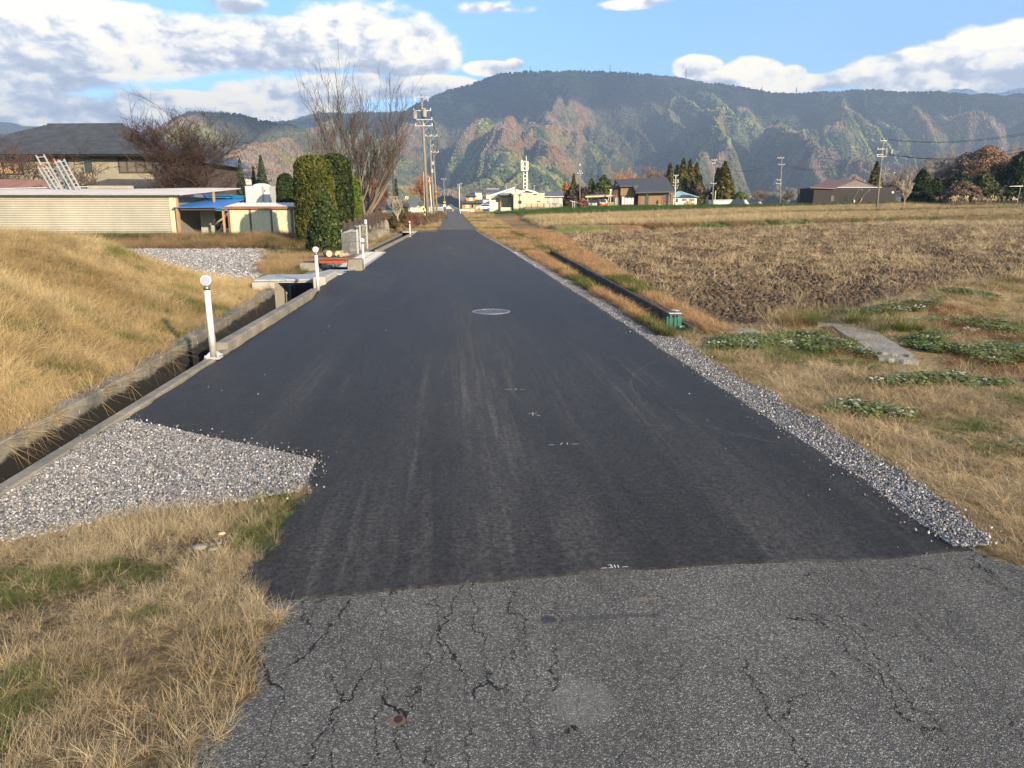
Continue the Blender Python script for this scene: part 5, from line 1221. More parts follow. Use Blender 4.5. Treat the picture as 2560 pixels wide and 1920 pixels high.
# ================================================================ FAR HOUSES, POLES, WIRES
# white house group by the lane
s = Site(1288, 185, 0, 521); t = thing('white_house', 'cream and white single storey house with grey gables and a stone footing', 'house', s.loc, s.rz)
zb = -1.2
def poly(name, m_, pts, d0, d1, par): return MB().prism([(s.x(a, b, d0), s.z(b, d0) if b < 600 else zb) for a, b in pts], d0, d1).build(name, m_, par)
def roofstrip(par, p, q_, d0, d1, th=.22, m_=None, name='roof'):
    a = (s.x(p[0], p[1], d0), s.z(p[1], d0)); b = (s.x(q_[0], q_[1], d0), s.z(q_[1], d0))
    return MB().slab((a[0], d0, a[1]), (b[0], d0, b[1]), (b[0], d1, b[1]), (a[0], d1, a[1]), th).build(name, m_ or ROOFD, par)
poly('wall', CREAM2, [(1224, 650), (1224, 490), (1287, 469), (1287, 650)], 2, 12, t)
r_ = roofstrip(t, (1218, 489.5), (1288, 466.5), 1.2, 12.5); MB().slab((s.x(1218, 490, 1.15), 1.15, s.z(489.8, 1.15)), (s.x(1288, 467, 1.15), 1.15, s.z(467, 1.15)), (s.x(1288, 467, 1.15), 1.2, s.z(467, 1.15)), (s.x(1218, 490, 1.15), 1.2, s.z(489.8, 1.15)), .38).build('barge_board', WHITE, r_)
poly('wall', CREAM2, [(1289, 650), (1289, 468), (1346, 482), (1346, 650)], 4, 12, t); roofstrip(t, (1286, 466.5), (1349, 481), 3.5, 12.5)
poly('gable_wall', mat('terracotta_board', (.34, .20, .13), .8, .1), [(1297, 650), (1297, 481), (1317, 474), (1340, 480.5), (1340, 650)], 0, 8, t)
for p_, q_ in (((1292, 481.5), (1317, 472.5)), ((1317, 472.5), (1346, 481))):
    r_ = roofstrip(t, p_, q_, -.8, 9); d0 = -.85
    MB().slab((s.x(p_[0], p_[1], d0), d0, s.z(p_[1]+.2, d0)), (s.x(q_[0], q_[1], d0), d0, s.z(q_[1]+.2, d0)), (s.x(q_[0], q_[1], d0), d0+.05, s.z(q_[1]+.2, d0)), (s.x(p_[0], p_[1], d0), d0+.05, s.z(p_[1]+.2, d0)), .35).build('barge_board', WHITE, r_)
poly('front_wall', CREAM, [(1284, 521), (1284, 484), (1361, 483), (1361, 521)], -3, 0, t)
MB().box(s.x(1278, 484, -3.2), s.x(1362, 484, -3.2), -3.25, .2, s.z(484.3, -3), s.z(482.6, -3)).build('parapet_cap', WHITE, t)
poly('foundation', mat('stone_base', (.20, .15, .12), .9, .4, 2), [(1285, 650), (1285, 521.2), (1312, 521.2), (1312, 650)], -2.9, 0, t)
poly('foundation', mat('stone_base', (.2, .15, .12)), [(1312, 650), (1312, 518.5), (1406, 517.5), (1406, 650)], -5.2, -3.05, t)
poly('wing_wall', mat('warm_white', (.60, .56, .44), .7, .05), [(1361, 650), (1361, 491), (1405.5, 491), (1405.5, 650)], 1, 9, t)
MB().slab((s.x(1360, 491, .4), .4, s.z(491, .4)), (s.x(1409.5, 491, .4), .4, s.z(490.5, .4)), (s.x(1407, 478, 6), 6, s.z(478.5, 6)), (s.x(1361, 478, 6), 6, s.z(479, 6)), .2).build('wing_roof', ROOFG, t)
MB().box(s.x(1360), s.x(1409.5), .3, .42, s.z(492), s.z(490.6)).build('roof_fascia', WHITE, t)
poly('porch_roof', mat('blue_porch_roof', (.10, .16, .26), .5), [(1249, 488), (1249, 484), (1280, 481), (1285, 484), (1268, 488)], -1, 2, t)
poly('entrance_wall', mat('tan_boards', (.40, .25, .12), .7, .2), [(1251, 650), (1251, 488), (1279, 488), (1279, 650)], 1.2, 2, t)
window(s, t, 1258, 1270, 493.5, 518, 1.15, 2, 1, WOODD, name='entrance_door'); window(s, t, 1240, 1247.5, 495, 504, 1.98, 1, 1, WOODD)
for a in ((1295, 1299), (1299.6, 1303)): window(s, t, a[0], a[1], 487, 489, -3.05, 1); window(s, t, a[0]+1, a[1]+1, 501.5, 509, -3.05, 1)
for a in ((1334, 1337.5), (1338.5, 1342)): window(s, t, a[0], a[1], 485.5, 488, -3.05, 1); window(s, t, a[0]+9, a[1]+9, 502.5, 505, -3.05, 1)
window(s, t, 1318, 1327, 495, 509.5, -3.02, 1, 1, CREAM2, CREAM, name='shutter_door')
for a, b, c in ((1368.5, 1374.5, 509), (1382, 1389, 515), (1390.5, 1397.5, 509)): window(s, t, a, b, 494, c, .96, 3, 4, WHITE, mat('grey_pane', (.22, .25, .27), .3), .05)
rl = MB()
for px in (1314, 1327, 1342, 1357, 1372, 1387, 1400): rl.box(s.x(px)-.07, s.x(px)+.07, -5.1, -5.0, s.z(519, -5), s.z(509.5, -5))
for py in (509.5, 512.5, 515.5): rl.box(s.x(1314), s.x(1400), -5.09, -5.01, s.z(py+.55, -5), s.z(py-.55, -5))
rl.build('terrace_railing', WOODD, t)
MB().box(s.x(1252), s.x(1280), -2, 1.1, zb, s.z(518.5, -1)).build('porch_step', CREAM2, t)
MB().bar((s.x(1308, 500, -4), -4, s.z(528, -4)), (s.x(1306.5, 475, -4), -4, s.z(474, -4)), .09, 6).build('service_mast', CREAM2, t)
for px, pt, pb in ((1266, 461, 470), (1290, 459, 467), (1337, 462, 476)):
    a = MB().bar((s.x(px), 5, s.z(pb+3)), (s.x(px), 5, s.z(pt)), .07, 4).bar((s.x(px-3.5), 5, s.z(pt)), (s.x(px+4.5), 5, s.z(pt+.4)), .06, 4)
    for k in range(4): a.bar((s.x(px-3+k*2), 4.5, s.z(pt)), (s.x(px-3+k*2), 5.5, s.z(pt)), .03, 3)
    a.build('roof_aerial', ALU, t)
# car by the house, garage box
def side_car(px0, px1, F, pyb, label, col, cat='car', facing=1):
    s = Site(px0, F, 0, pyb); L_ = s.x(px1); h = L_*.36; t = thing('parked_car', label, cat, s.loc, s.rz)
    P = [(0, .22), (0, .45), (.03, .55), (.22, .62), (.36, .93), (.45, 1), (.75, 1), (.93, .80), (.99, .55), (1, .30), (.98, .18)]
    MB().prism([(x*L_, z*h) for x, z in P], 0, 1.6).build('body', col, t)
    G_ = [(.27, .64), (.38, .90), (.46, .95), (.73, .95), (.87, .78), (.88, .66)]
    MB().prism([(x*L_, z*h) for x, z in G_], -.01, .04).build('side_window', DGLASS, t)
    for x in (.19, .80): wheel(t, x*L_, .0, .29, .18)
    MB().box(.005*L_, .03*L_, .2, .5, h*.42, h*.52).build('headlight', CURT, t)
    return t
PAINTW = mat('car_white', (.62, .66, .70), .3, .03, spec=.6)
side_car(1189.5, 1230, 178, 525, 'white hatchback parked in front of the cream house by the lane', PAINTW)
# two storey orange house
s = Site(1180, 228, 0, 522); t = thing('tiled_villa', 'two storey ochre house with black tiled roofs beyond the white car', 'house', s.loc, s.rz); OCH = mat('ochre_plaster', (.38, .22, .08), .85, .1)
zb = -1
poly('lower_wall', OCH, [(1156, 650), (1156, 508), (1208, 508), (1208, 650)], 0, 8, t); poly('upper_wall', OCH, [(1165.5, 505), (1165.5, 490), (1188, 490), (1188, 505)], 1, 7, t)
poly('upper_wall', CREAM2, [(1188, 505), (1188, 482), (1204, 482), (1204, 505)], 3, 9, t)
def hip(par, x0, x1, z0, xa, xb, z1, d0, d1, m_=ROOFD, name='roof', dm=None):
    a, b, c, d = (x0, d0, z0), (x1, d0, z0), (x1, d1, z0), (x0, d1, z0); ym = (d0+d1)/2 if dm is None else dm; e, f = (xa, ym, z1), (xb, ym, z1)
    return MB().add([a, b, c, d, e, f], [(0, 1, 5, 4), (1, 2, 5), (2, 3, 4, 5), (3, 0, 4), (3, 2, 1, 0)]).build(name, m_, par)
hip(t, s.x(1160.5), s.x(1191), s.z(491), s.x(1174), s.x(1180), s.z(481.5), 0, 8); hip(t, s.x(1152), s.x(1208), s.z(508.5), s.x(1163), s.x(1206), s.z(498.5), -1, 6)
hip(t, s.x(1176), s.x(1210), s.z(483), s.x(1180), s.x(1206), s.z(479), 3, 10, ROOFG)
window(s, t, 1173, 1181, 494, 502, .98, 2, 1, CURT, CURT); window(s, t, 1164, 1173, 512, 520, -.02, 2, 1, CURT, CURT); window(s, t, 1178, 1184, 511, 520, -.02, 1, 1, CURT, DGLASS)
s = Site(1210, 205, 0, 521); t = thing('grey_storehouse', 'small pale grey garage between the ochre house and the cream house', 'garage', s.loc, s.rz)
MB().box(s.x(1207), s.x(1224), 0, 5, -1, s.z(498)).build('wall', mat('pale_grey_wall', (.42, .43, .44), .7), t); MB().box(s.x(1205.5), s.x(1225), -.3, 5.3, s.z(498), s.z(497)).build('roof', ROOFG, t); window(s, t, 1209, 1219, 503.5, 520, -.02, 1, 3, CURT, mat('shutter', (.5, .5, .5), .6), name='shutter')
s = Site(1230, 240, 0, 521); t = thing('grey_roof_house', 'house whose plain grey roof shows above the ochre house', 'house', s.loc, s.rz)
MB().box(s.x(1216), s.x(1246), 0, 8, -1, s.z(482)).build('wall', CREAM2, t); MB().slab((s.x(1214), -.5, s.z(483)), (s.x(1247), -.5, s.z(483)), (s.x(1246), 4, s.z(471.5)), (s.x(1215), 4, s.z(471.5)), .25).build('roof', ROOFG, t); MB().box(s.x(1215), s.x(1246), 3.9, 4.2, s.z(472), s.z(470.7)).build('ridge', CREAM2, t)

# brown boarded house
s = Site(1594, 165, 0, 513); t = thing('brown_house', 'brown boarded house with big charcoal roof and white curtains', 'house', s.loc, s.rz); zb = -1.0
RF = mat('charcoal_roof', (.055, .060, .070), .55, .08, 2)
MB().box(s.x(1596), s.x(1683.5), 0, 7, -.25, s.z(479.5)).build('front_wall', WOODB, t)
MB().box(s.x(1551.5, 478, 1), s.x(1594), 1.0, 6, s.z(489, 1), s.z(464, 1)).build('upper_bay', WOODB, t)
poly('gable_wall', WOODD, [(1531, 650), (1531, 486), (1541, 460), (1552, 470), (1552, 650)], 1.6, 9, t)
poly('lower_wall', WOODD, [(1551, 650), (1551, 489), (1596, 489), (1596, 650)], 1.2, 6, t)
def pp(px, py, dv): return s.p(px, py, dv)
MB().slab(pp(1589, 480.5, -1.6), pp(1686.5, 478, -1.6), pp(1667, 443.5, 5.5), pp(1576, 446.5, 5.5), .25).build('roof', RF, t)
MB().slab(pp(1549, 465, .2), pp(1582, 464.2, .2), pp(1577.5, 446.4, 5.5), pp(1537, 449, 5.5), .22).build('roof', RF, t)
MB().slab(pp(1525, 483, 1.0), pp(1529, 483, 1.0), pp(1540, 450, 5.4), pp(1536.5, 449.5, 5.4), .5).build('barge_board', WOODB, t)
MB().box(s.x(1590), s.x(1686), -1.55, -1.35, s.z(481.5, -1.5), s.z(480, -1.5)).build('eaves_beam', TIMBER, t)
MB().add([pp(1582, 463.9, .1), pp(1590, 480.3, -1.55), pp(1595, 480.3, 0), pp(1595, 463, 1.0)], [(0, 1, 2, 3)]).build('eaves_side', RF, t)
window(s, t, 1554, 1586, 490.5, 512.5, 1.15, 4, 1, WOODB, mat('white_curtain', (.70, .71, .70), .7, .12, 1.5, stretch=(3, 3, .2)), .16)
window(s, t, 1613.5, 1622, 484, 512, -.04, 1, 1, WOODD, name='doorway'); window(s, t, 1601, 1608, 488, 512, -.04, 1, 1, WOODB, WOODB, name='sliding_door'); window(s, t, 1536.5, 1545.5, 493, 515, 1.55, 1, 1, WOODD, mat('grey_door', (.24, .25, .27), .5), name='door')
window(s, t, 1656, 1680, 483, 510, -.06, 4, 1, WOODB, DGLASS, .22)
for px in (1680.5,): MB().box(s.x(px, 495, -1.4), s.x(px+2.5, 495, -1.4), -1.45, -1.2, -.6, s.z(480, -1.4)).build('porch_post', WOODB, t)
MB().box(s.x(1643), s.x(1653), -1.2, -.4, -.2, .12).box(s.x(1653), s.x(1664), -1.2, -.4, -.1, .02).build('door_step', WHITE, t)
for px in (1534, 1538.5, 1542.5): MB().lathe([(.12, 0), (.15, .25), (.05, .3)], 8, (s.x(px), 1.45, s.z(491))).build('wall_pot', TIMBER, t)
for a in ((1543, 1544.5), (1545.5, 1547)): window(s, t, a[0], a[1], 467, 472, 1.5, 1, 1, WOODD, name='slot_window')
# person standing behind the open window
def person(s_, px, pyf, h, label):
    L = Site(px, s_, 0, pyf); v = [(0, 0, .53*h), (0, 0, .63*h), (0, 0, .76*h), (0, 0, .82*h), (0, -.01, .87*h), (0, -.01, .95*h), (.055*h, 0, .50*h), (.06*h, -.01, .28*h), (.06*h, .0, .04*h), (.06*h, -.06, .01*h), (-.055*h, 0, .5*h), (-.06*h, -.01, .28*h), (-.06*h, 0, .04*h), (-.06*h, -.06, .01*h), (.11*h, 0, .79*h), (.14*h, 0, .62*h), (.12*h, -.08, .50*h), (.12*h, -.10, .46*h), (-.11*h, 0, .79*h), (-.14*h, 0, .62*h), (-.10*h, -.10, .52*h), (-.09*h, -.13, .49*h)]
    e = [(0, 1), (1, 2), (2, 3), (3, 4), (4, 5), (0, 6), (6, 7), (7, 8), (8, 9), (0, 10), (10, 11), (11, 12), (12, 13), (2, 14), (14, 15), (15, 16), (16, 17), (2, 18), (18, 19), (19, 20), (20, 21)]
    r = [.075, .075, .085, .035, .05, .055, .055, .035, .025, .022, .055, .035, .025, .022, .035, .026, .018, .018, .035, .026, .018, .018]
    me = bpy.data.meshes.new('person'); me.from_pydata(v, e, []); me.update(); o = bpy.data.objects.new('person', me); C.objects.link(o); o.location = L.loc; o.rotation_euler = (0, 0, L.rz)
    o.modifiers.new('skin', 'SKIN'); sk = me.skin_vertices[0].data
    for i, rr in enumerate(r): sk[i].radius = (rr*h, rr*h*.8)
    sk[0].use_root = True; o.modifiers.new('sub', 'SUBSURF').levels = 1; link_mat(o, mat('dark_clothes', (.05, .045, .05), .9)); top(o, label, 'person')
    MB().box(-.16*h*.8, .12*h, -.13, -.09, .50*h, .68*h).build('red_bag', mat('red_cloth', (.50, .03, .03), .8), o); return o
person(163.4, 1660, 510.5, 1.66, 'person in dark clothes with red apron in the open window of the brown house')
# carport with two vehicles, equipment
s = Site(1469, 163, 0, 516); t = thing('carport', 'timber carport with thin flat roof beside the brown house', 'carport', s.loc, s.rz)
MB().slab(pp(1463, 490.5, -.5), pp(1531, 487.5, -.5), pp(1531, 484.5, 5.5), pp(1470, 487, 5.5), .3).build('roof', mat('carport_roof', (.20, .16, .13), .8), t)
MB().slab(pp(1464, 490.4, -.55), pp(1530, 487.6, -.55), pp(1530, 487.6, -.5), pp(1464, 490.4, -.5), .28).build('front_beam', mat('light_beam', (.55, .42, .24), .7), t)
for px, dv in ((1469, 0), (1526.5, 0), (1473, 5), (1524, 5)): x = s.x(px, 500, dv); MB().box(x-.09, x+.09, dv, dv+.18, -.3, 2.35).build('post', TIMBER, t)
def front_car(px0, px1, F, pyb, pyt, label, m_, lower=None, rear=False):
    s = Site(px0, F, 0, pyb); w = s.x(px1); h = s.z(pyt); t = thing('parked_car', label, 'car', s.loc, s.rz)
    MB().prism([(0, .18), (w, .18), (w, h*.55), (w*.90, h*.95), (w*.8, h), (w*.2, h), (w*.1, h*.95), (0, h*.55)], 0, 3.4).build('body', m_, t)
    if lower: MB().box(-.01, w+.01, -.05, .5, .22, h*.42).build('bumper', lower, t)
    MB().prism([(w*.1, h*.55), (w*.9, h*.55), (w*.82, h*.92), (w*.18, h*.92)], -.03, .02).build('rear_window' if rear else 'windscreen', DGLASS, t)
    for k in (0, 1): MB().box(w*(.04+.76*k), w*(.20+.76*k), -.07, .01, h*.40, h*.5).build('tail_light' if rear else 'headlight', mat('lamp_red', (.5, .03, .02), .4) if rear else CURT, t)
    MB().box(w*.38, w*.62, -.08, .0, h*.24, h*.33).build('number_plate', YEL if rear else WHITE, t)
    for k in (0, 1): wheel(t, w*(.12+.76*k), .4, .28, .18)
front_car(1471.5, 1493, 166, 516.5, 499, 'pale silver car under the timber carport', mat('silver_green', (.36, .42, .40), .35))
front_car(1499, 1518, 166, 516.5, 498, 'white and red van under the timber carport', PAINTW, mat('van_red', (.45, .03, .03), .4), True)
s = Site(1523, 161, 0, 516); t = thing('yellow_loader', 'small upright beige loader arm in front of the brown house', 'machine', s.loc, s.rz); BG = mat('beige_metal', (.52, .50, .34), .6)
MB().box(-.3, 1.0, 0, 1, 0, .9).build('body', mat('olive_metal', (.22, .22, .08), .6), t); MB().bar((-.5, .2, .4), (.25, .2, 3.4), .09, 5).bar((.2, .3, .4), (.30, .2, 3.5), .07, 5).build('mast', BG, t); MB().box(.0, .5, .1, .4, 3.3, 3.6).build('head', BG, t)
s = Site(1433, 150, 0, 520); t = thing('tubular_stand', 'white tubular frame standing on the grass left of the carport', 'frame', s.loc, s.rz)
fr = MB()
for px, dv in ((1432, 0), (1438, 2), (1436, -1), (1441, 0)): fr.bar((s.x(px), dv, -.3), (s.x(px), dv, s.z(504)), .06, 4)
fr.bar((s.x(1425), 0, s.z(502)), (s.x(1442), 0, s.z(506)), .07, 4).bar((s.x(1432), 1, s.z(503)), (s.x(1443), -1, s.z(507)), .06, 4).build('tubes', CREAM2, t)
# pale green house, woodpile, low roofs
s = Site(1700, 190, 0, 508); t = thing('green_roof_house', 'small white house with pale green hip roof behind the woodpile', 'house', s.loc, s.rz)
MB().box(s.x(1678), s.x(1742), 0, 9, -1, s.z(492)).build('wall', mat('pale_green_wall', (.62, .68, .60), .7), t)
hip(t, s.x(1674), s.x(1748), s.z(493), s.x(1703), s.x(1712), s.z(477), -.8, 10, mat('pale_green_roof', (.25, .42, .42), .5, .12)); hip(t, s.x(1699), s.x(1735), s.z(491.5), s.x(1711), s.x(1716), s.z(482), -.95, 8, ROOFD, 'roof_panel')
window(s, t, 1690, 1695, 497, 505, -.02, 2, 1); window(s, t, 1705, 1717, 497, 502.5, -.02, 2, 1, CURT, DGLASS); window(s, t, 1723, 1736, 497, 503, -.02, 3, 1, CURT, DGLASS)
s = Site(1708, 168, 0, 511.5); t = thing('woodpile', 'heap of split firewood in front of the pale green house', 'woodpile', s.loc, s.rz); w = s.x(1739); lg = MB().lathe([(.13, 0), (.13, .45)], 7).build('split_log', mat('split_wood', (.58, .38, .18), .8, .3, 5), t)
k = 0
for row in range(6):
    n = int(15*(1-(row/7.0)**1.6))
    for i in range(n):
        x = w*(.5+(i-(n-1)/2)/15.0)+rnd.uniform(-.05, .05); z = .12+row*.115; r = (pi/2+rnd.uniform(-.4, .4), rnd.uniform(-.4, .4), rnd.uniform(-.5, .5))
        if k == 0: lg.location = (x, 0, z); lg.rotation_euler = r
        else: again(lg, t, (x, rnd.uniform(-.25, .25), z), r, (rnd.uniform(.8, 1.2),)*3)
        k += 1
s = Site(1790, 185, 0, 511); t = thing('white_shed', 'long low white shed between the pole and the dark roofs', 'shed', s.loc, s.rz)
poly('wall', WHITE, [(1784, 511), (1784, 500), (1824, 499.5), (1830, 502), (1822, 511)], 0, 5, t); roofstrip(t, (1783, 499.6), (1831, 499), -.3, 5.3, .15, CURT)
for a, b, c, F, lab in ((1818, 1881, 498, 190, 'wide navy roof with white gable edge sunk behind the green field'), (1872, 1915, 503.5, 200, 'smaller navy roof with white gable edge right of the wide one')):
    s = Site(a, F, 0, 512); t = thing('sunken_house', lab, 'house', s.loc, s.rz); x0, x1 = 0, s.x(b); zt = s.z(c)
    MB().box(x0+.8, x1-.4, .5, 6, -3, -.2).build('wall', WHITE, t)
    MB().slab((x0, 0, -.4), (x1*.80, 0, -.4), (x1*.82, 4, zt), (x1*.30, 4, zt), .2).build('roof', mat('navy_roof', (.035, .042, .065), .5), t)
    MB().add([(x1*.78, -.05, -.45), (x1*.84, -.05, -.45), (x1*.93, 2.5, zt*.62), (x1*.83, 4, zt)], [(0, 1, 2, 3)]).add([(x1*.84, 3, zt), (x1*.89, 3, zt-.05), (x1*1.02, 2, 0), (x1*.95, 2, -.1)], [(0, 1, 2, 3)]).build('gable_edge', WHITE, t)
# black barn
s = Site(2033, 160, 0, 514); t = thing('black_barn', 'black boarded barn with faded brown metal roof behind the stubble fields', 'barn', s.loc, s.rz); zb = -1
n = 46; xw0, xw1 = s.x(2033), s.x(2238); src = None; zt = s.z(469)
for i in range(n):
    xa = xw0+(xw1-xw0)*i/n; wd = (xw1-xw0)/n
    if src is None: src = MB().box(0, wd-.03, 0, .06, -1, zt).build('wall_board', BLACKW, t); src.location = (xa, 0, 0)
    else: again(src, t, (xa, rnd.uniform(-.012, .012), 0))
MB().box(xw0, xw1, .08, 8, -1, zt-.02).build('barn_body', BLACKW, t)
DR = mat('barn_roof', (.115, .075, .070), .55, .12, 1)
MB().slab(pp(2025.5, 468, -.6), pp(2088, 470.5, -.6), pp(2142, 448.5, 5), pp(2070, 448, 5), .2).build('roof', DR, t)
MB().slab(pp(2142, 448.3, 4.9), pp(2143.5, 448.3, 5.1), pp(2196, 467, 3.2), pp(2190, 467.5, 1.6), .25).build('roof', DR, t)
MB().add([pp(2090, 469, .2), pp(2188, 467.5, 1.8), pp(2141, 450.5, 4.8)], [(0, 1, 2)]).build('gable_board', mat('weathered_gable', (.20, .16, .125), .9, .25), t)
MB().box(s.x(2090), s.x(2200), -.05, .3, zt, zt+.1).build('wall_cap', CURT, t); MB().box(xw0+.1, s.x(2238), .2, 7.8, zt-.05, zt+.02).build('flat_roof', DR, t)
window(s, t, 2077.5, 2085.5, 489.5, 502.5, -.05, 2, 2, WOODB)
MB().box(s.x(2133.5), s.x(2136), -.3, -.1, 0, 1.2).build('white_post', CURT, t); MB().bar((s.x(2142), -1.0, 0), (s.x(2154), -.1, s.z(496)), .10, 5).build('leaning_beam', TIMBER, t)
MB().bar((s.x(2130), -.4, s.z(500)), (s.x(2145), -.1, s.z(471)), .03, 4).bar((s.x(2150), -.4, s.z(496)), (s.x(2170), -.1, s.z(474)), .03, 4).build('guy_wire', mat('wire_grey', (.2, .2, .2), .6), t)
for px, py in ((2151, 475.5), (2170, 475.5)): MB().lathe([(.09, 0), (.09, .1)], 8, (s.x(px), -.12, s.z(py))).build('insulator', WHITE, t)
MB().box(s.x(2226), s.x(2231), -.25, 0, s.z(483), s.z(479)).build('wall_lamp', WHITE, t)
s = Site(1965, 172, 0, 515); t = thing('low_purple_roof', 'low purplish sheet roof with stovepipe left of the black barn', 'shed', s.loc, s.rz)
MB().slab(pp(1960, 515, -1), pp(2033, 515, -1), pp(2033, 500, 5), pp(1986, 499, 5), .15).build('roof', mat('purple_roof', (.085, .060, .068), .6, .1), t); MB().box(s.x(1968), s.x(2032), 0, 5, -2, -.3).build('wall', BLACKW, t)
MB().bar((s.x(1998.5), 1, -.2), (s.x(1999.5), 1, s.z(470, 1)), .16, 7).build('stovepipe', BLK, t); MB().lathe([(.3, 0), (.32, .9), (.45, 1.2), (.1, 1.5)], 10, (s.x(2027), 3, s.z(501, 3))).build('vent_cap', ALU, t)
# far left houses
s = Site(1000, 190, 0, 531); t = thing('grey_roof_cottage', 'white cottage with plain dark grey roof left of the utility poles', 'house', s.loc, s.rz); zb = -1
MB().box(s.x(1019), s.x(1040), 0, 7, -1, s.z(514)).build('wall', CREAM2, t); MB().slab((s.x(1006), -.5, s.z(514)), (s.x(1043), -.5, s.z(514)), (s.x(1042), 4, s.z(496.5)), (s.x(1006), 4, s.z(497)), .3).build('roof', ROOFG, t); window(s, t, 1021, 1031, 517, 529, -.02, 3, 2, WHITE, CURT)
MB().box(s.x(1006), s.x(1019), 1, 7, -1, s.z(514)).build('wall', WOODD, t); MB().box(s.x(1007), s.x(1015), 3, 5, s.z(499), s.z(490)).build('upper_wall', CREAM, t)
s = Site(960, 185, 0, 531); t = thing('long_roof_house', 'house with long dark roof behind the pale twiggy shrub', 'house', s.loc, s.rz)
MB().box(s.x(950), s.x(1003), 0, 7, -1, s.z(520)).build('wall', CREAM2, t); MB().slab((s.x(944), -.6, s.z(520)), (s.x(1007), -.6, s.z(520)), (s.x(1006), 5, s.z(488)), (s.x(952), 5, s.z(488)), .3).build('roof', mat('slate_purple', (.10, .105, .125), .6), t)
s = Site(1042, 195, 0, 530); t = thing('cream_cottage', 'small cream gabled cottage behind the nearest utility pole', 'house', s.loc, s.rz); zb = -1
poly('wall', CREAM, [(1043, 650), (1043, 519), (1061, 512), (1070, 519), (1070, 650)], 0, 7, t); roofstrip(t, (1041, 519.5), (1061, 511), -.4, 7.4); roofstrip(t, (1061, 511), (1072, 520), -.4, 7.4); window(s, t, 1057.5, 1062, 520, 525, -.02, 1)
s = Site(1116, 250, 0, 525); t = thing('white_gable_house', 'white gable end at the far end of the lane', 'house', s.loc, s.rz)
poly('wall', CREAM2, [(1114, 650), (1114, 518), (1124, 511.5), (1131, 518), (1131, 650)], 0, 7, t); roofstrip(t, (1112, 518.6), (1124, 510.8), -.4, 7.4, .2, ROOFG); roofstrip(t, (1124, 510.8), (1133, 518.6), -.4, 7.4, .2, ROOFG)
# guard rails, signs
def rail(px0, px1, F, pyb, label, h=.8, rails=3, m_=WHITE):
    s = Site(px0, F, 0, pyb); w = s.x(px1); t = thing('guard_rail', label, 'guard rail', s.loc, s.rz); n = max(2, int(w/2))
    for i in range(n+1): MB().box(w*i/n-.05, w*i/n+.05, 0, .1, -.3, h).build('post', m_, t)
    for k in range(rails): MB().box(0, w, -.05, 0, h*(1-.3*k)-.12, h*(1-.3*k)).build('rail', m_, t)
rail(1073, 1107, 172, 529, 'white railed guard fence left of the lane behind the utility poles', 1.0, 3)
s = Site(1150, 163, 0, 530); t = thing('guard_rail', 'low white steel beam guard rail right of the lane end', 'guard rail', s.loc, s.rz); w = s.x(1174)
for i in (0.05, .82): MB().bar((w*i, .1, -.7), (w*i, .1, .5), .07, 7).build('post', WHITE, t)
MB().prismx([(0, .25), (-.08, .33), (0, .40), (-.08, .47), (0, .55), (.03, .55), (.03, .25)], 0, w).build('beam', mat('rail_white', (.66, .72, .76), .5), t)
s = Site(1181, 160, 0, 534); t = thing('road_sign', 'small white notice board with faint pink lettering at the lane end', 'sign', s.loc, s.rz)
MB().box(-.38, .40, 0, .04, .35, .95).build('board', WHITE, t); MB().bar((0, .06, -.3), (0, .06, .9), .05, 6).build('post', CURT, t); pk = MB()
for k in range(3): pk.box(-.28, .28-.1*k, -.005, 0, .80-.15*k, .86-.15*k)
pk.build('lettering', mat('pink_print', (.6, .25, .25), .7), t)
s = Site(1112, 140, 0, 537); t = thing('road_sign', 'yellow diamond warning sign over a white plate on a dark post, left of the lane', 'sign', s.loc, s.rz)
MB().bar((0, .06, -.3), (0, .06, s.z(502)), .045, 7).build('post', mat('dark_post', (.07, .06, .06), .6), t); zc = s.z(505.5); k = .26
MB().prism([(-k, zc), (0, zc-k), (k, zc), (0, zc+k)], -.02, .01).build('warning_board', YEL, t); MB().prism([(-.05, zc-.14), (.05, zc-.14), (.05, zc+.02), (.12, zc+.06), (0, zc+.16), (-.05, zc+.05)], -.026, -.021).build('symbol', BLK, t)
MB().box(-.24, .24, -.02, .01, s.z(517), s.z(511)).build('plate', mat('pale_plate', (.62, .60, .64), .6), t); MB().discy((.0, -.03, s.z(522)), .30, .04, 18).build('mirror_back', mat('mirror_dark', (.08, .06, .06), .5), t)

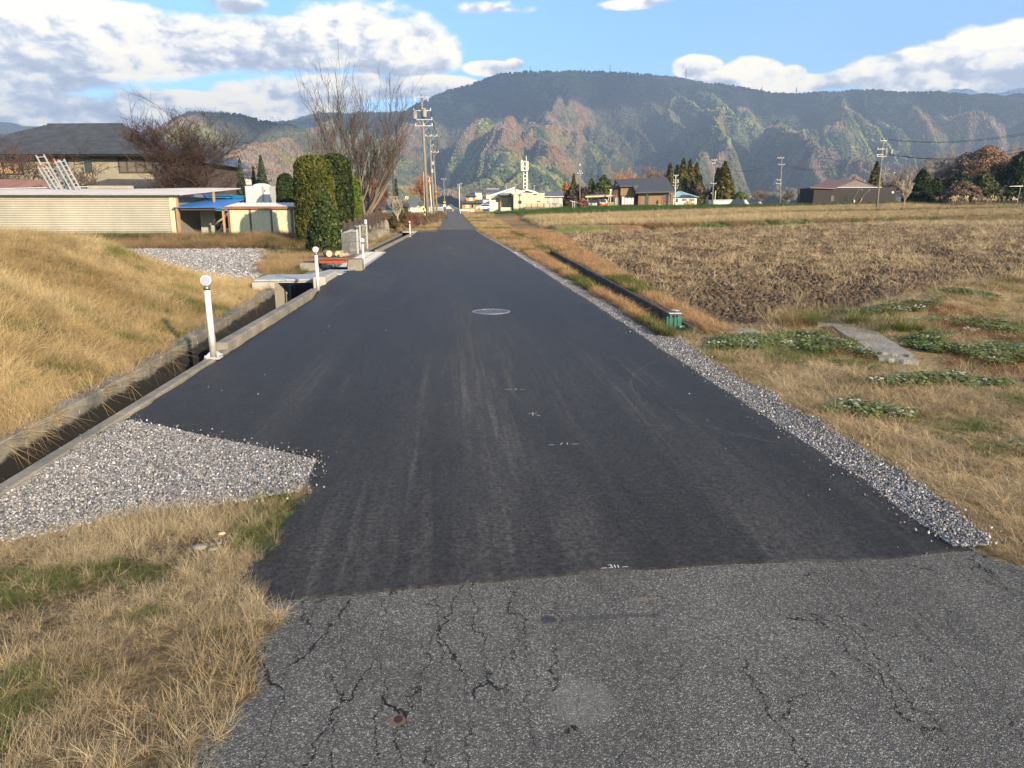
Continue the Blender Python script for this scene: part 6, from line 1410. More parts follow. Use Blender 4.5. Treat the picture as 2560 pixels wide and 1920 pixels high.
# ---------------------------------------------------------------- utility poles, mast, pylons, wires
WIREPTS = {}
def pole(px, pyt, pyb, F, label, arms, r=.16, lean=None, m_=None, extras=None, group='concrete utility poles'):
    s = Site(px, F, 0, pyb); xt = s.x(lean if lean is not None else px, pyt); zt = s.z(pyt); t = thing('utility_pole', label, 'utility pole', s.loc, s.rz, group); m_ = m_ or POLEC
    MB().bar((0, 0, -1.5), (xt, 0, zt), r, 10, r*.55).build('pole', m_, t, True); P = []
    for (py, half, off, style) in arms:
        z = s.z(py); xc = xt*z/zt; hw = half*F/1852; xo = off*F/1852
        MB().box(xc-hw+xo, xc+hw+xo, -.22, -.14, z-.05, z+.05).build('cross_arm', STEEL, t)
        n = 3 if style == 3 else 2; ins = MB()
        for i in range(n):
            xi = xc+xo-hw*.92+2*hw*.92*i/(n-1); ins.lathe([(.03, .05), (.06, .08), (.04, .14), (.07, .18), (.03, .26)] if style != 'd' else [(.04, -.45), (.06, -.4), (.03, -.3), (.06, -.2), (.03, -.05)], 7, (xi, -.18, z)); P.append(s.wx(xi, -.18, z+.26))
        ins.build('insulator', WHITE, t)
        MB().bar((xc, -.1, z-.7), (xc+hw*.6+xo, -.18, z-.05), .025, 4).build('brace', STEEL, t)
    for e_ in (extras or ()):
        if e_[0] == 'drum': z = s.z(e_[2]); MB().lathe([(.10, 0), (.24, .05), (.26, .15), (.26, .85), (.20, .95), (.08, 1.0)], 12, (s.x(e_[1]), -.25, z)).build('transformer', mat('pale_drum', (.23, .23, .21), .6), t)
        if e_[0] == 'lamp': z = s.z(e_[2]); MB().bar((xt*z/zt, 0, z), (s.x(e_[1]), -.8, z+.35), .04, 5).box(s.x(e_[1])-.12, s.x(e_[1])+.12, -1.3, -.7, z+.3, z+.42).build('street_light', STEEL, t)
        if e_[0] == 'box': z = s.z(e_[2]); MB().box(s.x(e_[1])-.13, s.x(e_[1])+.13, -.35, -.15, z-.25, z+.25).build('junction_box', STEEL, t)
        if e_[0] == 'steps': 
            st = MB()
            for i in range(e_[1]): z = 2+i*.45; st.bar((xt*z/zt, 0, z), (xt*z/zt+(.25 if i % 2 else -.25), 0, z), .012, 3)
            st.build('climbing_steps', STEEL, t)
    return P, s
PA, sa = pole(1071, 236, 556, 84, 'tallest utility pole left of the lane, carrying two transformer drums', [(243.5, 17, 0, 'd'), (277, 22, 0, 3), (299.5, 22, 2, 2), (315, 22, 2, 3)], .20, 1053.5, None, [('drum', 1044, 300), ('drum', 1067.5, 295), ('steps', 22)])
sA = Site(1064.5, 82, 0, 553); t = thing('guy_guard', 'yellow and black striped cover on the stay wire of the tallest pole', 'wire guard', sA.loc, sA.rz)
for k in range(4): MB().bar((.0-.12*k*.25, 0, .42*k*.72-.1), (-.12*(k+1)*.25, 0, .42*(k+1)*.72-.1), .075, 8).build('stripe', YEL if k % 2 == 0 else BLK, t)
MB().bar((-.1, 0, 1.1), (sA.x(1059, 440), 0, sA.z(430)), .03, 5).build('stay', STEEL, t)
PB, sb_ = pole(1087, 336, 556, 100, 'second utility pole of the row, slimmer, with one long top arm', [(340.5, 15, 4, 3)], .17, 1074, None, [('lamp', 1066, 446), ('steps', 16), ('box', 1083, 428)])
PC, sc_ = pole(1094.5, 378, 553, 118, 'third utility pole of the row left of the lane', [(381, 9, 4, 3), (364, 4, -3, 2)], .16, 1083.5, None, [('box', 1085, 408), ('lamp', 1093, 486)])
PD, _s = pole(1080, 445, 527, 160, 'white slender pole between the tallest pole and the second one', [(454, 4, 0, 2)], .15, 1073.5, CREAM2, [('lamp', 1070, 447)], None)
PE, _s = pole(1113, 447, 532, 195, 'distant utility pole behind the yellow warning sign', [(448, 6, 0, 3)], .15, 1109)
PF, _s = pole(1149, 460, 524, 250, 'far crowded utility pole at the end of the lane', [(461, 5, 0, 3), (466, 4, 0, 2), (470, 5, 0, 3)], .2, 1148, CREAM2)
PG, _s = pole(1155, 457, 522, 262, 'thin dark pole just right of the far crowded pole', [(459, 2, 0, 2)], .12, 1153.5, BARKM)
PH, _s = pole(985, 380, 520, 64, 'dark brown pole with a small lamp at its top, left of the utility poles', [], .10, 981, mat('tar_wood', (.07, .045, .035), .9), [('lamp', 983.5, 388)], None)
P1, s1 = pole(1450, 411, 516, 172, 'slim utility pole with one cross arm and a lamp head, left of the carport', [(433.5, 7, 0, 3), (428.5, 3, 1, 2)], .15, 1449.5, None, [('box', 1448, 412)])
P2, s2 = pole(1687, 437, 508.5, 172, 'white utility pole with many short arms beside the brown house', [(439, 6, 0, 3), (450, 6, 0, 3), (457, 6, 0, 2), (464.5, 7, 0, 3), (471, 4, 1, 2)], .16, 1689.5, CREAM2, [('box', 1692, 454)])
P3, s3 = pole(1781.5, 397, 510, 166, 'tall grey utility pole left of the big single cedar', [(400.5, 7, 0, 3), (408, 4, -2, 2), (459, 7, 0, 2)], .17, 1785.5, None, [('lamp', 1774, 487), ('steps', 14)])
s = Site(1786, 168, 0, 510); t = thing('small_pole', 'short pale service pole next to the tall grey pole', 'pole', s.loc, s.rz); MB().bar((0, 0, -1), (.1, 0, s.z(476)), .09, 8).build('pole', CREAM2, t)
P4, s4 = pole(1949.5, 392, 515, 178, 'utility pole with wide top arm standing left of the black barn', [(395, 8, -3, 3), (411.5, 8, 0, 3), (450, 5, -6, 2), (459, 6, -6, 2)], .18, 1954.5)
P5, s5 = pole(2193.5, 350, 507.5, 135, 'large utility pole in front of the black barn, with bracketed arms', [(352, 9, 0, 3), (373, 12, -2, 3), (386.5, 13, -2, 3), (391, 12, -2, 2)], .19, 2208.5, None, [('drum', 2199, 387), ('drum', 2212, 387), ('lamp', 2219, 438)])
s = Site(1313, 262, 0, 520); t = thing('antenna_mast', 'white lattice antenna mast rising behind the cream house', 'mast', s.loc, s.rz); MW = mat('mast_white', (.72, .68, .56), .5, .05); zt = s.z(427)
for px, dv in ((1308.8, 0), (1316.6, 0), (1310.5, 1.1), (1317.8, 1.1)): MB().bar((s.x(px), dv, -2), (s.x(px-.2), dv, s.z(404)), .16, 6).build('leg', MW, t)
for i in range(10): z = 1.5+i*(zt-1.5)/9; MB().box(s.x(1308.4), s.x(1317.2), -.1, .1, z-.12, z+.12).box(s.x(1308.4), s.x(1317.2), 1.0, 1.15, z-.12, z+.12).build('rung_panel', MW, t)
for py in (404.5, 417, 426.5): MB().box(s.x(1302.6), s.x(1320), -.9, 2, s.z(py)-.16, s.z(py)+.16).build('platform_ring', MW, t)
for px in (1303, 1307, 1315.2, 1319.6): MB().box(s.x(px)-.14, s.x(px)+.14, -1, -.7, s.z(426), s.z(404)).build('antenna_panel', MW, t)
MB().bar((s.x(1315), 0, s.z(404)), (s.x(1315), 0, s.z(390)), .12, 6).build('whip_antenna', MW, t); MB().bar((s.x(1305), 0, s.z(404)), (s.x(1304.5), 0, s.z(400)), .3, 6).build('drum_antenna', MW, t)
def pylon(px, pyt, pyb, F, label):
    s = Site(px, F, 0, pyb); h = s.z(pyt); t = thing('pylon', label, 'pylon', s.loc, s.rz, 'transmission pylons on the mountain'); w = h*.16; g = MB(); th = .9 if F > 4500 else .5
    for a, b in ((-1, -1), (1, -1), (-1, 1), (1, 1)): g.bar((a*w/2, b*w/2, -h*.1), (a*w*.06, b*w*.06, h), th, 4)
    n = 7
    for i in range(n):
        z0, z1 = h*i/n, h*(i+1)/n; q0, q1 = w/2*(1-i/n*.88), w/2*(1-(i+1)/n*.88); g.bar((-q0, -q0, z0), (q1, -q1, z1), th*.6, 3).bar((q0, -q0, z0), (-q1, -q1, z1), th*.6, 3)
    g.build('lattice', mat('pylon_steel', (.30, .30, .31), .6), t); ar = MB()
    for z in (.62, .76, .9): ar.bar((-w*.75, 0, h*z), (w*.75, 0, h*z), th*.8, 4)
    ar.build('cross_arms', mat('pylon_steel', (.3, .3, .3)), t)
for i, (px, a, b, F, l) in enumerate(((1326, 165, 181, 6500, 'tiny mast on the left part of the mountain crest'), (1453, 169, 180, 6500, 'tiny mast on the flat middle of the mountain crest'), (1525, 162, 180, 6500, 'mast standing on the highest part of the crest'), (1714, 171, 202, 6400, 'tall pylon on the crest where it starts to fall, against the cloud'), (1904, 216, 233, 6400, 'pylon on the crest in front of the blue gap'), (1990, 218, 240, 6300, 'pylon on the crest left of the long level ridge'), (2058, 229, 248, 5900, 'pylon just below the crest, pale on dark forest'), (2163, 236, 260, 5700, 'pylon further below the crest, pale on dark forest'), (2398, 264, 290, 5200, 'lowest pale pylon on the right slopes'), (1824, 344, 369, 3300, 'pylon on the sunlit knoll above the cedar'), (1118, 218, 232, 6500, 'tiny mast on the left shoulder of the mountain'))): pylon(px, a, b, F, l)
def wire(name, A, B, sag, label, r=.03, n=10):
    A, B = Vector(A), Vector(B); P = [A.lerp(B, i/n)-Vector((0, 0, sag*4*(i/n)*(1-i/n))) for i in range(n+1)]
    o = MB().tube(P, [r]*(n+1), 3).build(name, mat('wire_black', (.04, .04, .045), .6), None); top(o, label, 'wire', 'overhead wires between the utility poles')
def far_pt(px, py, F): q_ = Site(px, F, 0); return q_.wx(0, 0, q_._z(py, F))
GW = 'overhead wire strung between two utility poles'
for k in range(3): wire('power_line', PA[2+k], PB[k], .5, ('left','middle','right')[k]+' one of the three upper wires from the tallest pole to the second pole'); wire('power_line', PB[k], PC[k], .6, ('left','middle','right')[k]+' wire of three from the second pole of the row to the third'); wire('power_line', PC[k], PE[k], 1.2, ('left','middle','right')[k]+' wire of three from the third pole to the one behind the warning sign')
wire('power_line', PA[7], far_pt(880, 400, 60), 2.2, 'slack cable dropping left from the tallest pole behind the bare tree')
for k in (0, 2): wire('power_line', P1[k], PF[k], 3.5, ('left hand ' if k == 0 else 'right hand ')+'long wire crossing in front of the mountain behind the cream house'); wire('power_line', P1[k], P2[k], 1.8, ('left hand ' if k == 0 else 'right hand ')+'wire from the slim carport pole to the white pole')
for k in (0, 2): wire('power_line', P2[3+k], P3[6+0], 1.2, ('left hand ' if k == 0 else 'right hand ')+'wire from the white pole to the tall grey pole'); wire('power_line', P3[k], P4[k], 3.0, ('left hand ' if k == 0 else 'right hand ')+'long sagging wire from the tall grey pole to the barn pole')
wire('power_line', P2[8], far_pt(1777, 484, 166), 1.8, 'service cable looping down to the white shed')
for k in (0, 2): wire('power_line', P4[3+k], P5[3+k], 2.6, ('left hand ' if k == 0 else 'right hand ')+'wire from the pole beside the barn to the large pole'); wire('power_line', P5[k], far_pt(2700, 300-4*k, 110), 1.6, ('left hand ' if k == 0 else 'right hand ')+'upper wire leaving the picture at right')
for k in (6, 8): wire('power_line', P5[k], far_pt(2700, 322+5*(k-6), 105), 2.2, ('upper' if k == 6 else 'lower')+' of two wires leaving right in front of the bare trees', .04)
wire('power_line', far_pt(940, 476, 150), PD[0], 1.5, 'pale thin wires left of the white slender pole'); wire('power_line', far_pt(940, 470, 150), PE[0], 1.5, 'pale thin wire reaching the pole behind the warning sign')
s = Site(2545, 158, 0, 512); t = thing('roof_aerial', 'thin television aerial on a pole above the pampas grass', 'aerial', s.loc, s.rz); g = MB().bar((-.3, 0, -.5), (0, 0, s.z(466)), .045, 5).bar((s.x(2518), 0, s.z(466)), (s.x(2552), 0, s.z(465)), .05, 4)
for k in range(9): g.bar((s.x(2519)+k*.33, -.4, s.z(466)), (s.x(2519)+k*.33, .4, s.z(466)), .02, 3)
g.build('aerial', ALU, t)
# ================================================================ PLANTS
def tubes(segs, n=3):
    """segs: list of (p0,p1,r0,r1) -> numpy prisms"""
    A = np.array([s[0] for s in segs], float); B_ = np.array([s[1] for s in segs], float); ra = np.array([s[2] for s in segs]); rb = np.array([s[3] for s in segs])
    d = B_-A; d /= np.linalg.norm(d, axis=1, keepdims=True)+1e-9
    h = np.where(np.abs(d[:, 2:3]) < .9, np.array([[0, 0, 1.]]), np.array([[1., 0, 0]])); u = np.cross(d, h); u /= np.linalg.norm(u, axis=1, keepdims=True)+1e-9; w = np.cross(d, u)
    V = np.zeros((len(segs), 2*n, 3))
    for i in range(n):
        a = 2*pi*i/n; o_ = u*cos(a)+w*sin(a); V[:, i] = A+o_*ra[:, None]; V[:, n+i] = B_+o_*rb[:, None]
    base = (np.arange(len(segs))*2*n)[:, None]; F = []
    for i in range(n): j = (i+1) % n; F.append(base+np.array([[i, j, n+j, n+i]]))
    return V.reshape(-1, 3), np.concatenate(F)
def grow(seed, H, trunk_r, first, spread, up, depth, nsub=(2, 4), ratio=.72, jit=.18, minr=.004, forks=5, seglen=.22, droop=0.0, cs=None):
    r = random.Random(seed); big = []; fine = []
    def branch(p, d, L_, rad, lv):
        n = max(2, int(L_/seglen)); pts = [p]; q = p.copy(); dd = d.copy()
        for i in range(n):
            dd = (dd+Vector((r.gauss(0, jit), r.gauss(0, jit), r.gauss(0, jit)+up*.12-droop*lv*.02))).normalized(); q2 = q+dd*(L_/n)
            r0 = rad*(1-.75*i/n); r1 = rad*(1-.75*(i+1)/n); (big if rad > trunk_r*.22 else fine).append((tuple(q), tuple(q2), max(r0, minr), max(r1, minr*.8)))
            q = q2; pts.append((q.copy(), dd.copy(), i/n))
        if lv <= 0: return
        k = r.randint(*nsub)
        for j in range(k):
            t = r.uniform(.25, 1.0) if j else 1.0; idx = max(1, min(n, int(t*n))); pp_, d2, _ = pts[idx]
            ax = Vector((r.gauss(0, 1), r.gauss(0, 1), r.gauss(0, .6))).normalized(); nd = (d2+ax*(cs or spread)*r.uniform(.5, 1.1)+Vector((0, 0, up*.25))).normalized()
            branch(pp_.copy(), nd, L_*ratio*r.uniform(.7, 1.15), rad*(1-.75*t*.8)*.72, lv-1)
    tr = H*first; P = Vector((0, 0, -.3)); big.append(((0, 0, -.3), (0, 0, 0), trunk_r*1.5, trunk_r*1.2)); q = Vector((0, 0, 0)); d = Vector((0, 0, 1))
    for i in range(4):
        q2 = q+Vector((r.gauss(0, .03)*H*.1, r.gauss(0, .03)*H*.1, tr/4)); big.append((tuple(q), tuple(q2), trunk_r*(1.2-.1*i), trunk_r*(1.1-.1*i))); q = q2
    for k in range(forks):
        a = 2*pi*(k+r.random()*.6)/forks; tilt = spread*r.uniform(.5, 1.05); nd = Vector((cos(a)*tilt, sin(a)*tilt, 1)).normalized(); branch(q.copy(), nd, H*(1-first)*.42*r.uniform(.8, 1.15), trunk_r*.62, depth)
    return big, fine
def bare_tree(name, label, px, pyb, F, H, tr, col=(.13, .10, .08), seed=1, first=.2, spread=.55, up=.6, depth=4, nsub=(2, 4), squash=(1, 1, 1), group=None, tips=None, z=None, **kw):
    s = Site(px, F, 0 if z is None else z, pyb) if pyb else Site(px, F, z or 0)
    t = thing(name, label, 'tree', s.loc, s.rz, group); big, fine = grow(seed, H, tr, first, spread, up, depth, nsub, **kw)
    bm_ = mat('bark_%02d%02d%02d' % tuple(int(c*99) for c in col), col, .95, .25, 3, .4, 20)
    top_ = max([g[1][2] for g in big+fine]); k = H/top_
    V, F_ = tubes(big, 6); mesh_obj('trunk', V*np.array(squash)*k, F_, bm_, t, True)
    if fine: V, F_ = tubes(fine, 3); mesh_obj('twigs', V*np.array(squash)*k, F_, bm_ if tips is None else mat('twig_%02d%02d%02d' % tuple(int(c*99) for c in tips), tips, .95, .3, 2), t)
    return t
LEAFM = leafmat('leaf', .15, .6, 'tint', 'GEOMETRY')
def leaf_cloud(name, P, Nn, size, cols, par, seed=0, jit=.9, asp=1.5, m_=None):
    """many small leaf faces round the points P, facing roughly along Nn"""
    r = np.random.default_rng(seed); n = len(P); a = Nn+r.normal(0, jit, (n, 3)); a /= np.linalg.norm(a, axis=1, keepdims=True)+1e-9
    b = r.normal(0, 1, (n, 3)); u = np.cross(a, b); u /= np.linalg.norm(u, axis=1, keepdims=True)+1e-9; w = np.cross(a, u); sz = size*r.uniform(.6, 1.3, (n, 1))
    V = np.stack([P-u*sz*.5, P-w*sz*.5*asp, P+u*sz*.5, P+w*sz*.5*asp], 1).reshape(-1, 3); F_ = np.arange(4*n).reshape(n, 4)
    o = mesh_obj(name, V, F_, m_ or LEAFM, par); set_col(o, np.repeat(cols, 4, 0), 'tint'); set_col(o, np.ones((4*n, 3)), 'shade'); return o
def ell_points(n, prof, seed, flat=1.0, ctr=(0, 0)):
    """points over (and a little inside) a solid of revolution: prof = [(z, r)...]"""
    r = np.random.default_rng(seed); z = np.array([p[0] for p in prof]); rr = np.array([p[1] for p in prof])
    q = r.random(n); cum = np.concatenate([[0], np.cumsum(np.hypot(np.diff(z), np.diff(rr))*(rr[1:]+rr[:-1]+.05))]); cum /= cum[-1]; k = np.interp(q, cum, np.arange(len(z))); zz = np.interp(k, np.arange(len(z)), z); rad = np.interp(k, np.arange(len(z)), rr)
    a = r.random(n)*2*pi; i = np.clip(k.astype(int), 0, len(z)-2); dz = z[i+1]-z[i]; dr = rr[i+1]-rr[i]; nl = np.hypot(dz, dr)+1e-9
    N_ = np.stack([np.cos(a)*dz/nl, np.sin(a)*dz/nl, -dr/nl], 1); N_ *= np.sign(dz/nl+1e-6)[:, None]*1.0
    P = np.stack([rad*np.cos(a), rad*np.sin(a)*flat, zz], 1); return P, N_
def topiary(label, px, F, prof_px, cols, n, leaf, seed, group='clipped evergreen trees in the garden', name='clipped_tree', rough=.05, cat='tree', z0=0.0, base=None):
    """prof_px: (py, half width px) from bottom to top"""
    s = Site(px, F, z0); t = thing(name, label, cat, s.loc, s.rz, group); k = F/1852
    prof = [(s.z(py), hw*k) for py, hw in prof_px]; P, N_ = ell_points(n, prof, seed)
    r = np.random.default_rng(seed+5); bump_ = fbm(P[:, 0]*2.2+9, P[:, 2]*2.2+P[:, 1], 4, seed)-.5
    P = P*(1+np.array([1, 1, .2])*(bump_*rough*2.4+r.normal(0, rough*.45, len(P)))[:, None]); m_ = fbm(P[:, 0]*1.3+P[:, 1], P[:, 2]*1.1, 4, seed+9)
    c = mixc(np.array(cols[0]), np.array(cols[1]), np.clip(sstep(.35, .65, m_)+r.normal(0, .25, len(P)), 0, 1)); hl = r.random(len(P)) < .07; c[hl] = np.array(cols[2])
    leaf_cloud('foliage', P, N_, leaf, c*r.uniform(.7, 1.3, (len(P), 1)), t, seed)
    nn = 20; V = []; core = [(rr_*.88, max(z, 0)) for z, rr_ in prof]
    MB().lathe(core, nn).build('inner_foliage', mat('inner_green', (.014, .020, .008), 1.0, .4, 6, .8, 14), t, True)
    MB().bar((0, 0, -.2), (0, 0, prof[0][0]+.6), .09, 7).build('trunk', BARKM, t); return t
DG, MG2, YG = (.026, .042, .012), (.060, .082, .018), (.14, .155, .030)
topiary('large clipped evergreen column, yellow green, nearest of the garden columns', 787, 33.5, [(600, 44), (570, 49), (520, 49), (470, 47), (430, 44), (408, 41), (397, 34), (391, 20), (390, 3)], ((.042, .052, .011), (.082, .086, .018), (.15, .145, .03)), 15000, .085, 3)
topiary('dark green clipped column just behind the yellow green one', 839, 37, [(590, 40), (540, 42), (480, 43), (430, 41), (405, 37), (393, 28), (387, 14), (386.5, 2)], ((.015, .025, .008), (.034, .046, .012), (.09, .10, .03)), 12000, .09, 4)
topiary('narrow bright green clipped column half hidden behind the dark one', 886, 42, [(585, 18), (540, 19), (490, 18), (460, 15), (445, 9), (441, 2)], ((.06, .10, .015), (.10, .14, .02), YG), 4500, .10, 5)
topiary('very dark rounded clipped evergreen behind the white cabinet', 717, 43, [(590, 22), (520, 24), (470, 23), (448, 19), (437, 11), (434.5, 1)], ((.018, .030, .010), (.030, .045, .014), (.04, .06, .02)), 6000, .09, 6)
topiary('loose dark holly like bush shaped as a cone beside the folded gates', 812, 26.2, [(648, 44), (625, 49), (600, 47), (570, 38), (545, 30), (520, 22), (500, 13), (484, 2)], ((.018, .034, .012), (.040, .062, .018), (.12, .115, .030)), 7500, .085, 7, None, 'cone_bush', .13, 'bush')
s_ = Site(812, 26.2, 0)
# conifers
def conifer(label, px, pyt, pyb, F, hw, cols=((.022, .036, .014), (.045, .065, .020), (.10, .10, .03)), n=2600, seed=1, name='conifer', group=None, leaf=None, ragged=.25, prof=None, cat='tree', trunk=True):
    s = Site(px, F, 0, pyb); H = s.z(pyt); k = F/1852; W_ = hw*k*1.22; t = thing(name, label, cat, s.loc, s.rz, group); r = np.random.default_rng(seed)
    q = r.random(n)**.72; z = H*(1-q); pr = prof or [(0, .55), (.10, 1), (.35, .82), (.6, .55), (.85, .22), (1, .02)]
    rad = np.interp(z/H, [p[0] for p in pr], [p[1] for p in pr])*W_; a = r.random(n)*2*pi
    lobes = 1+ragged*(fbm(a*2.2, z/H*11+seed, 3, seed)-.5)*2.2; rr = rad*lobes*r.uniform(.55, 1.02, n)**.6
    P = np.stack([rr*np.cos(a), rr*np.sin(a), z-.10*rr], 1); N_ = np.stack([np.cos(a)*.8, np.sin(a)*.8, np.full(n, .5)], 1)
    m_ = fbm(a*1.6, z/H*7, 3, seed+3); c = mixc(np.array(cols[0]), np.array(cols[1]), np.clip(sstep(.38, .62, m_)+r.normal(0, .2, n), 0, 1)); c[r.random(n) < .08] = cols[2]
    leaf_cloud('foliage', P, N_, leaf or W_*.16, c*r.uniform(.7, 1.3, (n, 1)), t, seed, .6, 1.8)
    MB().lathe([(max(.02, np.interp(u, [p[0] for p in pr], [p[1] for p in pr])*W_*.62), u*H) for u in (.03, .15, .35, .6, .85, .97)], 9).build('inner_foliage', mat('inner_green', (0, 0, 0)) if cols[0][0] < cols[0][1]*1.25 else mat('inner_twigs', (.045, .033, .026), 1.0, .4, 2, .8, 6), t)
    if trunk: MB().bar((0, 0, -1), (0, 0, H*.5), .02*H, 6).build('trunk', BARKM, t)
    return t
JUN = ((.035, .052, .034), (.070, .088, .060), (.12, .13, .09))
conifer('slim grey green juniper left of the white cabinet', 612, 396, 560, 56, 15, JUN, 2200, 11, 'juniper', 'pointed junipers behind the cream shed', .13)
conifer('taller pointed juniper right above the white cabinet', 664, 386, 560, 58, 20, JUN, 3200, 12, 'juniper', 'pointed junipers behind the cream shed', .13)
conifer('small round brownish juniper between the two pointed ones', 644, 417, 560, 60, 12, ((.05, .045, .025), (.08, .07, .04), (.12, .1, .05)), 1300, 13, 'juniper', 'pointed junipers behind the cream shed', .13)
conifer('thin dark spire conifer right of the dark brown pole', 992.5, 448, 535, 125, 6, JUN, 900, 14, 'conifer', None, .3)
BCED = ((.035, .042, .012), (.10, .085, .020), (.18, .13, .035))
for i, (px, pt, hw, lab) in enumerate(((1671, 407, 11, 'leftmost cedar of the clump behind the brown house'), (1688, 413, 11, 'low dark cedar second from the left in the clump'), (1703, 396, 13, 'tallest cedar of the clump behind the pale green house'), (1720, 399, 12, 'cedar right of the tallest one in the clump'), (1736, 407, 15, 'rightmost broad brownish cedar of the clump'))):
    conifer(lab, px, pt, 512, 222+3*i, hw*1.45, BCED if i != 1 else ((.02, .03, .012), (.04, .05, .02), (.06, .06, .02)), 2600, 20+i, 'cedar', 'cedars behind the brown house', .55, .35)
conifer('big single reddish brown cedar right of the tall grey pole', 1806, 404, 514, 215, 26, BCED, 5200, 31, 'cedar', None, .6, .35)
conifer('darker cedar leaning against the big single one', 1790, 420, 514, 222, 15, ((.018, .024, .010), (.035, .036, .014), (.07, .05, .02)), 2200, 32, 'cedar', None, .6, .3)
conifer('golden brown cedar standing behind the black barn roof', 2181, 405, 512, 182, 19, ((.05, .055, .018), (.12, .10, .035), (.20, .14, .05)), 2600, 33, 'cedar', None, .5, .35)
for i, (px, pt, pb, hw, c, lab) in enumerate(((1433, 437, 517, 9, 0, 'pointed yellow green conifer left of the carport'), (1478, 446, 516, 15, 0, 'rounded yellow green conifer behind the carport'), (1508, 438, 516, 20, 1, 'broad green conifer touching the brown house roof'), (1445, 462, 517, 16, 2, 'dark brown bush tree behind the slim pole'), (1462, 470, 517, 18, 2, 'dark brown bush tree behind the carport roof'), (1490, 474, 517, 22, 2, 'dark twiggy bush between the two green conifers'), (1425, 470, 519, 13, 2, 'dark brown shrub beside the cream house wing'), (1469, 492, 518, 9, 1, 'small green shrub left of the carport'))):
    conifer(lab, px, pt, pb, 205-2*i, hw, (((.05, .065, .014), (.12, .12, .022), (.2, .18, .04)), ((.03, .05, .014), (.07, .09, .02), (.13, .13, .03)), ((.035, .028, .022), (.075, .055, .040), (.11, .08, .05)))[c], 1800, 40+i, 'garden_tree', 'trees behind the carport', .5, .35, [(0, .8), (.3, 1), (.6, .9), (.85, .55), (1, .05)] if c else None)
conifer('orange leafed young tree beside the cream house roof', 1415, 454, 515, 198, 9, ((.30, .13, .05), (.42, .20, .08), (.5, .3, .15)), 1300, 50, 'autumn_tree', None, .4, .3, [(0, .2), (.3, .5), (.6, 1), (.85, .7), (1, .1)])
conifer('reddish garden shrub in front of the carport', 1456, 496, 519, 150, 11, ((.14, .05, .04), (.22, .10, .07), (.25, .15, .1)), 900, 51, 'red_shrub', None, .3, .3, [(0, .5), (.4, 1), (.8, .8), (1, .1)], 'shrub')
conifer('green bush right of the big single cedar', 1848, 480, 513, 205, 19, ((.05, .075, .018), (.09, .115, .025), (.15, .14, .04)), 1500, 52, 'round_bush', None, .5, .3, [(0, .9), (.3, 1), (.6, .8), (.85, .5), (1, .1)], 'bush')
DKG = ((.012, .024, .010), (.026, .042, .014), (.05, .065, .02))
for i, (px, pt, pb, hw, lab) in enumerate(((2297, 424, 514, 26, 'dark pointed yew in front of the grey bare trees'), (2333, 446, 515, 24, 'second dark yew, lower, right of the pointed one'), (2278, 470, 514, 17, 'dark low yew at the left of the pointed one'), (2392, 432, 514, 40, 'broad dark evergreen behind the brown thicket'), (2360, 460, 515, 26, 'dark evergreen behind the left edge of the brown thicket'), (2452, 428, 512, 34, 'olive green broadleaf tree right of the brown thicket'), (2476, 455, 512, 26, 'mid green tree below the orange crown'), (2540, 378, 512, 52, 'large dark evergreen at the right edge'), (2515, 420, 512, 34, 'dark evergreen just left of the large one at the edge'), (2610, 395, 512, 60, 'dark evergreen beyond the right edge of the view'))):
    conifer(lab, px, pt, pb, 170+2*i, hw, DKG if i not in (5, 6) else ((.035, .045, .014), (.07, .075, .022), (.10, .09, .03)), 4200, 60+i, 'evergreen', 'dark evergreens at the right', .48, .42, [(0, .85), (.15, 1), (.45, .85), (.7, .6), (.9, .3), (1, .05)])
conifer('red brown thicket bush with pampas plumes at its foot', 2402, 452, 515, 160, 44, ((.09, .06, .04), (.16, .105, .065), (.24, .18, .10)), 5000, 75, 'brown_thicket', None, .30, .8, [(0, .9), (.3, 1), (.6, .85), (.85, .5), (1, .1)], 'thicket')
# bare trees
bare_tree('zelkova_tree', 'tall bare vase shaped tree behind the clipped columns', 911, None, 45, 10.7, .24, (.17, .135, .105), 5, .16, 1.05, .50, 5, (2, 4), (1.16, .9, 1), None, (.085, .065, .052), 0.0, ratio=.76, jit=.05, cs=.50, forks=12, minr=.0095, seglen=.32)
bare_tree('slender_tree', 'slim bare tree left behind the tall vase shaped one', 800, None, 60, 8.6, .10, (.12, .09, .07), 15, .18, .30, 1.3, 4, (2, 4), (1, .8, 1), 'slim bare trees behind the columns', None, 0.0, ratio=.7, jit=.06, minr=.008)
bare_tree('slender_tree', 'second slim bare tree, standing further left', 762, None, 62, 7.4, .09, (.13, .10, .08), 16, .18, .34, 1.2, 4, (2, 3), (1, .8, 1), 'slim bare trees behind the columns', None, 0.0, ratio=.7, jit=.06, minr=.008)
bare_tree('slender_tree', 'third slim bare tree, partly behind the tall vase shaped one', 830, None, 61, 8.2, .10, (.12, .09, .07), 17, .18, .30, 1.3, 4, (2, 4), (1, .8, 1), 'slim bare trees behind the columns', None, 0.0, ratio=.7, jit=.06, minr=.008)
bare_tree('plum_tree', 'large bushy bare plum tree right of the ladders in front of the tiled house', 450, None, 51, 9.4, .24, (.06, .044, .035), 8, .12, .95, .34, 5, (4, 4), (1.15, .9, 1), 'bushy bare trees before the tiled house', (.06, .038, .032), 0.0, ratio=.74, jit=.13, forks=7, minr=.011, seglen=.34)
bare_tree('plum_tree', 'bushy bare plum tree left, behind the ladders', 100, None, 53, 7.2, .24, (.075, .056, .045), 9, .15, 1.0, .25, 5, (3, 4), (1.35, .9, 1), 'bushy bare trees before the tiled house', (.08, .052, .045), 0.0, ratio=.74, jit=.14, forks=6, minr=.011, seglen=.34)
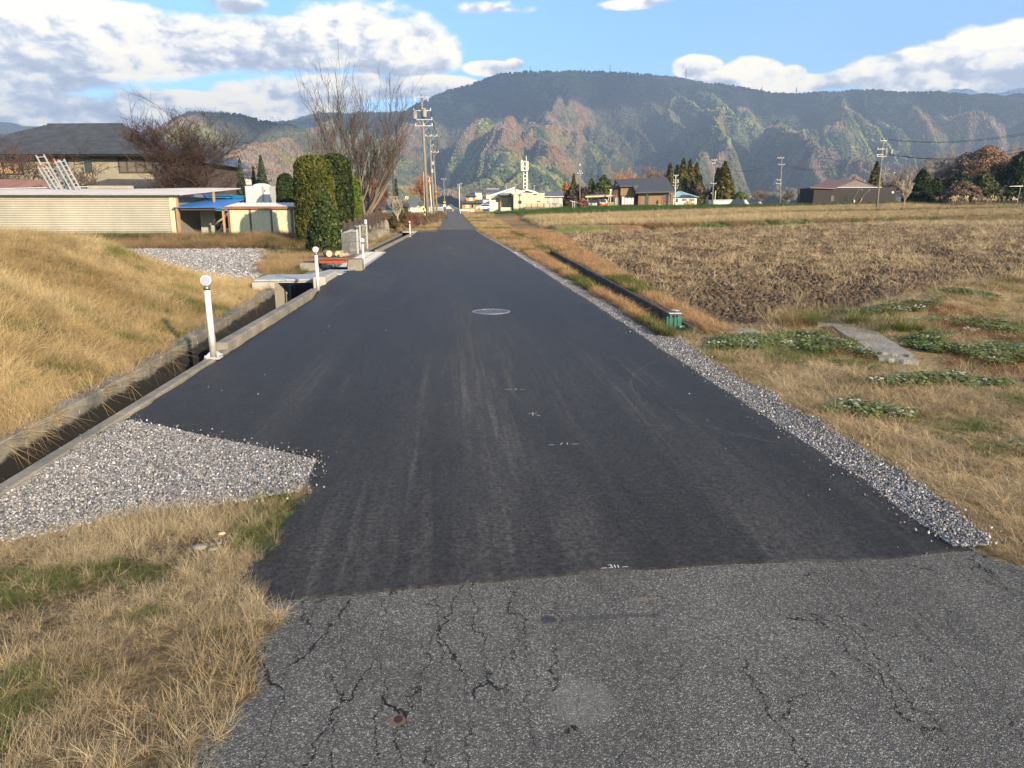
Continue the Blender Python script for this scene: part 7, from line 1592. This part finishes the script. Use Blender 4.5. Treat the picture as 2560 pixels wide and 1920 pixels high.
bare_tree('plum_tree', 'low spreading bare tree between the ladders and the wide window', 232, None, 50, 4.6, .13, (.10, .078, .06), 10, .2, 1.0, .3, 4, (3, 4), (1.25, .9, 1), 'bushy bare trees before the tiled house', (.09, .06, .05), 0.0, ratio=.74, jit=.14, forks=5, minr=.011, seglen=.3)
bare_tree('plum_tree', 'bare tree at the far left edge in front of the tiled roof', -30, None, 52, 5.6, .2, (.075, .056, .045), 19, .15, 1.0, .3, 5, (2, 4), (1.2, .9, 1), 'bushy bare trees before the tiled house', (.08, .052, .045), 0.0, ratio=.74, jit=.14, forks=6, minr=.011, seglen=.34)
bare_tree('brown_twig_tree', 'dense red brown bare shrub tree right behind the tall vase shaped one', 940, None, 55, 4.9, .09, (.15, .10, .08), 12, .05, .5, 1.0, 5, (3, 4), (1, .8, 1), None, (.16, .085, .065), 0.0, ratio=.72, jit=.08, forks=9, minr=.011)
bare_tree('pale_shrub', 'small pale twiggy tree on one thin trunk beside the concrete pillar', 995, 572, 50.5, 2.3, .055, (.36, .30, .23), 13, .35, .75, .7, 5, (2, 4), (1, .8, 1), None, (.33, .29, .23), ratio=.66, jit=.15, forks=6, minr=.006, seglen=.12)
bare_tree('orange_tree', 'broad bare tree with orange brown twigs behind the utility poles', 1068, 532, 172, 9.6, .35, (.22, .13, .08), 14, .1, .72, .7, 5, (3, 4), (1.0, .8, 1), None, (.33, .155, .065), ratio=.72, jit=.11, forks=8, minr=.035, seglen=.6)
for i, (px, pb, F, H, sq, c, lab) in enumerate(((2262, 511, 195, 11.5, 1.3, (.25, .215, .185), 'grey bare tree left in the wood, above the white sapling'), (2335, 511, 200, 14.8, 1.35, (.24, .205, .18), 'tall pale grey bare tree in the middle of the wood'), (2395, 511, 198, 13.6, 1.3, (.23, .175, .14), 'brownish bare tree where grey turns to orange'), (2508, 511, 205, 17.5, .75, (.30, .22, .17), 'tall narrow bare tree behind the large evergreen'), (2535, 511, 215, 18.0, .6, (.30, .22, .18), 'tall narrow bare poplar at the right edge'), (2200, 511, 205, 7.5, 1.3, (.21, .18, .155), 'low grey bare tree behind the large pole'))):
    bare_tree('bare_tree', lab, px, pb, F, H, .3, tuple(k_*.8 for k_ in c), 80+i, .1, .75 if sq > 1 else .25, .45 if sq > 1 else 1.4, 5, (3, 4), (sq, .9, 1), 'bare trees of the wood at right', c, ratio=.73, jit=.13, forks=7, minr=.030, seglen=.75)
RC = [(0, .12), (.22, .22), (.34, .75), (.55, 1), (.75, .92), (.9, .6), (1, .12)]
conifer('big round crown of fine orange brown twigs near the right edge', 2452, 362, 511, 192, 46, ((.19, .115, .065), (.28, .17, .095), (.38, .26, .16)), 19000, 171, 'orange_crowned_tree', 'twiggy round crowns of the wood at right', .26, .30, RC)
conifer('round crown of greyish brown twigs left of the orange one', 2402, 380, 511, 194, 34, ((.16, .12, .09), (.22, .165, .125), (.32, .25, .20)), 13000, 172, 'brown_crowned_tree', 'twiggy round crowns of the wood at right', .26, .30, RC)
bare_tree('white_sapling', 'pale leafless sapling with upswept twigs beside the black barn', 2261, 510.5, 150, 5.9, .09, (.40, .33, .25), 90, .12, .62, .9, 4, (3, 4), (1.1, .9, 1), None, (.36, .30, .23), ratio=.66, jit=.08, forks=9, minr=.022, seglen=.4)
for i, (px, pb, F, H, w, lab) in enumerate(((1760, 511, 225, 6.5, 1.2, 'pinkish bare tree between the cedars'), (1900, 515, 240, 6.2, 1.6, 'low grey bare bush tree behind the navy roofs'), (1968, 515, 230, 5.2, 1.5, 'low grey bare bush tree left of the low purple roof'), (1560, 470, 235, 7.0, 1.4, 'orange brown bare tree above the brown house roof, left'), (1640, 470, 240, 8.0, 1.3, 'dark brown bare tree above the brown house roof, right'))):
    bare_tree('bare_tree', lab, px, 515 if pb == 470 else pb, F, H+(5.5 if pb == 470 else 0), .2, ((.26, .18, .13), (.16, .13, .11), (.16, .13, .11), (.40, .22, .11), (.22, .14, .10))[i], 100+i, .25 if pb != 470 else .4, .8, .4, 4, (3, 4), (w, .9, 1), None, None, ratio=.72, jit=.13, forks=7, minr=.035, seglen=.6)
# small bushes beside the lane
def shrub(label, px, pyb, F, w, h, col, seed, n=900, leaf=.08, name='shrub', group=None, cat='shrub'):
    s = Site(px, F, 0, pyb); t = thing(name, label, cat, s.loc, s.rz, group); r = np.random.default_rng(seed); P = r.normal(0, 1, (n, 3)); P /= np.linalg.norm(P, axis=1, keepdims=True); P[:, 2] = np.abs(P[:, 2]); q = r.uniform(.55, 1.0, n)[:, None]**.5*(1+.5*(fbm(P[:, 0]*3+seed, P[:, 2]*3+P[:, 1]*2, 3, seed)-.5))[:, None]
    V = P*q*np.array([w/2, w/2, h]); c = np.array(col)*r.uniform(.55, 1.4, (n, 1)); leaf_cloud('foliage', V, P, leaf, c, t, seed, .8, 1.6); segs = []
    for i in range(60): d = r.normal(0, 1, 3); d[2] = abs(d[2])+.5; d /= np.linalg.norm(d); segs.append(((0, 0, -.1), tuple(d*np.array([w/2, w/2, h])*r.uniform(.7, 1.15)), .012, .004))
    V, F_ = tubes(segs, 3); mesh_obj('stems', V, F_, mat('stem_brown', (.20, .14, .10), .9, .2), t); return t
for a in ((1005, 548, 56, 1.6, 1.5, (.035, .045, .014), 'dark green shrub behind the pale twiggy tree'), (1021, 566, 53, 1.5, 1.05, (.13, .055, .035), 'rusty red twig shrub by the far footbridge'), (962, 562, 51, 1.5, .85, (.15, .08, .035), 'brown clipped mound at the far end of the fence'), (985, 570, 50, .9, .8, (.05, .045, .02), 'dark low shrub in front of the pale upright boulder'), (1000, 577, 49, .8, .5, (.16, .10, .05), 'low brown shrub at the foot of the pale twiggy tree'),
          (1045, 560, 62, 1.7, .95, (.12, .07, .05), 'reddish twig shrub left of the striped guard'), (1060, 560, 66, 1.4, .8, (.16, .12, .07), 'dry straw shrub below the tallest pole'), (1078, 556, 76, 1.8, 1.0, (.13, .095, .06), 'dry shrub between the first two utility poles'), (1094, 553, 86, 1.8, 1.1, (.15, .11, .07), 'dry shrub around the foot of the second pole'), (1103, 548, 104, 2.2, 1.2, (.10, .09, .045), 'greenish dry shrub past the third pole'),
          (1200, 538, 150, 4.5, .7, (.13, .085, .06), 'low brown brushwood right of the lane end')):
    shrub(a[6], a[0], a[1], a[2], a[3], a[4], a[5], int(a[0]), 1500, .06, 'shrub', 'shrubs along the lane')
shrub('small bush with red leaves beside the white machine', 765, 585, 36, .5, .5, (.22, .03, .02), 5, 500, .05)

# ---------------------------------------------------------------- grass, stubble, gravel
GM = leafmat('grass_blade', .35, .75)
def pts_in(n, x0, x1, y0, y1, rng=RNG): return x0+(x1-x0)*rng.random(n), y0+(y1-y0)*rng.random(n)
def eul(n, tilt=.25, rng=RNG): R = np.zeros((n, 3)); R[:, 0] = rng.normal(0, tilt, n); R[:, 1] = rng.normal(0, tilt, n); R[:, 2] = rng.random(n)*6.283; return R
def lean_eul(n, az, tilt, spin):
    R = np.zeros((n, 3)); ca, sa, ct, st_, cs, ss = np.cos(az), np.sin(az), np.cos(tilt), np.sin(tilt), np.cos(spin), np.sin(spin)
    # R = Rz(az) Ry(tilt) Rz(spin)
    m00 = ca*ct*cs-sa*ss; m10 = sa*ct*cs+ca*ss; m20 = -st_*cs; m21 = st_*ss; m22 = ct
    R[:, 1] = np.arcsin(-m20); R[:, 0] = np.arctan2(m21, m22); R[:, 2] = np.arctan2(m10, m00); return R
LONG = [tuft(16, .25, .0045, .06, .9, .8, s_) for s_ in range(5)]
SHORT = [tuft(18, .075, .004, .07, 1.0, .8, s_+20) for s_ in range(4)]
FLAT = [tuft(22, .15, .0035, .09, 2.6, .9, s_+40) for s_ in range(4)]
def tint(x, y, a, b, g, gs, thr, seed, var=.25):
    n1 = fbm(x*1.3, y*1.3, 4, seed); n2 = fbm(x*gs, y*gs, 4, seed+3); c = mixc(np.array(a), np.array(b), np.clip(n1*1.4-.2+RNG.normal(0, .25, len(x)), 0, 1)); m_ = np.clip(sstep(thr, thr+.10, n2)+0*n1, 0, 1); m_ = (RNG.random(len(x)) < m_*.85)[:, None]
    return np.where(m_, np.array(g)*RNG.uniform(.7, 1.4, (len(x), 1)), c*(1+RNG.normal(0, var, (len(x), 1))).clip(.4, 1.7))
GOLD, PALE, BRN = (.44, .31, .135), (.60, .47, .26), (.22, .135, .06)
# mound
n = 80000; d = .06+12*RNG.random(n)**1.35; y = 1.0+15.9*RNG.random(n); x = xwall(y)-.15-d; z = hL(x, y)
LEAN = lean_eul(n, -.4+5.5*(fbm(x*.55, y*.55, 3, 91)-.5)+RNG.normal(0, .5, n), np.clip(.86+.9*(fbm(x*.9, y*.9, 3, 92)-.5)+RNG.normal(0, .22, n), 0, 1.35), RNG.random(n)*6.283)
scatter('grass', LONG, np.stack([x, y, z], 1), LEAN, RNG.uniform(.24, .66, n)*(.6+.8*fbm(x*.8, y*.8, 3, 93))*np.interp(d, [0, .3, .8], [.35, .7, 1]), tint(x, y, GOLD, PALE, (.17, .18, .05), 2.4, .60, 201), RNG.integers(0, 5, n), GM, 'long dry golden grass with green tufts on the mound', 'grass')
# fringe hanging over the gutter wall
n = 1000; y = 3.2+11.8*RNG.random(n); k_ = sstep(.42, .6, fbm(y*1.1, y*0, 3, 77)); sel = RNG.random(n) < .25+.75*k_; y = y[sel]; n = len(y); x = xwall(y)-.13+.10*RNG.random(n); R = eul(n, .2); R[:, 1] += 1.2
scatter('grass', LONG, np.stack([x, y, 0*y+.03], 1), R, RNG.uniform(.4, .8, n), tint(x, y, GOLD, (.5, .36, .18), (.12, .15, .035), .8, .66, 203), RNG.integers(0, 5, n), GM, 'dry grass hanging over the gutter wall', 'grass')
# left corner by the old asphalt
n = 44000; x, y = pts_in(n, -3.4, -.70, 1.0, 4.05); lim = np.interp(y, [1.4, 1.8, 2.0, 2.2, 2.5, 2.62, 2.78, 3.0, 3.4, 3.9, 4.2], [-.86, -.86, -.86, -.74, -.84, -.74, -.88, -1.03, -.97, -.93, -.93])+.10+.14*(fbm(y*5, y*0, 3, 5)-.5)
ok = (y < patch_lo(x)+.02) & (x < lim) & (RNG.random(n) < np.where(fbm(x*2.2, y*2.2, 3, 211) > .60, .35, 1)); x, y = x[ok], y[ok]; n = len(x)
idx = RNG.integers(0, 8, n); sc = RNG.uniform(.11, .28, n)*np.where(idx < 4, 1.0, .36)*(.6+.8*fbm(x*2.5, y*2.5, 3, 94))
TL = tint(x, y, (.48, .36, .20), (.68, .56, .35), (.17, .20, .055), 2.0, .60, 213); gp = (((x+1.85)/.62)**2+((y-2.98-.22*(x+1.85))/.20)**2+1.6*(fbm(x*5, y*5, 3, 8)-.5) < 1) & (RNG.random(n) < .72); TL[gp] = np.array([.15, .19, .045])*RNG.uniform(.6, 1.4, (gp.sum(), 1))
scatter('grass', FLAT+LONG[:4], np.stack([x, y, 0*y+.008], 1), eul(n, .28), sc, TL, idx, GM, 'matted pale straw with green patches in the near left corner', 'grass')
# right verge
def thin(x, y, r=1.0): return RNG.random(len(x)) < r
n = 62000; yv = 2.0+11.5*RNG.random(n)**.9; xv = gout(yv)+.02+RNG.random(n)**1.15*np.interp(yv, [2, 6, 13], [4.5, 9, 19]); zz, st = hR(xv, yv)
inslab = ((xv-4.55)*.853-(yv-7.0)*.522+0 > .05) & ((xv-4.9)*.853-(yv-7.0)*.522 < .22) & (yv > 6.8) & (yv < 10.1)
ok = ((st == -1) | (st == -2)) & (~((xv > xl(yv)-.05) & (xv < xr(yv)+.10) & (yv > 9.4))) & ~inslab & (RNG.random(n) < np.where(fbm(xv*2, yv*2, 3, 222) > .62, .5, 1))
x, y, z = xv[ok], yv[ok], zz[ok]; n = len(x); gz = sstep(7.2, 8.6, y)*.055-.01
T = tint(x, y, (.48, .35, .19), (.66, .53, .32), (.16, .20, .05), 1.6, .57, 223); red = (fbm(x*.7+3, y*.9, 3, 226) > .56) & (RNG.random(n) < .55) & (x > 4.2); T[red] = np.array([.27, .105, .048])*RNG.uniform(.7, 1.3, (red.sum(), 1))
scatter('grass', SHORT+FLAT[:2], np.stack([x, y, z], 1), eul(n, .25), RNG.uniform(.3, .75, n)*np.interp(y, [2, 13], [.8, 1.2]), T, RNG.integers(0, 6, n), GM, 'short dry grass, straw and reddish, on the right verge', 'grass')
# reddish grass along the channel
n = 34000; y = 9.0+RNG.random(n)**1.25*46; side = RNG.random(n) < .42; x = np.where(side, gout(y)+RNG.random(n)*(xl(y)-gout(y)-.13), xr(y)+.15+RNG.random(n)*(xfield(y)-xr(y)-.10)); z, st = hR(x, y)
ok = (x < xfield(y)+.1); x, y, z = x[ok], y[ok], z[ok]; n = len(x)
scatter('grass', SHORT, np.stack([x, y, z], 1), eul(n, .25), RNG.uniform(.8, 1.7, n)*np.interp(y, [9, 50], [1, 1.8]), tint(x, y, (.38, .20, .10), (.50, .34, .17), (.10, .13, .03), .5, .60, 233), RNG.integers(0, 4, n), GM, 'reddish dry grass strips on both sides of the channel', 'grass')
# clover patches: real little leaves
CLV = []
for sd in range(3):
    r = random.Random(300+sd); V = []; F_ = []; S = []
    for i in range(26):
        a = r.uniform(0, 6.28); q_ = .09*sqrt(r.random()); x0, y0, z0 = q_*cos(a), q_*sin(a), r.uniform(.02, .085); az = r.uniform(0, 6.28); sz = r.uniform(.010, .020); k = len(V); tl = r.uniform(-.4, .4)
        for j in range(5): b = az+j*1.2566; V.append((x0+sz*cos(b), y0+sz*sin(b), z0+sz*tl*cos(b))); S.append(r.uniform(.8, 1.15))
        F_.append(tuple(range(k, k+5)))
    CLV.append((V, F_, S))
cl = []
for (cx, cy, rx, ry, cnt) in ((4.3, 8.3, .75, .8, 1700), (5.9, 8.0, .6, 1.0, 1300), (7.6, 9.0, 1.3, .9, 2200), (3.7, 8.6, .45, .4, 700), (6.6, 10.3, .8, .35, 600), (6.9, 5.6, .9, .6, 900), (6.6, 7.6, .9, .6, 700), (3.35, 8.4, .3, .5, 350), (4.6, 6.3, .7, .25, 350), (3.35, 5.4, .35, .3, 160), (4.3, 4.4, .5, .3, 160), (8.6, 11.2, 1.2, .4, 700)):
    cnt = int(cnt*.95); rx *= .82; ry *= .78; a = RNG.random(cnt)*6.283; q_ = (RNG.random(cnt)**.62)*(1+.35*np.sin(3*a+cx)+.2*np.sin(7*a+cy)); cl.append(np.stack([cx+rx*q_*np.cos(a), cy+ry*q_*np.sin(a)], 1))
cl = np.concatenate(cl); x, y = cl[:, 0], cl[:, 1]; ins = (y > 7.1) & (y < 9.3) & (x > np.interp(y, [7.1, 9.4], [4.62, 5.2])) & (x < np.interp(y, [7.1, 9.0], [5.0, 5.7])); x, y = x[~ins], y[~ins]; z, st = hR(x, y); n = len(x)
keep = RNG.random(n) < .05+.9*sstep(.47, .60, fbm(x*2.6, y*3.6, 3, 95)); x, y, z = x[keep], y[keep], z[keep]; n = len(x); T = np.array([.145, .19, .055])*RNG.uniform(.6, 1.7, (n, 1)); w_ = RNG.random(n) < .07; T[w_] = (.50, .52, .38)
scatter('clover', CLV, np.stack([x, y, z+.005], 1), eul(n, .12), RNG.uniform(.55, 1.0, n), T, RNG.integers(0, 3, n), leafmat('clover_leaf', .25, .55), 'green clover patches among the dry grass right of the road', 'clover')
n = 900; x, y = pts_in(n, 4.6, 6.4, 8.9, 10.1); z, st = hR(x, y); ok = RNG.random(n) < sstep(.45, .6, fbm(x*1.5, y*1.5, 3, 240)); x, y, z = x[ok], y[ok], z[ok]; n = len(x)
scatter('weeds', LONG, np.stack([x, y, z], 1), eul(n, .25), RNG.uniform(.6, 1.3, n), tint(x, y, (.30, .15, .07), (.5, .4, .2), (.16, .2, .05), .9, .5, 243), RNG.integers(0, 5, n), GM, 'tall reddish weeds behind the concrete slab', 'weeds')
# stubble: straw and clods
STR = []
for sd in range(5):
    r = random.Random(400+sd); V = []; F_ = []; S = []
    for i in range(15): blade(V, F_, S, r.gauss(0, .035), r.gauss(0, .035), r.uniform(.06, .17), .008, r.uniform(0, 6.28), r.uniform(.1, 2.6), r.uniform(0, .6), 0, 1)
    STR.append((V, F_, S))
CLOD = [rock(500+i, 1, .28) for i in range(3)]
n = 110000; yf = 10+RNG.random(n)**1.9*95; xf = xfield(yf)+RNG.random(n)**1.0*(yf*.95+6); z, st = hR(xf, yf)
ok = (st == 0) & (RNG.random(n) < .02+(.42+.25*sstep(16, 26, yf))*sstep(.47, .60, fbm(xf*2.1, yf*1.2, 3, 250))*(.4+.6*sstep(11, 26, yf))); x, y, z = xf[ok], yf[ok], z[ok]; n = len(x)
T = mixc(np.array([.38, .27, .145]), np.array([.68, .54, .32]), np.clip(RNG.normal(.5, .3, n), 0, 1)); near = sstep(17, 11.5, y-.0*x)*.45; T = T*(1-near[:, None])
scatter('stubble', STR, np.stack([x, y, z], 1), eul(n, .5), RNG.uniform(.5, 1.2, n)*np.interp(y, [10, 40, 100], [.9, 1.3, 2.0]), T, RNG.integers(0, 5, n), leafmat('straw', .2, .8), 'broken rice straw over the dark ploughed field', 'stubble')
n = 110000; yf = 10+RNG.random(n)**1.7*70; xf = xfield(yf)+RNG.random(n)*(yf*.95+6); z, st = hR(xf, yf); ok = st == 0; x, y, z = xf[ok], yf[ok], z[ok]; n = len(x)
scatter('soil_clods', CLOD, np.stack([x, y, z], 1), eul(n, 1.0), RNG.uniform(.025, .075, n)*np.interp(y, [10, 60], [1, 2]), np.array([.095, .066, .043])*RNG.uniform(.5, 1.5, (n, 1)), RNG.integers(0, 3, n), leafmat('soil', 0, 1.0), 'dark clods of the ploughed field', 'soil')
n = 60000; yf = 60+RNG.random(n)*105; xf = yf*(bx(1180)+(bx(2750)-bx(1180))*RNG.random(n)); z, st = hR(xf, yf); ok = (st > 0) & (st < 7); x, y, z, st = xf[ok], yf[ok], z[ok], st[ok]; n = len(x)
T = np.where(((st == 2) | (st == 4))[:, None], np.array([.48, .37, .20]), np.array([.24, .15, .07])); gr = (st == 6) | (((st == 1) | (st == 3)) & (fbm(x*.09, y*.3, 3, 51) > .53)); T[gr] = (.07, .13, .035); T = T*RNG.uniform(.6, 1.4, (n, 1))
scatter('stubble', STR, np.stack([x, y, z], 1), eul(n, .3), RNG.uniform(1.6, 2.8, n), T, RNG.integers(0, 5, n), leafmat('straw', .2, .8), 'straw rows and green shoots on the farther fields', 'stubble')
# bank before the sheds, yard edges, lane edges
n = 26000; y = 30.5+RNG.random(n)*8; x = -5.8-RNG.random(n)*16; z = hL(x, y); ok = RNG.random(n) < sstep(31.2, 34, y); x, y, z = x[ok], y[ok], z[ok]; n = len(x)
scatter('grass', LONG, np.stack([x, y, z], 1), eul(n, .3), RNG.uniform(.7, 1.5, n), tint(x, y, (.34, .22, .11), (.36, .25, .13), (.075, .095, .030), .55, .46, 263), RNG.integers(0, 5, n), GM, 'weedy grass bank between the gravel yard and the sheds', 'grass')
n = 16000; y = 15.5+RNG.random(n)*14; x = -3.75-RNG.random(n)*2.6; z = hL(x, y); ok = (RNG.random(n) < sstep(17, 20, y-(x+4)*.0)) & ~((x > -4.1) & (y < 18)) & (x+(y-18)*.25+.8*(fbm(x*.7, y*.7, 4, 31)-.5) > -4.5); x, y, z = x[ok], y[ok], z[ok]; n = len(x)
scatter('grass', LONG, np.stack([x, y, z], 1), eul(n, .35), RNG.uniform(.4, .9, n), tint(x, y, (.40, .27, .13), (.46, .33, .17), (.09, .11, .03), .6, .50, 273), RNG.integers(0, 5, n), GM, 'rough grass around the plate bridges', 'grass')
n = 26000; y = 28+RNG.random(n)**1.3*150; left = RNG.random(n) < .5; x = np.where(left, np.where(y < 58, -3.5, -1.15)-RNG.random(n)**1.5*(2.5+y*.05), xasph(y)+.15+RNG.random(n)**1.4*(1.2+y*.03)); z = np.where(left, hL(x, y), hR(x, y)[0]); n = len(x)
scatter('grass', SHORT, np.stack([x, y, z], 1), eul(n, .3), RNG.uniform(1.2, 2.6, n)*np.interp(y, [28, 150], [.8, 2.0]), tint(x, y, (.44, .31, .15), (.55, .40, .2), (.11, .13, .04), .3, .60, 283), RNG.integers(0, 4, n), GM, 'dry grass edges along the lane', 'grass')
# pampas
PL = []
for sd in range(3):
    r = random.Random(600+sd); V = []; F_ = []; S = []
    for i in range(14): blade(V, F_, S, r.gauss(0, .15), r.gauss(0, .15), r.uniform(.9, 1.6), .03, r.uniform(0, 6.28), r.uniform(.1, .5), r.uniform(.2, .7), 0, 2)
    for i in range(3):
        k = len(V); x0, h, a = r.gauss(0, .25), r.uniform(1.5, 2.1), r.uniform(-.3, .3); V += [(x0, 0, h-.5), (x0+a*.2+.10, .02, h-.2), (x0+a*.5, 0, h), (x0+a*.2-.10, -.02, h-.2)]; F_.append((k, k+1, k+2, k+3)); S += [1.5]*4
    PL.append((V, F_, S))
P = []
for i in range(110):
    px = rnd.choice([rnd.uniform(2370, 2470), rnd.uniform(2470, 2700)]); F0 = rnd.uniform(150, 158); q_ = Site(px, F0, 0, 516); P.append(q_.loc)
P = np.array(P); n = len(P)
scatter('pampas_grass', PL, P, eul(n, .08), RNG.uniform(.8, 1.25, n), np.array([.26, .21, .13])*RNG.uniform(.8, 1.25, (n, 1)), RNG.integers(0, 3, n), leafmat('pampas', .2, .8), 'tall pale pampas grass with white plumes at the foot of the wood', 'pampas grass')
# gravel stones
GS = [rock(700+i, 0, .22) for i in range(4)]; SM = leafmat('gravel_stone', 0, .85)
def stones(x, y, z, s0, s1, label, nm='gravel', warm=.06, br=1.0):
    n = len(x); j = RNG.random(n) < (.05 if s1 < .02 and n > 9000 else 0); x = x+j*RNG.normal(0, .07, n); y = y+j*RNG.normal(0, .07, n); z = np.where(j, np.maximum(z, .034), z); g = np.clip(RNG.gamma(2.6, .085, n)+.03, .03, .7)*br; T = np.stack([g*1.01, g, g*1.0], 1); w_ = RNG.random(n) < warm; T[w_] *= np.array([1.15, .95, .72]); S = (s0+(s1*1.1-s0)*RNG.random(n)**3.6)
    scatter(nm, GS, np.stack([x, y, z], 1), eul(n, 1.2), S, T, RNG.integers(0, 4, n), SM, label, 'gravel')
n = 90000; x = -2.56+1.66*RNG.random(n); lo, hi = patch_lo(x), patch_hi(x); y = lo-.03+(hi-lo+.0)*RNG.random(n); k_ = np.abs(x+2.6) > .0
stones(x, y, .018+.012*fbm(x*4, y*4, 3, 4)+0*x,   .0028, .011, 'crushed grey and white stones of the triangular gravel patch beside the gutter', br=.86)
n = 60000; y = 3.03+RNG.random(n)**1.7*22; x = xasph(y)-.05+RNG.random(n)*(gout(y)-xasph(y)+.08); stones(x, y, 0*x+.014, .003, .011, 'crushed stone strip along the right edge of the new asphalt', br=.86)
n = 16000; y = 20+RNG.random(n)*38; x = xasph(y)-.05+RNG.random(n)*(gout(y)-xasph(y)+.05); stones(x, y, 0*x+.015, .012, .03, 'crushed stone strip farther along the road', br=.9)
n = 70000; y = 17.2+RNG.random(n)*15; x = -3.8-RNG.random(n)*14; n1 = fbm(x*.7, y*.7, 4, 31); ok = (sstep(17.0, 18.2, y+.25*(x+4)+1.2*(n1-.5))*sstep(33.2, 31.6, y+2.2*(n1-.5))*sstep(-3.9, -4.6, x+(y-18)*.25+1.2*(n1-.5))) > RNG.random(len(x)); x, y = x[ok], y[ok]
stones(x, y, hL(x, y)+.01, .012, .035, 'pale gravel covering the yard behind the mound', br=1.0)
n = 260; y = 2.9+RNG.random(n)**1.5*16; x = np.where(RNG.random(n) < .6, RNG.normal(-1.9, .5, n), 2.4-np.abs(RNG.normal(0, .25, n))); ok = (x > left_edge(y)+.03) & (x < xasph(y)); x, y = x[ok], y[ok]
stones(x, y, 0*x+.034, .003, .008, 'loose grit scattered over the new asphalt', 'loose_grit', br=.8)
